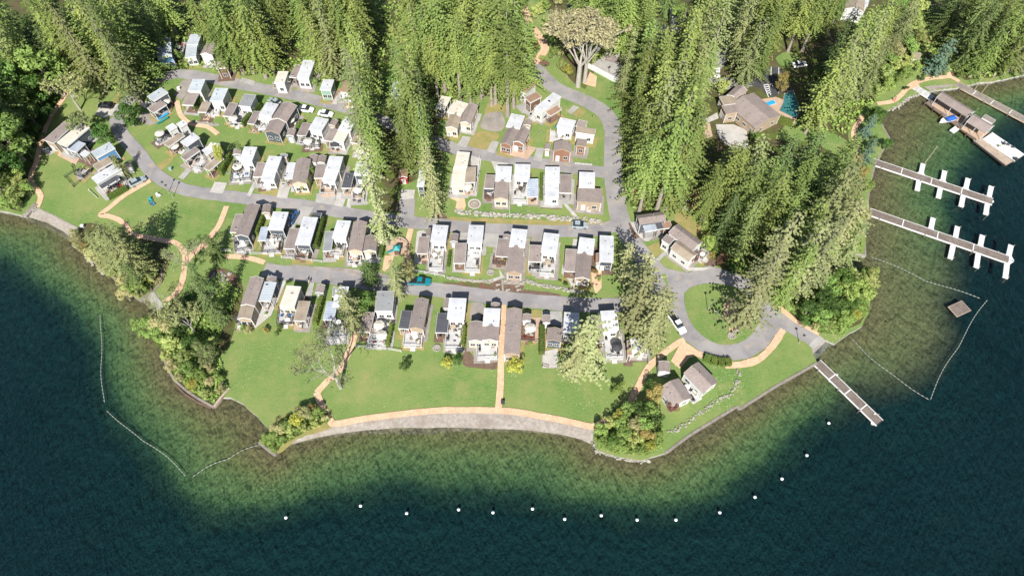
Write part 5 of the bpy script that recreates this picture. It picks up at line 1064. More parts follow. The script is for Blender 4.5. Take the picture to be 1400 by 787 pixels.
wood('in the slim column between the upper rows', 'in the column between the upper rows', [(530, 332, 38, 'light', .8), (518, 240, 34, 'fir', .85), (505, 205, 32, 'pale', .8), (495, 180, 30, 'pale', .8), (512, 160, 30, 'fir', .8), (500, 135, 28, 'fir', .8), (560, 190, 34, 'fir', .85), (578, 225, 34, 'fir', .9), (590, 252, 34, 'fir', .85), (600, 297, 32, 'light', .9), (562, 235, 30, 'fir', .8), (575, 165, 32, 'fir', .85), (588, 200, 28, 'dark', .8)])
wood('in the broad bright wood above the upper lane', 'above the upper lane', [(600, 136, 32, 'high'), (612, 128, 32, 'cedar'), (626, 140, 33, 'high'), (640, 128, 33, 'cedar'), (646, 142, 28, 'cedar', .8), (662, 132, 32, 'cedar'), (672, 142, 31, 'high'), (681, 141, 31, 'high'), (694, 156, 36, 'high'), (705, 145, 28, 'cedar'), (716, 130, 30, 'cedar'), (700, 128, 32, 'fir'), (684, 122, 32, 'cedar'), (590, 118, 32, 'fir'), (573, 112, 30, 'fir'), (604, 108, 32, 'cedar'), (622, 108, 32, 'cedar'), (642, 108, 32, 'cedar'), (662, 110, 32, 'cedar'), (682, 102, 32, 'cedar'), (702, 108, 32, 'cedar'), (718, 108, 28, 'fir'), (575, 88, 30, 'fir'), (596, 86, 30, 'cedar'), (616, 86, 30, 'cedar'), (638, 86, 30, 'fir'), (660, 86, 30, 'cedar'), (682, 82, 30, 'cedar'), (702, 86, 28, 'cedar'), (568, 62, 28, 'cedar'), (588, 62, 28, 'fir'), (610, 62, 28, 'cedar'), (632, 62, 28, 'cedar'), (656, 62, 28, 'fir'), (680, 60, 26, 'cedar'), (700, 60, 24, 'cedar'), (572, 38, 24, 'fir'), (598, 38, 24, 'cedar'), (624, 38, 24, 'cedar'), (650, 38, 24, 'fir'), (676, 36, 22, 'cedar')])
wood('in the wood behind the sport court', 'behind the sport court', [(812, 84, 24, 'cedar', .9), (832, 82, 26, 'cedar'), (850, 84, 26, 'cedar'), (869, 86, 28, 'cedar'), (822, 64, 26, 'cedar'), (842, 64, 26, 'cedar'), (862, 66, 26, 'cedar'), (880, 64, 26, 'fir'), (805, 46, 24, 'cedar'), (828, 44, 24, 'cedar'), (850, 46, 24, 'cedar'), (874, 42, 24, 'cedar'), (790, 30, 22, 'cedar'), (815, 24, 22, 'cedar'), (845, 24, 20, 'cedar'), (925, 55, 22, 'cedar'), (932, 30, 22, 'cedar'), (905, 22, 18, 'dark')])
wood('in the long wood right of the through road', 'right of the through road', [(873, 288, 33, 'high'), (893, 290, 34, 'high'), (908, 288, 30, 'fir'), (922, 278, 32, 'fir'), (928, 262, 30, 'fir'), (862, 276, 24, 'fir', .8), (862, 255, 28, 'fir', .9), (882, 262, 32, 'fir'), (904, 262, 34, 'fir'), (912, 240, 34, 'fir'), (890, 238, 34, 'pale', .9), (868, 232, 30, 'fir', .9), (864, 208, 28, 'fir', .9), (884, 214, 32, 'fir'), (906, 214, 34, 'fir'), (926, 218, 34, 'fir'), (866, 182, 28, 'fir', .9), (886, 188, 32, 'fir'), (908, 190, 34, 'pale'), (930, 192, 34, 'fir'), (868, 158, 28, 'fir'), (888, 162, 28, 'cedar'), (912, 165, 34, 'fir'), (935, 165, 34, 'pale'), (952, 150, 34, 'fir'), (868, 132, 26, 'fir'), (895, 138, 28, 'cedar'), (918, 142, 32, 'fir'), (940, 138, 34, 'fir'), (958, 122, 32, 'pale'), (880, 112, 22, 'dark'), (910, 118, 28, 'cedar'), (932, 115, 30, 'fir'), (952, 100, 30, 'pale'), (945, 78, 26, 'cedar'), (960, 60, 26, 'cedar'), (850, 135, 24, 'pale', .7), (856, 110, 24, 'pale', .7)])
wood('in the big wood between the clubhouse and the bay', 'between the clubhouse and the bay', [(1003, 450, 34, 'light', .95), (1036, 396, 33, 'light'), (1018, 378, 28, 'pale', .9), (985, 330, 22, 'dark', .9), (1008, 348, 25, 'dark'), (962, 300, 24, 'cedar'), (982, 292, 26, 'cedar', 1.1), (968, 276, 22, 'cedar'), (1005, 290, 27, 'pale'), (1000, 315, 26, 'fir'), (1025, 300, 26, 'fir'), (1030, 335, 28, 'cedar'), (1048, 312, 27, 'cedar', 1.1), (1052, 345, 28, 'fir'), (1042, 282, 24, 'dark'), (1068, 325, 28, 'cedar'), (1075, 295, 26, 'cedar'), (1062, 270, 20, 'dark'), (1078, 360, 30, 'fir'), (1072, 403, 30, 'light'), (1086, 402, 30, 'light'), (1062, 418, 24, 'fir'), (1098, 392, 27, 'fir'), (1098, 340, 30, 'pale'), (1115, 365, 28, 'light'), (1118, 330, 28, 'pale'), (1100, 305, 26, 'fir'), (1122, 300, 24, 'pale'), (1105, 275, 24, 'fir'), (1088, 258, 20, 'dark'), (1125, 268, 22, 'fir'), (1132, 340, 24, 'pale'), (1140, 365, 22, 'pale'), (1142, 305, 18, 'pale'), (985, 248, 15, 'pale', .9), (1003, 248, 17, 'pale', .95), (1110, 248, 16, 'fir'), (1132, 240, 14, 'dark')])
wood('in the wood between the clubhouse and the boathouse', 'between the clubhouse and the boathouse', [(1013, 121, 30, 'pale'), (1028, 105, 28, 'fir'), (1002, 95, 28, 'pale'), (1022, 82, 28, 'cedar'), (1042, 85, 28, 'cedar'), (1050, 66, 26, 'cedar'), (1073, 71, 28, 'high'), (1094, 71, 28, 'high'), (1025, 60, 26, 'cedar'), (998, 70, 26, 'pale'), (980, 45, 24, 'cedar'), (1005, 40, 24, 'cedar'), (1035, 40, 22, 'fir'), (1065, 44, 24, 'cedar'), (1092, 46, 24, 'cedar'), (1118, 52, 24, 'fir'), (1125, 105, 28, 'dark'), (1102, 180, 32, 'fir'), (1110, 172, 32, 'pale'), (1128, 150, 32, 'fir'), (1146, 140, 30, 'pale'), (1158, 125, 30, 'fir'), (1140, 118, 30, 'fir'), (1175, 138, 28, 'pale'), (1172, 108, 28, 'fir'), (1158, 95, 26, 'fir'), (1178, 80, 24, 'fir'), (1142, 85, 26, 'fir'), (1150, 62, 22, 'cedar'), (1060, 22, 20, 'cedar'), (1105, 22, 20, 'cedar'), (1140, 30, 20, 'cedar')])
wood('in the thin pale trees above the boathouse path', 'in the thin pale stand above the boathouse path', [(1190, 100, 16, 'pale', 1.1), (1205, 84, 16, 'pale', 1.1), (1218, 66, 15, 'pale', 1.1), (1198, 62, 16, 'fir'), (1230, 48, 14, 'pale', 1.1), (1180, 92, 18, 'fir')])
wood('in the wood at the upper right corner', 'at the upper right corner', [(1296, 80, 26, 'dark'), (1308, 92, 28, 'dark'), (1322, 104, 28, 'fir'), (1340, 100, 28, 'fir'), (1358, 102, 26, 'fir'), (1376, 98, 26, 'pale'), (1392, 98, 24, 'pale'), (1412, 92, 24, 'pale'), (1312, 68, 26, 'fir'), (1335, 76, 28, 'fir'), (1358, 78, 26, 'cedar'), (1382, 76, 26, 'fir'), (1290, 55, 22, 'dark'), (1315, 48, 24, 'fir'), (1340, 52, 24, 'fir'), (1368, 54, 24, 'cedar'), (1395, 56, 24, 'fir'), (1285, 30, 18, 'dark'), (1315, 28, 20, 'fir'), (1345, 28, 20, 'fir'), (1380, 30, 20, 'cedar')])
wood('leaning over the western lakeshore', 'on the western lakeshore', [(193, 386, 22, 'pale', .95), (180, 374, 21, 'pale', .9), (207, 380, 22, 'pale', .9), (165, 372, 18, 'pale', .9), (190, 360, 20, 'pale', .85), (214, 365, 17, 'dark', .8), (150, 352, 14, 'pale', .9), (195, 395, 12, 'dark', .9)])
tree(262, 372, 10, 'snag', 1.0, 'bare grey tree at the fork of the orange paths', cat='tree')
tree(305, 442, 20, 'dark', .7, 'slim dark conifer left of the leftmost waterfront home')
tree(283, 398, 12, 'dark', .7, 'small dark conifer in the reddish planting')
tree(300, 352, 9, 'dark', .9, 'small dark tree where the orange paths meet')
tree(466, 530, 20, 'snag', .82, 'big leafless silver tree leaning beside the orange path on the lawn')
tree(487, 452, 19, 'light', .9, 'pale conifer beside the home with three dark skylights')
tree(547, 408, 16, 'light', .8, 'pale conifer beside the low road under the playground')
tree(507, 385, 9, 'dark', 1.0, 'small dark conifer beside the low road')
tree(492, 432, 9, 'bdark', 1.1, 'dark round tree in shade behind the pale conifer')
tree(560, 385, 8, 'olive', .7, 'reddish shrub tree at the foot of the playground', v=0)
tree(797, 508, 24, 'light', 1.35, 'broad pale conifer on the waterfront lawn', v=0); tree(783, 515, 20, 'light', 1.1, 'lower pale conifer joined to the broad pale one on the lawn', v=1)
tree(880, 478, 26, 'light', 1.15, 'pale conifer above the small white trailer'); tree(862, 450, 25, 'light', 1.15, 'pale conifer between the low road and the turning place'); tree(868, 420, 22, 'light', 1.1, 'pale conifer at the mouth of the turning place'); tree(893, 462, 20, 'light', 1.1, 'pale conifer beside the white pickup'); tree(850, 385, 16, 'light', .9, 'smaller pale conifer beside the tree shaded home')
tree(790, 118, 26, 'maple', 1.15, 'big yellowish budding maple with twin pale trunks by the upper road'); tree(799, 113, 24, 'maple', 1.0, 'budding maple close behind the twin trunked one')
tree(268, 455, 11, 'alder', 1.0, 'pale budding tree on the wooded western point'); tree(240, 440, 9, 'snag', 1.1, 'grey leafless tree above the wooded western point')
tree(290, 495, 7, 'alder', 1.0, 'pale green tree at the middle of the western point')
tree(1276, 100, 12, 'blue', 1.1, 'broad blue green spruce near the boathouse path', cat='tree')
tree(1180, 186, 8, 'blue', .8, 'small blue green spruce beside the eastern path'); tree(1178, 222, 9, 'blue', .8, 'blue green spruce at the shore end of the upper dock')
tree(1190, 172, 6, 'bdark', 1.1, 'round dark tree beside the eastern path', v=0); 
tree(183, 172, 8, 'bdark', 1.1, 'dark leafy tree beside the road bend', v=1); tree(148, 200, 7, 'bdark', 1.1, 'low dark tree beside the shadowed roof of the blue walled home')
tree(120, 192, 9, 'alder', .9, 'pale budding tree behind the cream roofed home'); tree(110, 150, 12, 'alder', 1.1, 'pale budding tree on the slope left of the pad')
tree(174, 243, 9, 'pale', .8, 'pale columnar conifer beside the white home above the diagonal path')
tree(308, 226, 8, 'yellow', .45, 'slim yellow tree at the corner group', v=0); tree(333, 214, 6, 'dark', .7, 'small dark cone tree by the broad terrace home')
tree(420, 260, 5, 'lime', .8, 'small lime green tree in front of the brown roofed grass strip home'); tree(425, 242, 4.5, 'green', .8, 'small green tree beside the tan deck home')
tree(870, 275, 7, 'red', .8, 'reddish small tree behind the glazed cottage'); tree(945, 290, 8, 'red', .9, 'dark red leaved tree beside the woodland drive')
tree(962, 345, 6, 'green', .8, 'bright green small tree beside the white terrace cottage')
tree(948, 358, 3.5, 'red', .9, 'small red shrub beside the terrace of the white terrace cottage', cat='shrub')
tree(917, 562, 4, 'red', 1.0, 'dark red round maple in front of the left lodge'); tree(893, 545, 4.5, 'brown', 1.2, 'reddish brown shrub beside the left lodge', cat='shrub'); tree(886, 535, 4, 'bdark', .9, 'dark green shrub behind the reddish one by the left lodge', cat='shrub')
tree(705, 505, 4, 'yellow', 1.3, 'round bright yellow green tree at the foot of the straight path', v=1); tree(612, 500, 3.2, 'yellow', 1.1, 'small yellow green tree on the lawn with dark shadow', v=1); tree(626, 500, 5, 'bdark', .6, 'slim dark shrub beside the small yellow green tree', cat='shrub')
tree(843, 535, 3.2, 'green', 1.4, 'low round bush alone on the right lawn', cat='shrub'); tree(555, 505, 3, 'bdark', 1.0, 'small dark bush on the lawn by the striped roof home', cat='shrub')
tree(983, 130, 6, 'lime', 1.0, 'bright lime tree behind the clubhouse'); tree(940, 75, 6, 'yellow', 1.2, 'yellow green tree beside the drive at the top'); tree(925, 40, 8, 'green', 1.0, 'green tree behind the two parked cars')
tree(1064, 128, 7, 'brown', .8, 'orange brown tree beside the marked parking bay'); tree(1190, 165, 4, 'green', 1.3, 'green bush above the eastern path', cat='shrub'); tree(1207, 205, 4, 'bdark', 1.0, 'dark bush on the eastern bank', cat='shrub')
# shrubs
def shrubs(place, group, lst):
    for x, y, h, k, r in lst:
        w = {'green': 'green', 'dark': 'dark green', 'lime': 'lime green', 'yellow': 'yellow', 'olive': 'olive', 'brown': 'russet', 'red': 'dark red'}[k]
        o = tree(x, y, h, 'bdark' if k == 'dark' else k, r, f'{w} shrub {place}', f'{w} shrubs {group}', 'shrub'); o.scale *= .86; o.name = 'shrub'
shed(FULL, 552, 233, 551, 243, 12, 'R', 'small red sided shed between the conifer columns', 'cushion_red')
shrubs('on the wooded western point', 'on the western point', [(205, 455, 6, 'green', 1.3), (218, 462, 6, 'green', 1.2), (232, 455, 7, 'olive', 1.1), (243, 475, 6, 'lime', 1.2), (255, 495, 5, 'lime', 1.2), (262, 512, 4.5, 'green', 1.2), (240, 505, 4, 'olive', 1.1), (268, 530, 4, 'yellow', 1.1), (285, 540, 3.5, 'lime', 1.2), (278, 520, 4, 'green', 1.1), (290, 525, 3, 'olive', 1.2), (250, 455, 6, 'dark', 1.1), (270, 475, 6, 'dark', 1.0), (285, 480, 5, 'green', 1.1), (298, 470, 4, 'lime', 1.0), (262, 420, 5, 'dark', 1.0), (272, 430, 5, 'olive', 1.1), (245, 425, 5, 'lime', 1.0), (292, 505, 4, 'olive', 1), (302, 520, 3, 'green', 1), (230, 490, 4, 'lime', 1.0), (248, 520, 3.4, 'olive', 1.0), (305, 535, 2.6, 'olive', 1.1)])
shrubs('on the small point left of the beach', 'on the small point left of the beach', [(372, 602, 3, 'green', 1.5), (382, 592, 3.5, 'olive', 1.3), (395, 583, 3.5, 'green', 1.3), (408, 578, 4, 'yellow', 1.2), (420, 572, 4, 'olive', 1.3), (435, 570, 3.5, 'green', 1.2), (400, 592, 3, 'lime', 1.2), (418, 588, 3, 'lime', 1.2), (434, 582, 3, 'lime', 1.0), (375, 614, 2.4, 'green', 1.2), (388, 606, 2.8, 'green', 1.1), (446, 574, 2.4, 'olive', 1.0), (362, 604, 2.2, 'green', 1.2), (412, 566, 3.2, 'olive', 1.0), (430, 560, 3, 'brown', 1.0)])
shrubs('on the rocky point right of the beach', 'on the point right of the beach', [(820, 590, 3.5, 'green', 1.3), (832, 582, 4, 'lime', 1.2), (845, 575, 4.5, 'yellow', 1.1), (858, 568, 5, 'green', 1.2), (872, 565, 6, 'dark', 1.1), (885, 570, 5.5, 'green', 1.1), (895, 580, 5, 'dark', 1.0), (865, 585, 5, 'olive', 1.2), (850, 595, 4.5, 'green', 1.2), (835, 605, 3.5, 'dark', 1.2), (850, 612, 3.5, 'green', 1.2), (868, 605, 4, 'lime', 1.2), (882, 598, 4.5, 'brown', 1.1), (888, 612, 3.2, 'yellow', 1.1), (870, 618, 2.6, 'green', 1.2), (822, 606, 2.6, 'green', 1.2), (878, 585, 5, 'green', 1.1), (848, 585, 4.5, 'green', 1.1), (898, 598, 3, 'green', 1)])
shrubs('in the leafy thicket beside the boat ramp', 'beside the boat ramp', [(1100, 430, 7, 'dark', 1.1), (1115, 440, 6, 'green', 1.1), (1130, 450, 4, 'lime', 1.1), (1118, 420, 8, 'dark', 1.1), (1135, 430, 7, 'dark', 1.1), (1150, 440, 5, 'green', 1.1), (1145, 415, 8, 'green', 1.1), (1165, 435, 4, 'yellow', 1.0), (1165, 415, 8, 'green', 1.2), (1178, 400, 9, 'lime', 1.1), (1160, 395, 8, 'lime', 1.1), (1140, 398, 8, 'dark', 1.1), (1175, 385, 7, 'green', 1), (1125, 405, 8, 'green', 1.1), (1145, 452, 3.4, 'green', 1.1), (1096, 445, 4, 'dark', 1.0), (1155, 425, 6, 'dark', 1), (1110, 452, 3, 'olive', 1)])
shrubs('along the western lakeshore', 'on the western lakeshore', [(110, 335, 4, 'olive', 1.2), (120, 345, 4, 'brown', 1.1), (132, 356, 4.5, 'olive', 1.2), (145, 367, 4, 'olive', 1.2), (158, 378, 4, 'lime', 1.1), (172, 392, 4, 'olive', 1.1), (184, 402, 5, 'green', 1.2), (196, 402, 5, 'green', 1.1), (205, 388, 4.5, 'yellow', 1.0), (212, 378, 4, 'lime', 1.0), (212, 366, 4, 'brown', 1.0), (105, 322, 3, 'olive', 1.0), (140, 345, 4, 'dark', 1.1), (155, 355, 5, 'dark', 1.1), (172, 358, 5, 'dark', 1.1), (178, 410, 5, 'olive', 1.1), (128, 332, 3.5, 'dark', 1.0), (170, 345, 5, 'dark', 1.0), (205, 352, 5, 'dark', 1.1)])
shrubs('at the dark wood edge by the western beach', 'at the western wood edge', [(25, 276, 7, 'lime', 1.2), (35, 265, 7, 'lime', 1.1), (15, 286, 5, 'green', 1.1), (45, 265, 5, 'green', .9), (30, 285, 4, 'green', 1.0), (28, 252, 7, 'green', 1.1), (44, 215, 5, 'dark', 1), (58, 190, 6, 'dark', 1), (72, 165, 6, 'dark', 1), (2, 280, 5, 'dark', 1.2)])
shrubs('on the open slope by the dirt track', 'by the dirt track', [(735, 25, 6, 'lime', 1.2), (750, 40, 6, 'lime', 1.2), (745, 15, 6, 'green', 1.1), (758, 60, 5, 'green', 1.1), (757, 80, 5, 'green', 1.2), (768, 95, 5, 'lime', 1.2), (775, 105, 5, 'yellow', 1.0), (715, 50, 5, 'green', 1.1), (725, 45, 4, 'green', 1.1), (740, 85, 3, 'lime', 1.0), (731, 68, 3.5, 'brown', .9), (765, 78, 5, 'olive', 1.1), (712, 15, 6, 'green', 1.2), (726, 5, 6, 'green', 1.2), (760, 10, 6, 'olive', 1.1), (772, 60, 6, 'olive', 1.1)])
shrubs('on the bank above the boathouse path', 'above the boathouse path', [(1210, 125, 5, 'green', 1.3), (1222, 118, 5, 'green', 1.3), (1235, 108, 5, 'green', 1.2), (1205, 112, 6, 'lime', 1.3), (1220, 98, 6, 'lime', 1.3), (1238, 92, 5, 'lime', 1.2), (1250, 98, 4, 'green', 1.1), (1258, 112, 2.6, 'dark', 1.0), (1205, 95, 7, 'green', 1.2), (1222, 80, 6, 'olive', 1.2), (1240, 75, 6, 'green', 1.2), (1255, 60, 6, 'lime', 1.1), (1245, 45, 7, 'lime', 1.1), (1230, 60, 6, 'green', 1.2), (1198, 130, 4, 'lime', 1.2), (1290, 103, 2, 'green', 1.0), (1237, 124, 2, 'dark', 1.1), (1250, 20, 7, 'lime', 1.2), (1225, 25, 7, 'green', 1.2), (1309, 108, 3, 'green', .9), (1170, 225, 4, 'brown', 1.1), (1172, 245, 5, 'brown', 1.1), (1180, 262, 5, 'green', 1.1), (1175, 300, 5, 'olive', 1.1), (1168, 320, 4, 'lime', 1), (1192, 195, 3, 'dark', 1), (1183, 205, 4, 'dark', 1)])
shrubs('in the meadow gap between the upper woods', 'in the meadow gap', [(530, 98, 4, 'green', 1.2), (548, 108, 5, 'dark', 1.1), (535, 120, 5, 'dark', 1.2), (548, 60, 4, 'lime', 1.2), (538, 50, 4, 'lime', 1.2), (552, 125, 5, 'green', 1)])
shrubs('among the homes at the forest edge', 'at the forest edge homes', [(247, 82, 4, 'green', 1.1), (262, 90, 4, 'lime', 1.1), (240, 60, 5, 'lime', 1.1), (275, 60, 5, 'lime', 1.1), (432, 118, 3, 'green', 1), (415, 118, 2.5, 'dark', 1), (320, 98, 2.5, 'green', 1), (430, 95, 5, 'green', 1.1), (490, 118, 4, 'lime', 1.1)])
shrubs('in the homes gardens near the low road', 'in gardens near the low road', [(396, 388, 2, 'dark', .9), (365, 455, 2.4, 'brown', 1.0), (380, 458, 2.2, 'green', 1.0), (342, 455, 2.6, 'olive', 1.1), (334, 452, 2.4, 'green', 1.0), (384, 450, 2.4, 'dark', 1), (507, 375, 2.4, 'lime', 1.1), (812, 375, 2.6, 'brown', 1.0), (818, 385, 2.4, 'lime', 1.0), (820, 362, 2.6, 'green', 1.0), (456, 342, 3, 'green', .7), (487, 345, 2.6, 'lime', 1), (773, 391, 1.8, 'dark', .9), (765, 388, 1.6, 'green', .9), (715, 432, 2, 'dark', 1), (700, 495, 2.2, 'green', 1), (1000, 372, 3, 'dark', 1.1), (985, 360, 4, 'red', 1), (972, 352, 2.4, 'brown', 1), (725, 472, 1.6, 'green', 1)])
# hedges
def hedge(T, xa, ya, xb, yb, w, h, label, mt='hedge_green'):
    a = P(*T(xa, ya)); b = P(*T(xb, yb)); d = b - a; L_ = d.length; ang = math.atan2(d.y, d.x); rng = random.Random(label); mb = MB()
    mb.box(-L_ / 2 + .1, -w / 2 + .12, 0, L_ / 2 - .1, w / 2 - .12, h - .12)
    for i in range(int(L_ * (w + 2 * h) * 16)):
        q = rng.random() * (w + 2 * h); x = rng.uniform(-L_ / 2, L_ / 2)
        if q < w: p = Vector((x, q - w / 2, h + rng.uniform(-.14, .1)))
        else: p = Vector((x, (w / 2 + rng.uniform(-.1, .08)) * (1 if q < w + h else -1), rng.uniform(0, h)))
        n = Vector((rng.uniform(-1, 1), rng.uniform(-1, 1), rng.uniform(0, 1.4))).normalized(); t = n.orthogonal().normalized(); bb = n.cross(t); s_ = rng.uniform(.08, .2)
        mb.add([p - t * s_, p + bb * s_ * .7, p + t * s_, p - bb * s_ * .7], [(0, 1, 2, 3)])
    c = (a + b) / 2; o = mb.build('hedge', mt, None, (c.x, c.y, 0), ang); tag(o, label, 'hedge', 'garden hedges'); return o
hedge(Q3, 310, 215, 255, 360, 1.3, 2.2, 'clipped hedge between the two leftmost middle row homes'); hedge(Q3, 705, 260, 655, 450, 1.2, 2.4, 'tall clipped hedge between long white roof and dull white roof')
hedge(Q5, 650, 290, 600, 470, 1.1, 2.2, 'clipped hedge left of the home with three dark skylights'); hedge(Q5, 1115, 470, 1085, 620, .9, 1.9, 'clipped hedge between striped roof home and pointed deck home')
hedge(Q6, 225, 320, 215, 430, .9, 1.8, 'clipped hedge right of the waterfront home with dark striped porch'); hedge(Q6, 650, 320, 650, 470, 1.2, 2.2, 'clipped hedge right of the mauve gable home'); hedge(K1, 355, 230, 205, 400, 1.2, 2.0, 'dark hedge right of the crowded deck home'); hedge(K2, 300, 670, 230, 760, 1.2, 2.0, 'dark hedge right of the leftmost brown carport')
hedge(K1, 725, 370, 670, 430, 1.1, 1.8, 'short dark hedge right of the widest brown roof'); hedge(Z6, 100, 220, 20, 380, 1.3, 2.4, 'tall hedge left of the broad terrace home'); hedge(Q2, 790, 290, 785, 470, .8, 1.0, 'low hedge between black sofa terrace and long all white roof')
hedge(G1, 735, 750, 860, 680, 1.2, 1.4, 'low hedge beside the diagonal orange path'); hedge(K8, 830, 620, 1050, 700, 2.2, 1.4, 'clipped yellow green hedge below the pool terrace'); hedge(E2, 905, 280, 970, 280, 2.2, 1.4, 'square clipped hedge below the clubhouse corner')
for i in range(4): hedge(E4, 598 + i * 46, 440 + (0, 18, 30, 36)[i], 644 + i * 46, 458 + (0, 12, 18, 16)[i], 1.8, 1.3, ('first', 'second', 'third', 'last')[i] + ' section from the left of the curved hedge by the ring road')
hedge(K6, 590, 480, 570, 580, .9, 1.6, 'narrow hedge left of the round playground'); hedge(Q4, 275, 320, 262, 420, .7, 1.0, 'low hedge between the two terraces right of the playground')
# ------------------------------------------------------------------ undergrowth in the woods (nobody could count it)
MEAD = [FP((518, 122), (526, 85), (538, 45), (556, 28), (568, 38), (558, 80), (552, 122)), FP((1085, 165), (1120, 175), (1160, 195), (1150, 215), (1110, 195), (1060, 190)), FP((690, -10), (770, -10), (770, 90), (722, 95), (700, 40)), FP((1060, 78), (1072, 72), (1090, 75), (1088, 88), (1068, 90))]
def undergrowth(name, poly, n, mt, sz=.55, zmax=1.6, seed=1):
    rng = np.random.default_rng(seed); pts = FP(*poly); xs = [p.x for p in pts]; ys = [p.y for p in pts]
    X = rng.uniform(max(min(xs), -230), min(max(xs), 230), n * 3); Y = rng.uniform(min(ys), min(max(ys), 235), n * 3); m = inside(X, Y, pts)
    for q in MEAD: m &= ~inside(X, Y, q)
    X = X[m][:n]; Y = Y[m][:n]; n = len(X)
    Z = rng.uniform(.1, zmax, n) * (.5 + .5 * np.sin(X * .35) * np.cos(Y * .3)) ** 1 + .1
    nr = rng.normal(0, .6, (n, 3)); nr[:, 2] = np.abs(nr[:, 2]) + .7; nr /= np.linalg.norm(nr, axis=1)[:, None]
    t = np.cross(nr, rng.normal(0, 1, (n, 3))); t /= np.linalg.norm(t, axis=1)[:, None]; b = np.cross(nr, t); s_ = rng.uniform(.5, 1.3, n)[:, None] * sz
    c = np.stack([X, Y, Z], 1); V = np.stack([c - t * s_, c + b * s_ * .6, c + t * s_, c - b * s_ * .6], 1).reshape(-1, 3)
    me = build_np(name, V.tolist(), np.arange(4 * n).reshape(-1, 4).tolist(), mt); o = bpy.data.objects.new(name, me); COL.objects.link(o); tag(o, kind='stuff')
undergrowth('undergrowth', [(-60, 300), (0, 283), (30, 285), (40, 235), (52, 190), (80, 140), (100, 90), (120, 20), (-200, 20)], 9000, 'leaf_dark', .5, 2.2, 1)
undergrowth('undergrowth', [(100, 100), (140, 118), (180, 128), (215, 105), (240, 96), (275, 92), (300, 98), (340, 104), (400, 100), (440, 112), (500, 112), (520, 135), (600, 150), (650, 130), (700, 140), (722, 95), (740, 5), (120, 5)], 14000, 'leaf_green', .5, 1.8, 2)
undergrowth('undergrowth', [(852, 110), (850, 250), (868, 290), (905, 290), (925, 270), (940, 290), (965, 320), (975, 355), (1010, 372), (1045, 393), (1065, 418), (1120, 452), (1150, 456), (1183, 425), (1183, 378), (1160, 372), (1160, 345), (1178, 345), (1180, 240), (1190, 215), (1160, 205), (1120, 225), (1060, 215), (1020, 230), (965, 225), (960, 130), (940, 70)], 14000, 'leaf_green', .5, 1.8, 3)
undergrowth('undergrowth', [(1095, 185), (1110, 100), (1180, 40), (1290, 10), (1500, 10), (1400, 98), (1338, 108), (1315, 105), (1290, 95), (1240, 100), (1200, 135), (1180, 155), (1150, 190)], 8000, 'leaf_green', .5, 1.5, 4)
undergrowth('undergrowth', [(100, 325), (110, 318), (190, 335), (235, 350), (222, 386), (205, 398), (190, 408), (165, 388), (130, 358)], 3500, 'leaf_olive', .4, 1.6, 5)
undergrowth('undergrowth', [(205, 450), (245, 415), (300, 375), (330, 400), (310, 440), (296, 470), (312, 530), (293, 553), (255, 530), (232, 500), (222, 475)], 5000, 'leaf_green', .38, 1.3, 6)
undergrowth('undergrowth', [(356, 604), (385, 575), (410, 562), (445, 560), (452, 576), (420, 590), (385, 608), (377, 619)], 2200, 'leaf_green', .33, 1.2, 7)
undergrowth('undergrowth', [(813, 600), (815, 588), (850, 568), (870, 550), (893, 562), (905, 585), (905, 612), (888, 622), (846, 620), (818, 612)], 3500, 'leaf_green', .35, 1.4, 8)
undergrowth('undergrowth', [(1088, 425), (1185, 385), (1188, 425), (1150, 458), (1120, 455), (1095, 440)], 2500, 'leaf_green', .4, 1.4, 9)
# ------------------------------------------------------------------ shore walls, rocks, fences
def wall_run(name, T, pts, w, z0, z1, mt, label, cat, group=None):
    mb = MB(); q = [P(*T(x, y)) for x, y in pts]; rng = random.Random(label)
    for a, b in zip(q[:-1], q[1:]):
        d = b - a; n = Vector((-d.y, d.x, 0)).normalized() * w / 2; k = max(1, int(d.length / 2.4))
        for i in range(k):
            p0 = a.lerp(b, i / k); p1 = a.lerp(b, (i + .985) / k); j = rng.uniform(-.03, .03)
            mb.hexa([p0 + n + Vector((0, 0, z0)), p0 - n + Vector((0, 0, z0)), p1 - n + Vector((0, 0, z0)), p1 + n + Vector((0, 0, z0))], [p0 + n + Vector((0, 0, z1 + j)), p0 - n + Vector((0, 0, z1 + j)), p1 - n + Vector((0, 0, z1 + j)), p1 + n + Vector((0, 0, z1 + j))])
    return tag(mb.build(name, mt), label, cat, group)
wall_run('bulkhead', FULL, [(191, 411.5), (210, 398), (221, 386), (221, 373), (224, 361)], .45, -1.5, .3, 'wood_grey', 'grey timber bulkhead beside the little inlet', 'bulkhead', 'shore walls')
wall_run('bulkhead', FULL, [(222, 482), (228, 500), (239, 520), (255, 534), (270, 544), (292.5, 556.5)], .5, -1.5, .25, 'wood_grey', 'weathered timber bulkhead along the western point', 'bulkhead', 'shore walls')
wall_run('bulkhead', FULL, [(238, 524), (252, 538), (270, 549), (288, 557)], .4, -1.5, -.1, 'wood_dark', 'dark sunken timber wall outside the western point bulkhead', 'bulkhead', 'shore walls')
wall_run('bulkhead', FULL, [(293, 556), (303, 543), (314, 530)], .5, -1.4, .3, 'wood_light', 'pale timber wall closing the west end of the lawn cove', 'bulkhead', 'shore walls')
wall_run('bulkhead', FULL, [(296, 551), (310, 534), (309, 527), (285, 506)], .4, -.3, .35, 'wood_light', 'pale timber edging behind the cove wall', 'bulkhead', 'shore walls')
wall_run('bulkhead', FULL, [(354, 604.5), (366, 614.5), (377, 622)], .5, -1.5, .2, 'wood_grey', 'timber wall round the small point left of the beach', 'bulkhead', 'shore walls')
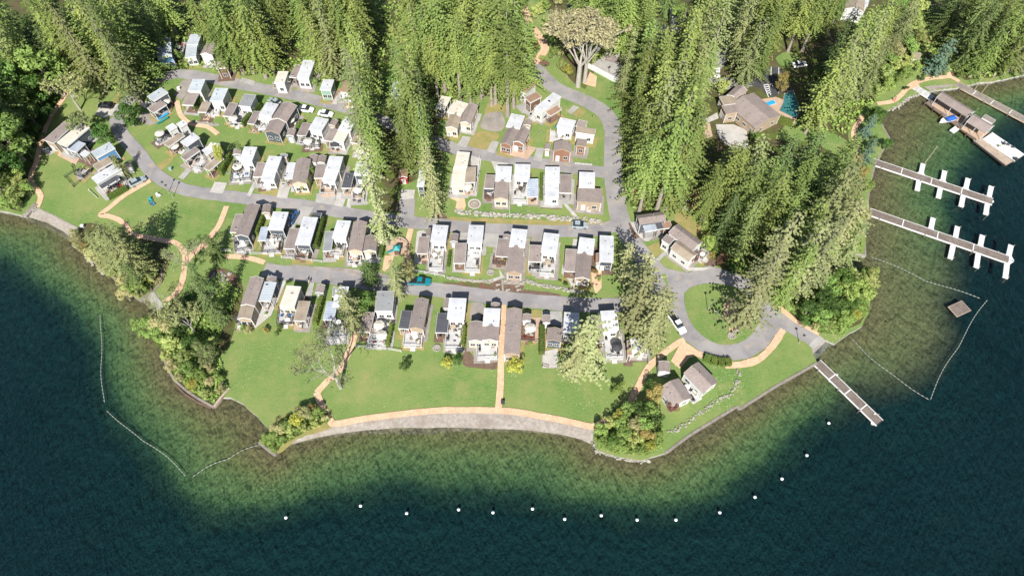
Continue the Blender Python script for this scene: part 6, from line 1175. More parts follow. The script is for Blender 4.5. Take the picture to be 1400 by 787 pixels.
wall_run('bulkhead', FULL, [(909, 619.5), (945, 593), (1008, 555), (1011, 559), (1060, 528), (1117, 496)], .5, -1.5, .12, 'wood_grey', 'long straight timber seawall along the southern lawn', 'seawall', 'shore walls')
wall_run('bulkhead', FULL, [(1188, 258), (1197, 222), (1216, 189), (1204, 168)], .4, -1.5, .1, 'wood_grey', 'timber seawall between the two eastern docks and the bay corner', 'seawall', 'shore walls')
wall_run('bulkhead', FULL, [(1161, 346), (1183, 350)], .5, -1.5, .3, 'stone_pale', 'short pale concrete wall on the eastern shore', 'seawall', 'shore walls')
wall_run('bulkhead', FULL, [(1183, 350), (1182, 320), (1188, 262)], .4, -1.5, .1, 'wood_grey', 'timber seawall below the eastern conifers', 'seawall', 'shore walls')
wall_run('pier_wall', FULL, [(34, 296), (50, 279)], 1.2, -1.5, .3, 'wood_grey', 'short grey timber groyne beside the western beach', 'groyne', 'shore walls')
wall_run('retaining_wall', G8, [(680, 605), (770, 650), (890, 715), (960, 745)], .7, -.1, 1.3, 'white_paint', 'pale wall along the lower side of the sport court', 'wall', 'sport court walls')
wall_run('retaining_wall', G8, [(845, 482), (1060, 532), (1150, 548)], .7, -.1, 1.3, 'stone_pale', 'pale wall along the upper side of the sport court', 'wall', 'sport court walls')
wall_run('retaining_wall', G8, [(1115, 490), (1075, 620)], .9, -.1, 1.2, 'stone_pale', 'pale wall at the right end of the sport court', 'wall', 'sport court walls')
def rock_run(T, pts, n, r, label, mt='stone', off=.5, group='rock walls', z=.1, kind=None, name='rock_wall', cat='rock wall'):
    mb = MB(); q = [P(*T(x, y)) for x, y in pts]; rng = random.Random(label); L_ = [(b - a).length for a, b in zip(q[:-1], q[1:])]; tot = sum(L_)
    for i in range(n):
        s_ = rng.random() * tot; k = 0
        while k < len(L_) - 1 and s_ > L_[k]: s_ -= L_[k]; k += 1
        p = q[k].lerp(q[k + 1], s_ / max(L_[k], .01)); mb.rock((p.x + rng.uniform(-off, off), p.y + rng.uniform(-off, off), z + rng.uniform(-.1, .15)), r * rng.uniform(.6, 1.4), rng)
    o = mb.build(name, mt); return tag(o, label, cat, group, kind)
rock_run(Q2, [(190, 535), (330, 550), (450, 560), (600, 568), (780, 575), (900, 585), (1060, 590), (1190, 610)], 330, .3, 'long rock retaining wall between the right upper row and the road', off=.7, z=.2)
rock_run(Q4, [(250, 490), (430, 515), (560, 520)], 90, .25, 'pale rock edging above the low road, left of the planting bed', 'stone_pale', .3)
rock_run(Q6, [(555, 58), (650, 82), (740, 98), (820, 112), (870, 120)], 150, .24, 'rock edging above the low road, right of the planting bed', off=.5)
rock_run(G6, [(395, 400), (440, 385), (520, 330), (600, 270), (670, 235), (690, 190), (695, 140)], 110, .22, 'winding line of pale rocks on the southern lawn', 'stone_pale', .45)
rock_run(E6, [(300, 345), (370, 330), (420, 290), (470, 245), (530, 220), (620, 175), (700, 180), (820, 160)], 170, .28, 'pale riprap rocks edging the boathouse bay', 'stone_pale', .6, z=-.2)
rock_run(FULL, [(811, 604), (816, 616), (846, 625), (876, 630), (889, 627)], 90, .28, 'boulder edging round the point right of the beach', 'stone_pale', .4, z=-.3)
rock_run(G2, [(150, 325), (215, 290), (240, 270)], 20, .3, 'few rocks beside the western groyne', off=.4)
rock_run(G2, [(480, 470), (520, 520), (570, 560), (600, 600), (700, 700)], 70, .4, 'pale rocks along the foot of the western shore shrubs', 'stone_pale', .5, z=-.3)
rock_run(G3, [(1040, 480), (1100, 470), (1130, 490), (1010, 620), (960, 640)], 40, .5, 'scattered boulders in the reddish planting', off=1.2)
rock_run(Vt, [(800, 210), (900, 215), (1040, 240)], 60, .28, 'low rock edging below the second upper road home', off=.35)
for lab, x, y in (('leftmost', 590, 540), ('second', 640, 515), ('third', 665, 525), ('fourth', 720, 550), ('rightmost', 748, 530), ('lower left', 585, 575), ('lower middle', 655, 575), ('lower right', 728, 575)):
    mb = MB(); mb.rock((0, 0, .15), .42, R); mb.rock((.5, .2, .1), .3, R); p = P(*Q4(x, y)); tag(mb.build('boulder', 'stone_pale', None, (p.x, p.y, .1)), f'{lab} pale boulder in the dark planting bed', 'boulder', 'planting bed boulders')
for i in range(9):
    mb = MB(); mb.disc((0, 0), .25, 0, .08, 8); p = P(*Q4(622 + i * .8, 508 + i * 10)); tag(mb.build('stepping_stone', 'stone_pale', None, (p.x, p.y, .13)), 'pale stepping stone in the line crossing the dark planting bed', 'stepping stone', 'stepping stones across the planting bed')
def fence(T, pts, label, mt='wood_light', h=1.0, group='fences', wire=False):
    q = [P(*T(x, y)) for x, y in pts]; o = empty('fence', q[0], 0, label, 'fence', group); ra = MB()
    for a, b in zip(q[:-1], q[1:]):
        a = a - q[0]; b = b - q[0]; d = b - a; n = Vector((-d.y, d.x, 0)).normalized() * .03; k = max(1, int(d.length / 2.2))
        for z in (h * .35, h * .85):
            ra.hexa([a + n + Vector((0, 0, z)), a - n + Vector((0, 0, z)), b - n + Vector((0, 0, z)), b + n + Vector((0, 0, z))], [a + n + Vector((0, 0, z + .1)), a - n + Vector((0, 0, z + .1)), b - n + Vector((0, 0, z + .1)), b + n + Vector((0, 0, z + .1))])
        for i in range(k + 1):
            p = a.lerp(b, i / k); m = MB(); m.box(p.x - .06, p.y - .06, 0, p.x + .06, p.y + .06, h); m.build('post', mt, o)
    ra.build('rail', mt, o)
fence(K3, [(385, 600), (375, 620), (390, 655), (310, 705), (385, 787), (440, 740)], 'dark wire fence round the small yard of the blue walled home', 'charcoal', .9)
fence(Q3, [(0, 460), (80, 462)], 'short white fence left of the long mauve brown gable', 'white_paint'); fence(Q3, [(210, 480), (325, 482)], 'white fence below the hedge of the middle row', 'white_paint'); fence(Q3, [(420, 505), (690, 535)], 'white fence in front of the brown deck home', 'white_paint')
fence(Q5, [(870, 612), (985, 615), (1080, 630), (1175, 645)], 'pale fence in front of the striped roof waterfront home', 'white_paint'); fence(Q4, [(40, 450), (235, 485)], 'pale fence below the home just right of the playground', 'white_paint')
fence(K5, [(680, 265), (790, 325)], 'pale fence beside the wide white roof near the bend'); fence(Q2, [(1015, 218), (1125, 228)], 'two white rails on the lawn beside the lane bend', 'white_paint', .6); fence(Q2, [(375, 190), (350, 425)], 'white fence right of the leftmost right upper home', 'white_paint', 1.4)
fence(Q6, [(540, 395), (640, 398), (655, 530), (690, 540)], 'pale fence round the garden right of the mauve gable home', 'wood_light'); fence(G1, [(600, 690), (655, 740)], 'small white rail beside the diagonal orange path', 'white_paint', .5); fence(Q2, [(575, 480), (573, 555)], 'thin white fence between the rusty terrace and black sofa homes', 'white_paint', .7)
# ------------------------------------------------------------------ docks
def V3(p, z): return Vector((p.x, p.y, z))
def slab(mb, a, b, w, z0, z1):
    d = (b - a); d.z = 0; n = Vector((-d.y, d.x, 0)).normalized() * w / 2
    mb.hexa([V3(a + n, z0), V3(a - n, z0), V3(b - n, z0), V3(b + n, z0)], [V3(a + n, z1), V3(a - n, z1), V3(b - n, z1), V3(b + n, z1)])
def boards(mb, a, b, w, z, pitch=.3):
    d = (b - a); d.z = 0; L_ = d.length; u = d.normalized(); n = int(L_ / pitch)
    for i in range(n): slab(mb, a + u * (i * pitch + .012), a + u * ((i + 1) * pitch - .012), w, z, z + .04)
def dock(label, T, a, b, w, fingers=(), group='docks', deckm='wood_dock', trim='white_paint', piles=6):
    a = P(*T(*a)); b = P(*T(*b)); o = empty('dock', V3(a, -.5), 0, label, 'dock', group); O = Vector((a.x, a.y, -.5)); a = a - V3(O, 0); b = b - V3(O, 0)
    mb = MB(); slab(mb, a, b, w - .3, .15, .5); mb.build('float', 'charcoal', o)
    mb = MB(); boards(mb, a, b, w - .28, .505, .35); mb.build('decking', deckm, o)
    d = (b - a); d.z = 0; u = d.normalized(); n = Vector((-u.y, u.x, 0))
    for s_ in (-1, 1):
        mb = MB(); slab(mb, a + n * s_ * (w / 2 - .07), b + n * s_ * (w / 2 - .07), .14, .2, .58); mb.build('edge_board', trim, o)
    for k in range(1, 4):
        mb = MB(); q = a.lerp(b, k / 4); slab(mb, q - u * .12, q + u * .12, w - .35, .55, .57); mb.build('hinge_plate', 'white_paint', o)
    for fa, fb in fingers:
        fa = P(*T(*fa)) - V3(O, 0); fb = P(*T(*fb)) - V3(O, 0); mb = MB(); fd = (fb - fa).normalized()
        slab(mb, fa, fb, 1.25, .2, .52); c = fb
        mb.add([V3(c - u * 1.5, .53), V3(c + u * 1.5, .53), V3(c - fd * 1.4 + u * .6, .53), V3(c - fd * 1.4 - u * .6, .53)], [(0, 1, 2, 3)])
        mb.build('finger_float', 'white_paint', o)
        mb = MB(); p = fa + fd * .25; mb.tube((p.x + .8, p.y, -2.2), (p.x + .8, p.y, .75), .1, .1, 8); mb.build('pile', 'wood_grey', o)
    for i in range(piles):
        q = a.lerp(b, (i + .5) / piles) + n * (w / 2 + .15) * (1 if i % 2 else -1); mb = MB(); mb.tube((q.x, q.y, -2.2), (q.x, q.y, .8), .1, .1, 8); mb.build('pile', 'wood_grey', o)
    return o
c1 = [((402, 93), (388, 158)), ((370, 236), (383, 160)), ((518, 131), (505, 198)), ((484, 276), (500, 198)), ((644, 172), (628, 240)), ((606, 322), (622, 242)), ((769, 214), (752, 290)), ((739, 365), (750, 290))]
dock('upper mooring dock of grey brown boards with eight white finger floats', E7, (130, 82), (775, 297), 2.6, c1)
c2 = [((456, 384), (440, 460)), ((587, 430), (572, 508)), ((548, 602), (568, 510)), ((721, 477), (706, 552)), ((688, 650), (702, 555)), ((875, 530), (858, 605)), ((844, 706), (856, 608))]
dock('lower mooring dock of grey brown boards with seven white finger floats', E7, (110, 350), (868, 612), 2.6, c2)
dock('narrow brown swimming dock reaching out from the seawall by the boat ramp', FULL, (1117, 495), (1203, 578), 2.3, ())
dock('long plain grey boardwalk pier at the right edge of the bay', E6, (850, 140), (1420, 440), 2.6, (), deckm='wood_grey', trim='wood_light')
# swim raft
a = P(1296, 426); b = P(1328, 417)
o = empty('swim_raft', V3((a + b) / 2, -.5), rad(24), 'square grey brown swim raft floating inside the roped area', 'raft')
mb = MB(); mb.box(-2, -1.4, .1, 2, 1.4, .42); mb.build('float', 'charcoal', o)
mb = MB()
for i in range(12): mb.box(-2.03 + i * .336, -1.43, .425, -2.03 + i * .336 + .31, 1.43, .47)
mb.build('decking', 'wood_dock', o)
mb = MB(); mb.box(-2.13, -1.53, .2, 2.13, -1.44, .5); mb.box(-2.13, 1.44, .2, 2.13, 1.53, .5); mb.box(-2.13, -1.44, .2, -2.04, 1.44, .5); mb.box(2.04, -1.44, .2, 2.13, 1.44, .5); mb.build('rim', 'wood_light', o)
# boathouse pier
T = E6; a = P(*T(655, 262), .3); b = P(*T(1050, 555), .3)
pier = empty('boathouse_pier', V3(a, 0), 0, 'brown boarded pier carrying the long brown roofed boathouse', 'pier'); O = V3(a, 0)
mb = MB(); pa, pb = a - O, b - O; d = (pb - pa); d.z = 0; u = d.normalized(); n = Vector((-u.y, u.x, 0))
slab(mb, pa, pb, 5.5, -.1, .2); mb.build('platform', 'wood_dark', pier)
mb = MB(); boards(mb, pa, pb, 5.4, .205, .4); mb.build('decking', 'wood_dock', pier)
for i in range(7):
    for s_ in (-1, 1):
        q = pa.lerp(pb, i / 6) + n * s_ * 2.8; mb = MB(); mb.tube((q.x, q.y, -2.5), (q.x, q.y, .6), .14, .14, 8); mb.build('pile', 'wood_dark', pier)
home(E6, 'long narrow brown roofed boathouse on the pier', 'long boathouse roof', 'wood_dark', [('P', 717, 232, 962, 385, -84, 'B', 'g')], 'boathouses', 'boathouse', 'boathouse')
home(E6, 'square brown roofed pavilion at the outer end of the boathouse pier', 'square boathouse pavilion', 'wood_dark', [('P', 960, 413, 1110, 503, -104, 'B', 'g'), ('P', 1060, 400, 1140, 445, -40, 'B', {'z': 3.5})], 'boathouses', 'boathouse', 'boathouse')
def platform(label, T, a, b, w, mt, z=.25, name='floating_platform', trim='wood_light'):
    c, ang, L_, W = rect(T, *a, *b, w, z); o = empty(name, c, ang, label, 'platform', 'floating platforms'); mb = MB(); mb.box(-L_ / 2, -W / 2, -.6, L_ / 2, W / 2, z - .05); mb.build('float', 'charcoal', o)
    mb = MB(); k = int(W / .4)
    for i in range(k): mb.box(-L_ / 2, -W / 2 + i * W / k + .02, z - .045, L_ / 2, -W / 2 + (i + 1) * W / k - .02, z)
    mb.build('decking', mt, o)
    mb = MB(); mb.box(-L_ / 2 - .1, -W / 2 - .1, z - .2, L_ / 2 + .1, -W / 2, z + .06); mb.box(-L_ / 2 - .1, W / 2, z - .2, L_ / 2 + .1, W / 2 + .1, z + .06); mb.build('rim', trim, o)
    return o, c, ang, L_, W
platform('weathered beige boarded platform outside the boathouse', E6, (1010, 570), (1265, 765), -62, 'wood_light')
o, c, ang, L_, W = platform('long white topped floating platform at the end of the boathouse pier', E6, (1093, 548), (1345, 722), -100, 'white_paint', .5, trim='white_paint')
car_ = None
mb = MB(); mb.box(-.5, -.4, 0, .5, .4, .6); tag(mb.build('dock_box', 'charcoal', None, P(*E6(1310, 738), .5), ang), 'small dark dock box on the white floating platform', 'dock box')
for i, (x, y) in enumerate(((1215, 620), (1250, 625), (1290, 645))):
    tag(inst('patio_chair', CH['charcoal'], None, P(*E6(x, y), .5), i * 1.3), 'dark chair on the white floating platform', 'chair', 'chairs on the white floating platform')
p = P(*E6(1180, 640), .5); planter(p, 'bushy potted plant beside the white floating platform', 'leaf_olive')
dock('pale grey gangway ramp leading from the path to the boathouse', E6, (515, 165), (665, 258), 2.4, (), deckm='deck_white', piles=2)
# boat lift, boat
def hullmesh(L_, W, h):
    mb = MB(); secs = [(-.5, 1, 0), (-.2, 1, 0), (.15, .92, 0), (.38, .55, .08), (.5, .05, .2)]; vs = []; fs = []
    for i, (x, w, r) in enumerate(secs):
        vs += [(x * L_, -w * W / 2, h + r), (x * L_, -w * W * .3, .0 + r * .6), (x * L_, 0, -.25 + r), (x * L_, w * W * .3, .0 + r * .6), (x * L_, w * W / 2, h + r)]
        if i: o_ = (i - 1) * 5; fs += [(o_ + k, o_ + k + 1, o_ + 6 + k, o_ + 5 + k) for k in range(4)] + [(o_ + 4, o_, o_ + 5, o_ + 9)]
    fs += [(0, 1, 2, 3, 4), (24, 23, 22, 21, 20)]; mb.add(vs, fs); return mb
a = P(*E6(860, 400), 0); b = P(*E6(715, 442), 0); c = (a + b) / 2; an = math.atan2((b - a).y, (b - a).x)
o = empty('motor_boat', (c.x, c.y, -.45), an, 'white motor boat with blue cover moored beside the boathouse', 'boat')
hullmesh(6.2, 2.3, .7).build('hull', 'white_paint', o); mb = MB(); mb.hexa([(-2.3, -.95, .72), (1.2, -.95, .72), (1.2, .95, .72), (-2.3, .95, .72)], [(-1.6, -.15, 1.35), (.6, -.15, 1.35), (.6, .15, 1.35), (-1.6, .15, 1.35)]); mb.build('cover', 'canvas_blue', o)
mb = MB(); mb.box(1.3, -.7, .74, 1.38, .7, 1.15); mb.build('windscreen', 'glass_dark', o); mb = MB(); mb.box(-3.45, -.2, .1, -3.1, .2, 1.1); mb.build('outboard_motor', 'black', o)
o = empty('floating_slip', P(*E6(850, 440), -.5), 0, 'white angled floating slip beside the boathouse pier', 'boat slip'); O = o.location.copy()
for pts in (((800, 425), (860, 455)), ((860, 455), (975, 552)), ((870, 475), (815, 515)), ((820, 395), (860, 420))):
    mb = MB(); slab(mb, P(*E6(*pts[0])) - V3(O, 0), P(*E6(*pts[1])) - V3(O, 0), 1.5, .15, .5); mb.build('float', 'white_paint', o)
# poles over water
for lab, x0, y0, x1, y1, Tt in (('left of the two poles standing at the boardwalk pier', 985, 195, 1003, 150, E6), ('right of the two poles standing at the boardwalk pier', 1040, 222, 1070, 180, E6), ('tall pole on the upper mooring dock', 410, 92, 462, 72, E7)):
    a = P(*Tt(x0, y0)); mb = MB(); mb.tube((0, 0, -3), (0, 0, 6.5), .09, .07, 8); mb.disc((0, 0), .14, 6.5, 6.7, 8, .02); tag(mb.build('mooring_pole', 'wood_light', None, V3(a, 0)), 'thin pale ' + lab, 'pole', 'mooring poles')
# buoys and float lines
BU = ((391, 707), (493, 691), (556, 701), (627, 696), (674, 700), (728, 695), (772, 709), (822, 704), (871, 710), (924, 710), (984, 700), (1032, 679), (1069, 654), (1103, 622), (1133, 578))
mb = MB(); rings = [(0, -.3), (.3, -.25), (.46, 0), (.42, .22), (.25, .4), (.07, .48), (.07, .6), (0, .6)]; vs = []; fs = []; n = 12
for r_, z in rings: vs += [(r_ * math.cos(6.2832 * k / n), r_ * math.sin(6.2832 * k / n), z) for k in range(n)]
for i in range(len(rings) - 1): fs += [(i * n + k, i * n + (k + 1) % n, (i + 1) * n + (k + 1) % n, (i + 1) * n + k) for k in range(n)]
mb.add(vs, fs); bme = mb.mesh('buoy', 'buoy_white'); bme.polygons.foreach_set('use_smooth', [True] * len(bme.polygons))
ORD = ['first', 'second', 'third', 'fourth', 'fifth', 'sixth', 'seventh', 'eighth', 'ninth', 'tenth', 'eleventh', 'twelfth', 'thirteenth', 'fourteenth', 'last']
for i, (x, y) in enumerate(BU): tag(inst('buoy', bme, None, V3(P(x, y, -.5), -.5), i, (.72, .72, .72)), f'round white buoy, {ORD[i]} from the left of the curved line', 'buoy', 'white swim buoys')
def float_line(label, pts, pitch=.9, r=.085):
    q = [P(x, y, -.5) for x, y in pts]; o = empty('float_line', V3(q[0], -.5), 0, label, 'float line', 'roped float lines'); O = o.location.copy(); rp = MB(); fl = MB()
    for a, b in zip(q[:-1], q[1:]):
        a = a - O; b = b - O; L_ = (b - a).length; u = (b - a).normalized(); n = Vector((-u.y, u.x, 0)); k = int(L_ / pitch); prev = a
        for i in range(1, k + 1):
            p = a + u * (L_ * i / k) + n * .6 * math.sin(math.pi * i / k) * math.sin(i * .06 + L_); rp.tube(prev, p, .035, .035, 4, False); c = (prev + p) / 2; d = (p - prev).normalized() * .2; fl.tube(c - d + Vector((0, 0, .05)), c + d + Vector((0, 0, .05)), r, r, 6); prev = p
    rp.build('rope', 'rope', o); tag(fl.build('float', 'rope', o), kind='stuff')
float_line('nearly vertical float line off the western point', [(137, 430), (139, 490), (143, 550)]); float_line('long diagonal float line off the western point', [(146, 561), (195, 602), (254, 651)]); float_line('float line running from the corner to the small point by the beach', [(263, 652), (310, 628), (354, 608)])
float_line('upper float line of the eastern swimming area', [(1190, 351), (1265, 384), (1340, 408)]); float_line('right hand float line of the eastern swimming area', [(1350, 410), (1310, 475), (1272, 546)]); float_line('lower float line of the eastern swimming area', [(1165, 463), (1215, 508), (1270, 546)])
# small boats by the docks
for lab, x, y, rz in (('small white dinghy tied beside the swimming dock near shore', 1139, 517, .6), ('small white rowing dinghy at the end of the swimming dock', 1194, 573, 1.2)):
    p = P(x, y, -.45); o = empty('dinghy', p, rz, lab, 'dinghy', 'dinghies'); hullmesh(2.6, 1.1, .4).build('hull', 'white_paint', o); m = MB(); m.box(-.35, -.5, .42, -.1, .5, .47); m.build('seat', 'wood_light', o)
# ------------------------------------------------------------------ pool, playground, lamps, people
sheet('pool_terrace', 'deck_tan', world_poly(K8, [(680, 400), (860, 370), (940, 400), (990, 470), (1090, 640), (1080, 690), (870, 560)]), .15, amp=.02)
def pool(label, T, poly, mt, rim, name='swimming_pool'):
    q = world_poly(T, poly); c = sum(q, Vector()) / len(q); o = empty(name, V3(c, .2), 0, label, 'pool', 'pools'); loc = [(p - c) for p in q]
    m = MB(); big = [p * 1.08 for p in loc]; m.prism(big[::1], 0, .06) ; m.build('rim', rim, o); m = MB(); m.prism(loc, .065, .09); m.build('water_surface', mt, o)
pool('small bright blue pool beside the clubhouse', K8, [(720, 445), (830, 408), (862, 445), (762, 482)], 'pool_blue', 'white_paint')
pool('large pool under a dark teal cover beside the clubhouse', K8, [(900, 530), (945, 440), (960, 340), (1060, 300), (1140, 520), (1090, 625)], 'pool_cover', 'deck_tan')
# round playground
c = P(*K6(700, 492)); o = empty('playground', c, 0, 'round sandy playground ringed by a curved timber wall, with teal slide', 'playground')
m = MB(); m.disc((0, 0), 2.6, .05, .2, 28); m.build('sand_disc', 'deck_tan', o)
m = MB()
for i in range(14):
    a0 = -.6 + i * .19; a1 = a0 + .17
    m.hexa([(r_ * math.cos(t), r_ * math.sin(t), .0) for r_, t in ((2.75, a0), (2.75, a1), (3.1, a1), (3.1, a0))], [(r_ * math.cos(t), r_ * math.sin(t), .8) for r_, t in ((2.75, a0), (2.75, a1), (3.1, a1), (3.1, a0))])
m.build('curved_wall', 'wood_light', o)
m = MB(); m.box(-.1, -2.4, .2, 1.2, -1.1, 1.5)
for x in (-.05, 1.15):
    for y in (-2.35, -1.15): m.box(x - .05, y - .05, .2, x + .05, y + .05, 2.6)
m.build('tower', 'wood_dark', o)
m = MB(); m.add([(-.35, -2.7, 2.5), (1.45, -2.7, 2.5), (1.45, -.85, 2.5), (-.35, -.85, 2.5), (.55, -1.75, 3.3)], [(0, 1, 4), (1, 2, 4), (2, 3, 4), (3, 0, 4), (3, 2, 1, 0)]); m.build('canopy', 'teal', o)
m = MB(); m.hexa([(-.1, -1.9, 1.35), (-.1, -1.3, 1.35), (-2.2, -1.3, .25), (-2.2, -1.9, .25)], [(-.1, -1.9, 1.45), (-.1, -1.3, 1.45), (-2.2, -1.3, .35), (-2.2, -1.9, .35)]); m.build('slide', 'teal', o)
def lamp(x, y, T, label, h=4.5):
    p = P(*T(x, y)); o = empty('street_lamp', p, 0, label, 'lamp post', 'lamp posts'); m = MB(); m.tube((0, 0, 0), (0, 0, h), .09, .06, 8); m.disc((0, 0), .18, 0, .25, 10, .12); m.build('pole', 'stone_pale', o)
    m = MB(); m.disc((0, 0), .12, h, h + .35, 10, .3); m.disc((0, 0), .34, h + .35, h + .5, 10, .08); m.build('lantern', 'charcoal', o)
lamp(1165, 195, G2, 'lamp post on the west lawn beside the curving road'); lamp(625, 122, E4, 'lamp post on the ring road island lawn'); lamp(1240, 335, E4, 'lamp post on the lawn beside the boat ramp road', 3.2); lamp(225, 480, E4, 'lamp post right of the small white trailer', 4.5)
lamp(820, 190, G8, 'lamp post beside the dirt track mouth', 3); lamp(870, 660, G8, 'small white post on the sport court', 2.2); lamp(300, 640, G8, 'white sign post beside the mouth of the upper road', 2.0); lamp(1135, 165, G2, 'second thin lamp post beside the curving road', 4)
# driftwood log and benches on island lawn
mb = MB(); pts = [P(*E4(670, 115), .25), P(*E4(700, 140), .25), P(*E4(735, 155), .25), P(*E4(755, 180), .25)]
for a, b in zip(pts[:-1], pts[1:]): mb.tube(a, b, .2, .17, 8)
tag(mb.build('driftwood_log', 'bark_pale'), 'bleached curved log lying on the ring road island lawn', 'log')
def adirondack(x, y, T, m_, label, rz):
    p = P(*T(x, y)); o = empty('garden_chair', p, rz, label, 'chair', 'lawn chairs'); m = MB(); m.hexa([(-.35, -.5, .3), (.35, -.5, .3), (.35, .3, .15), (-.35, .3, .15)], [(-.35, -.5, .36), (.35, -.5, .36), (.35, .3, .21), (-.35, .3, .21)]); m.build('seat', m_, o)
    m = MB(); m.hexa([(-.33, .25, .2), (.33, .25, .2), (.33, .31, .2), (-.33, .31, .2)], [(-.28, .6, 1.05), (.28, .6, 1.05), (.28, .66, 1.05), (-.28, .66, 1.05)]); m.build('backrest', m_, o)
    for s_ in (-1, 1): m = MB(); m.box(s_ * .42 - .06, -.5, .5, s_ * .42 + .06, .35, .55); m.box(s_ * .42 - .04, -.5, 0, s_ * .42 + .04, -.42, .5); m.box(s_ * .42 - .04, .25, 0, s_ * .42 + .04, .33, .5); m.build('armrest', m_, o)
adirondack(1015, 222, G2, 'teal', 'blue green chair on the west lawn, left of its pair', .5); adirondack(1030, 245, G2, 'cushion_blue', 'blue chair on the west lawn, right of its pair', 2.4); adirondack(1070, 190, G2, 'white_paint', 'white chair on the west lawn near the curving road', 1)
adirondack(1265, 575, Q3, 'white_paint', 'white chair left of the terrace beside the playground', 1.2); adirondack(30, 410, Q4, 'white_paint', 'white chair by the foot of the home right of the playground', 3)
adirondack(560, 255, E4 if False else E4, 'cushion_blue', 'blue chair on the ring lawn', 1) if False else None
def firepit(x, y, T, label):
    p = P(*T(x, y)); m = MB(); rng = random.Random(label)
    for i in range(12): t = i * math.pi / 6; m.rock((math.cos(t) * .8, math.sin(t) * .8, .12), .24, rng)
    m.disc((0, 0), .65, .02, .06, 14); tag(m.build('fire_pit', 'stone_pale', None, (p.x, p.y, .16)), label, 'fire pit', 'fire pits')
firepit(338, 488, Q2, 'round stone fire pit on the paved circle beside the rock wall'); firepit(545, 455, Q4, 'round stone fire pit on the lawn right of the black umbrella home'); firepit(785, 290, E4, 'stone ring on the ring road island lawn'); firepit(70, 430, Q6, 'stone fire ring on the lawn below the pointed deck home')
# kayaks beside the dark walled corner home
for lab, dx in (('upper', 0), ('lower', 26)):
    a = P(*Dt(935, 330 + dx)); b = P(*Dt(868, 372 + dx)); c = (a + b) / 2; o = hullmesh(3.6, .8, .3).build('kayak', 'teal' if dx else 'pool_blue', None, (c.x, c.y, .35), math.atan2((b - a).y, (b - a).x)); tag(o, f'{lab} turquoise kayak lying beside the dark walled corner home', 'kayak', 'kayaks')
# yellow slide thing on west meadow home
m = MB(); a = P(*K3(238, 485)); b = P(*K3(290, 435)); slab(m, V3(a, 0), V3(b, 0), 1.0, .3, .6); tag(m.build('canoe_rack', 'yellow'), 'yellow upturned boat beside the long cream roofed home', 'boat')
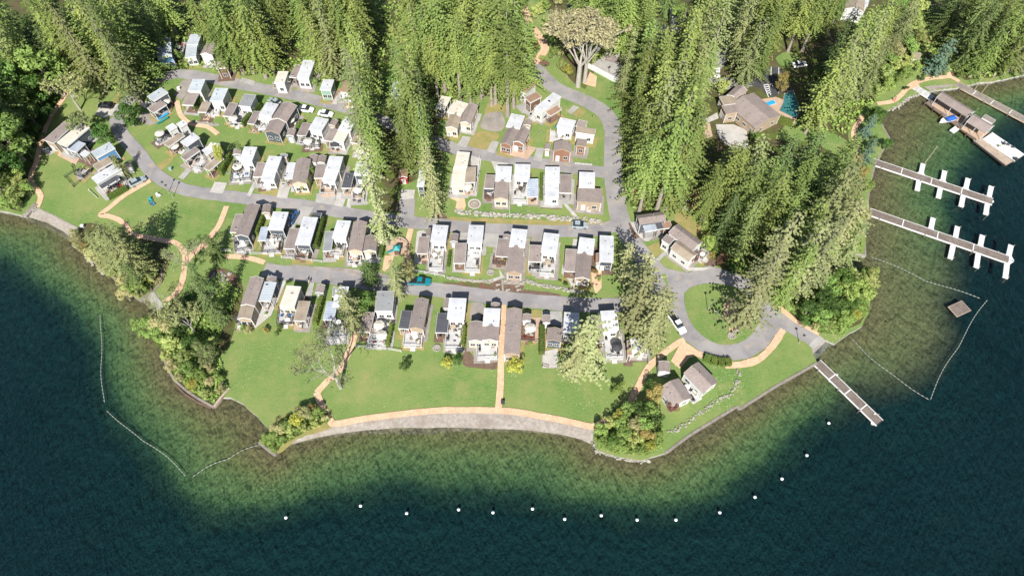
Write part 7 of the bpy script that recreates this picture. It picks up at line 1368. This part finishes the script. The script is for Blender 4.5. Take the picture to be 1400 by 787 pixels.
# utility boxes / bins
for lab, x, y, T, mt in (('green utility box on the lawn by the curving road', 1150, 552, G1, 'wall_green'), ('pale picnic table on the middle lawn edge', 560, 397, G2, 'white_paint'), ('dark bin beside the beach end of the straight path', 870, 275, G5, 'charcoal'), ('white parcel box beside the upper road', 95, 578, K2, 'white_paint')):
    p = P(*T(x, y)); m = MB(); m.box(-.4, -.3, 0, .4, .3, .8); m.box(-.44, -.34, .8, .44, .34, .88); tag(m.build('utility_box', mt, None, (p.x, p.y, 0)), lab, 'box', 'boxes and bins')
def person(x, y, T, label, rz, shirt, step=.25):
    p = P(*T(x, y)); o = empty('person', (p.x, p.y, .12), rz, label, 'person')
    V = [(0, 0, .95), (0, 0, 1.2), (0, 0, 1.42), (0, 0, 1.52), (0, .02, 1.66), (0, .02, 1.76), (.1, 0, .92), (.11, step, .5), (.11, step * 1.1, .06), (.11, step * 1.1 + .16, .03), (-.1, 0, .92), (-.11, -step * .4, .5), (-.11, -step * 1.3, .08), (-.11, -step * 1.3 + .16, .03), (.2, 0, 1.4), (.26, -.1, 1.12), (.26, .05, .88), (.26, .1, .8), (-.2, 0, 1.4), (-.26, .1, 1.12), (-.26, .24, .92), (-.26, .3, .86)]
    E = [(0, 1), (1, 2), (2, 3), (3, 4), (4, 5), (0, 6), (6, 7), (7, 8), (8, 9), (0, 10), (10, 11), (11, 12), (12, 13), (2, 14), (14, 15), (15, 16), (16, 17), (2, 18), (18, 19), (19, 20), (20, 21)]
    rr = [.14, .13, .15, .06, .1, .09, .09, .06, .045, .04, .09, .06, .045, .04, .06, .045, .035, .03, .06, .045, .035, .03]
    me = bpy.data.meshes.new('body'); me.from_pydata(V, E, []); b = bpy.data.objects.new('body', me); COL.objects.link(b); b.parent = o; me.materials.append(MATS[shirt])
    md = b.modifiers.new('skin', 'SKIN')
    if not me.skin_vertices: me.attributes  # created below
    bm = bmesh.new(); bm.from_mesh(me); ly = bm.verts.layers.skin.verify(); bm.verts.ensure_lookup_table()
    for i, v in enumerate(bm.verts): v[ly].radius = (rr[i], rr[i]); v[ly].use_root = (i == 0)
    bm.to_mesh(me); bm.free(); sd = b.modifiers.new('sub', 'SUBSURF'); sd.levels = 1; sd.render_levels = 1
    m = MB(); leafball(m, (0, 0, 1.74), .1, .09, 60, .05, random.Random(3), .9); m.build('hair', 'wall_brown', o)
person(545, 178, Q5, 'person in dark clothes walking on the low road, nearer the left', 2.5, 'shirt'); person(560, 186, Q5, 'person in pale clothes walking on the low road beside the other', 2.5, 'wall_cream')
person(500, 685, E5, 'person walking on the orange path above the bay', 1, 'cushion_red')
# ------------------------------------------------------------------ light
w = bpy.data.worlds.new('World'); SC.world = w; w.use_nodes = True; nt = w.node_tree; bg = nt.nodes['Background']
sk = nt.nodes.new('ShaderNodeTexSky'); sk.sky_type = 'NISHITA'; sk.sun_disc = False; sk.sun_elevation = rad(43); sk.sun_rotation = rad(182); nt.links.new(sk.outputs[0], bg.inputs[0]); bg.inputs[1].default_value = .075
sd = bpy.data.lights.new('sun', 'SUN'); sd.energy = 5.0; sd.angle = rad(.5); sd.color = (1, .955, .88); so = bpy.data.objects.new('sun', sd); COL.objects.link(so); so.rotation_euler = (rad(47), 0, rad(-3)); so.location = (0, 0, 200)
SC.view_settings.view_transform = 'Standard'; SC.view_settings.look = 'None'; SC.view_settings.gamma = 1; SC.view_settings.exposure = .76
SC.cycles.max_bounces = 6; SC.cycles.transparent_max_bounces = 8; SC.cycles.use_denoising = True
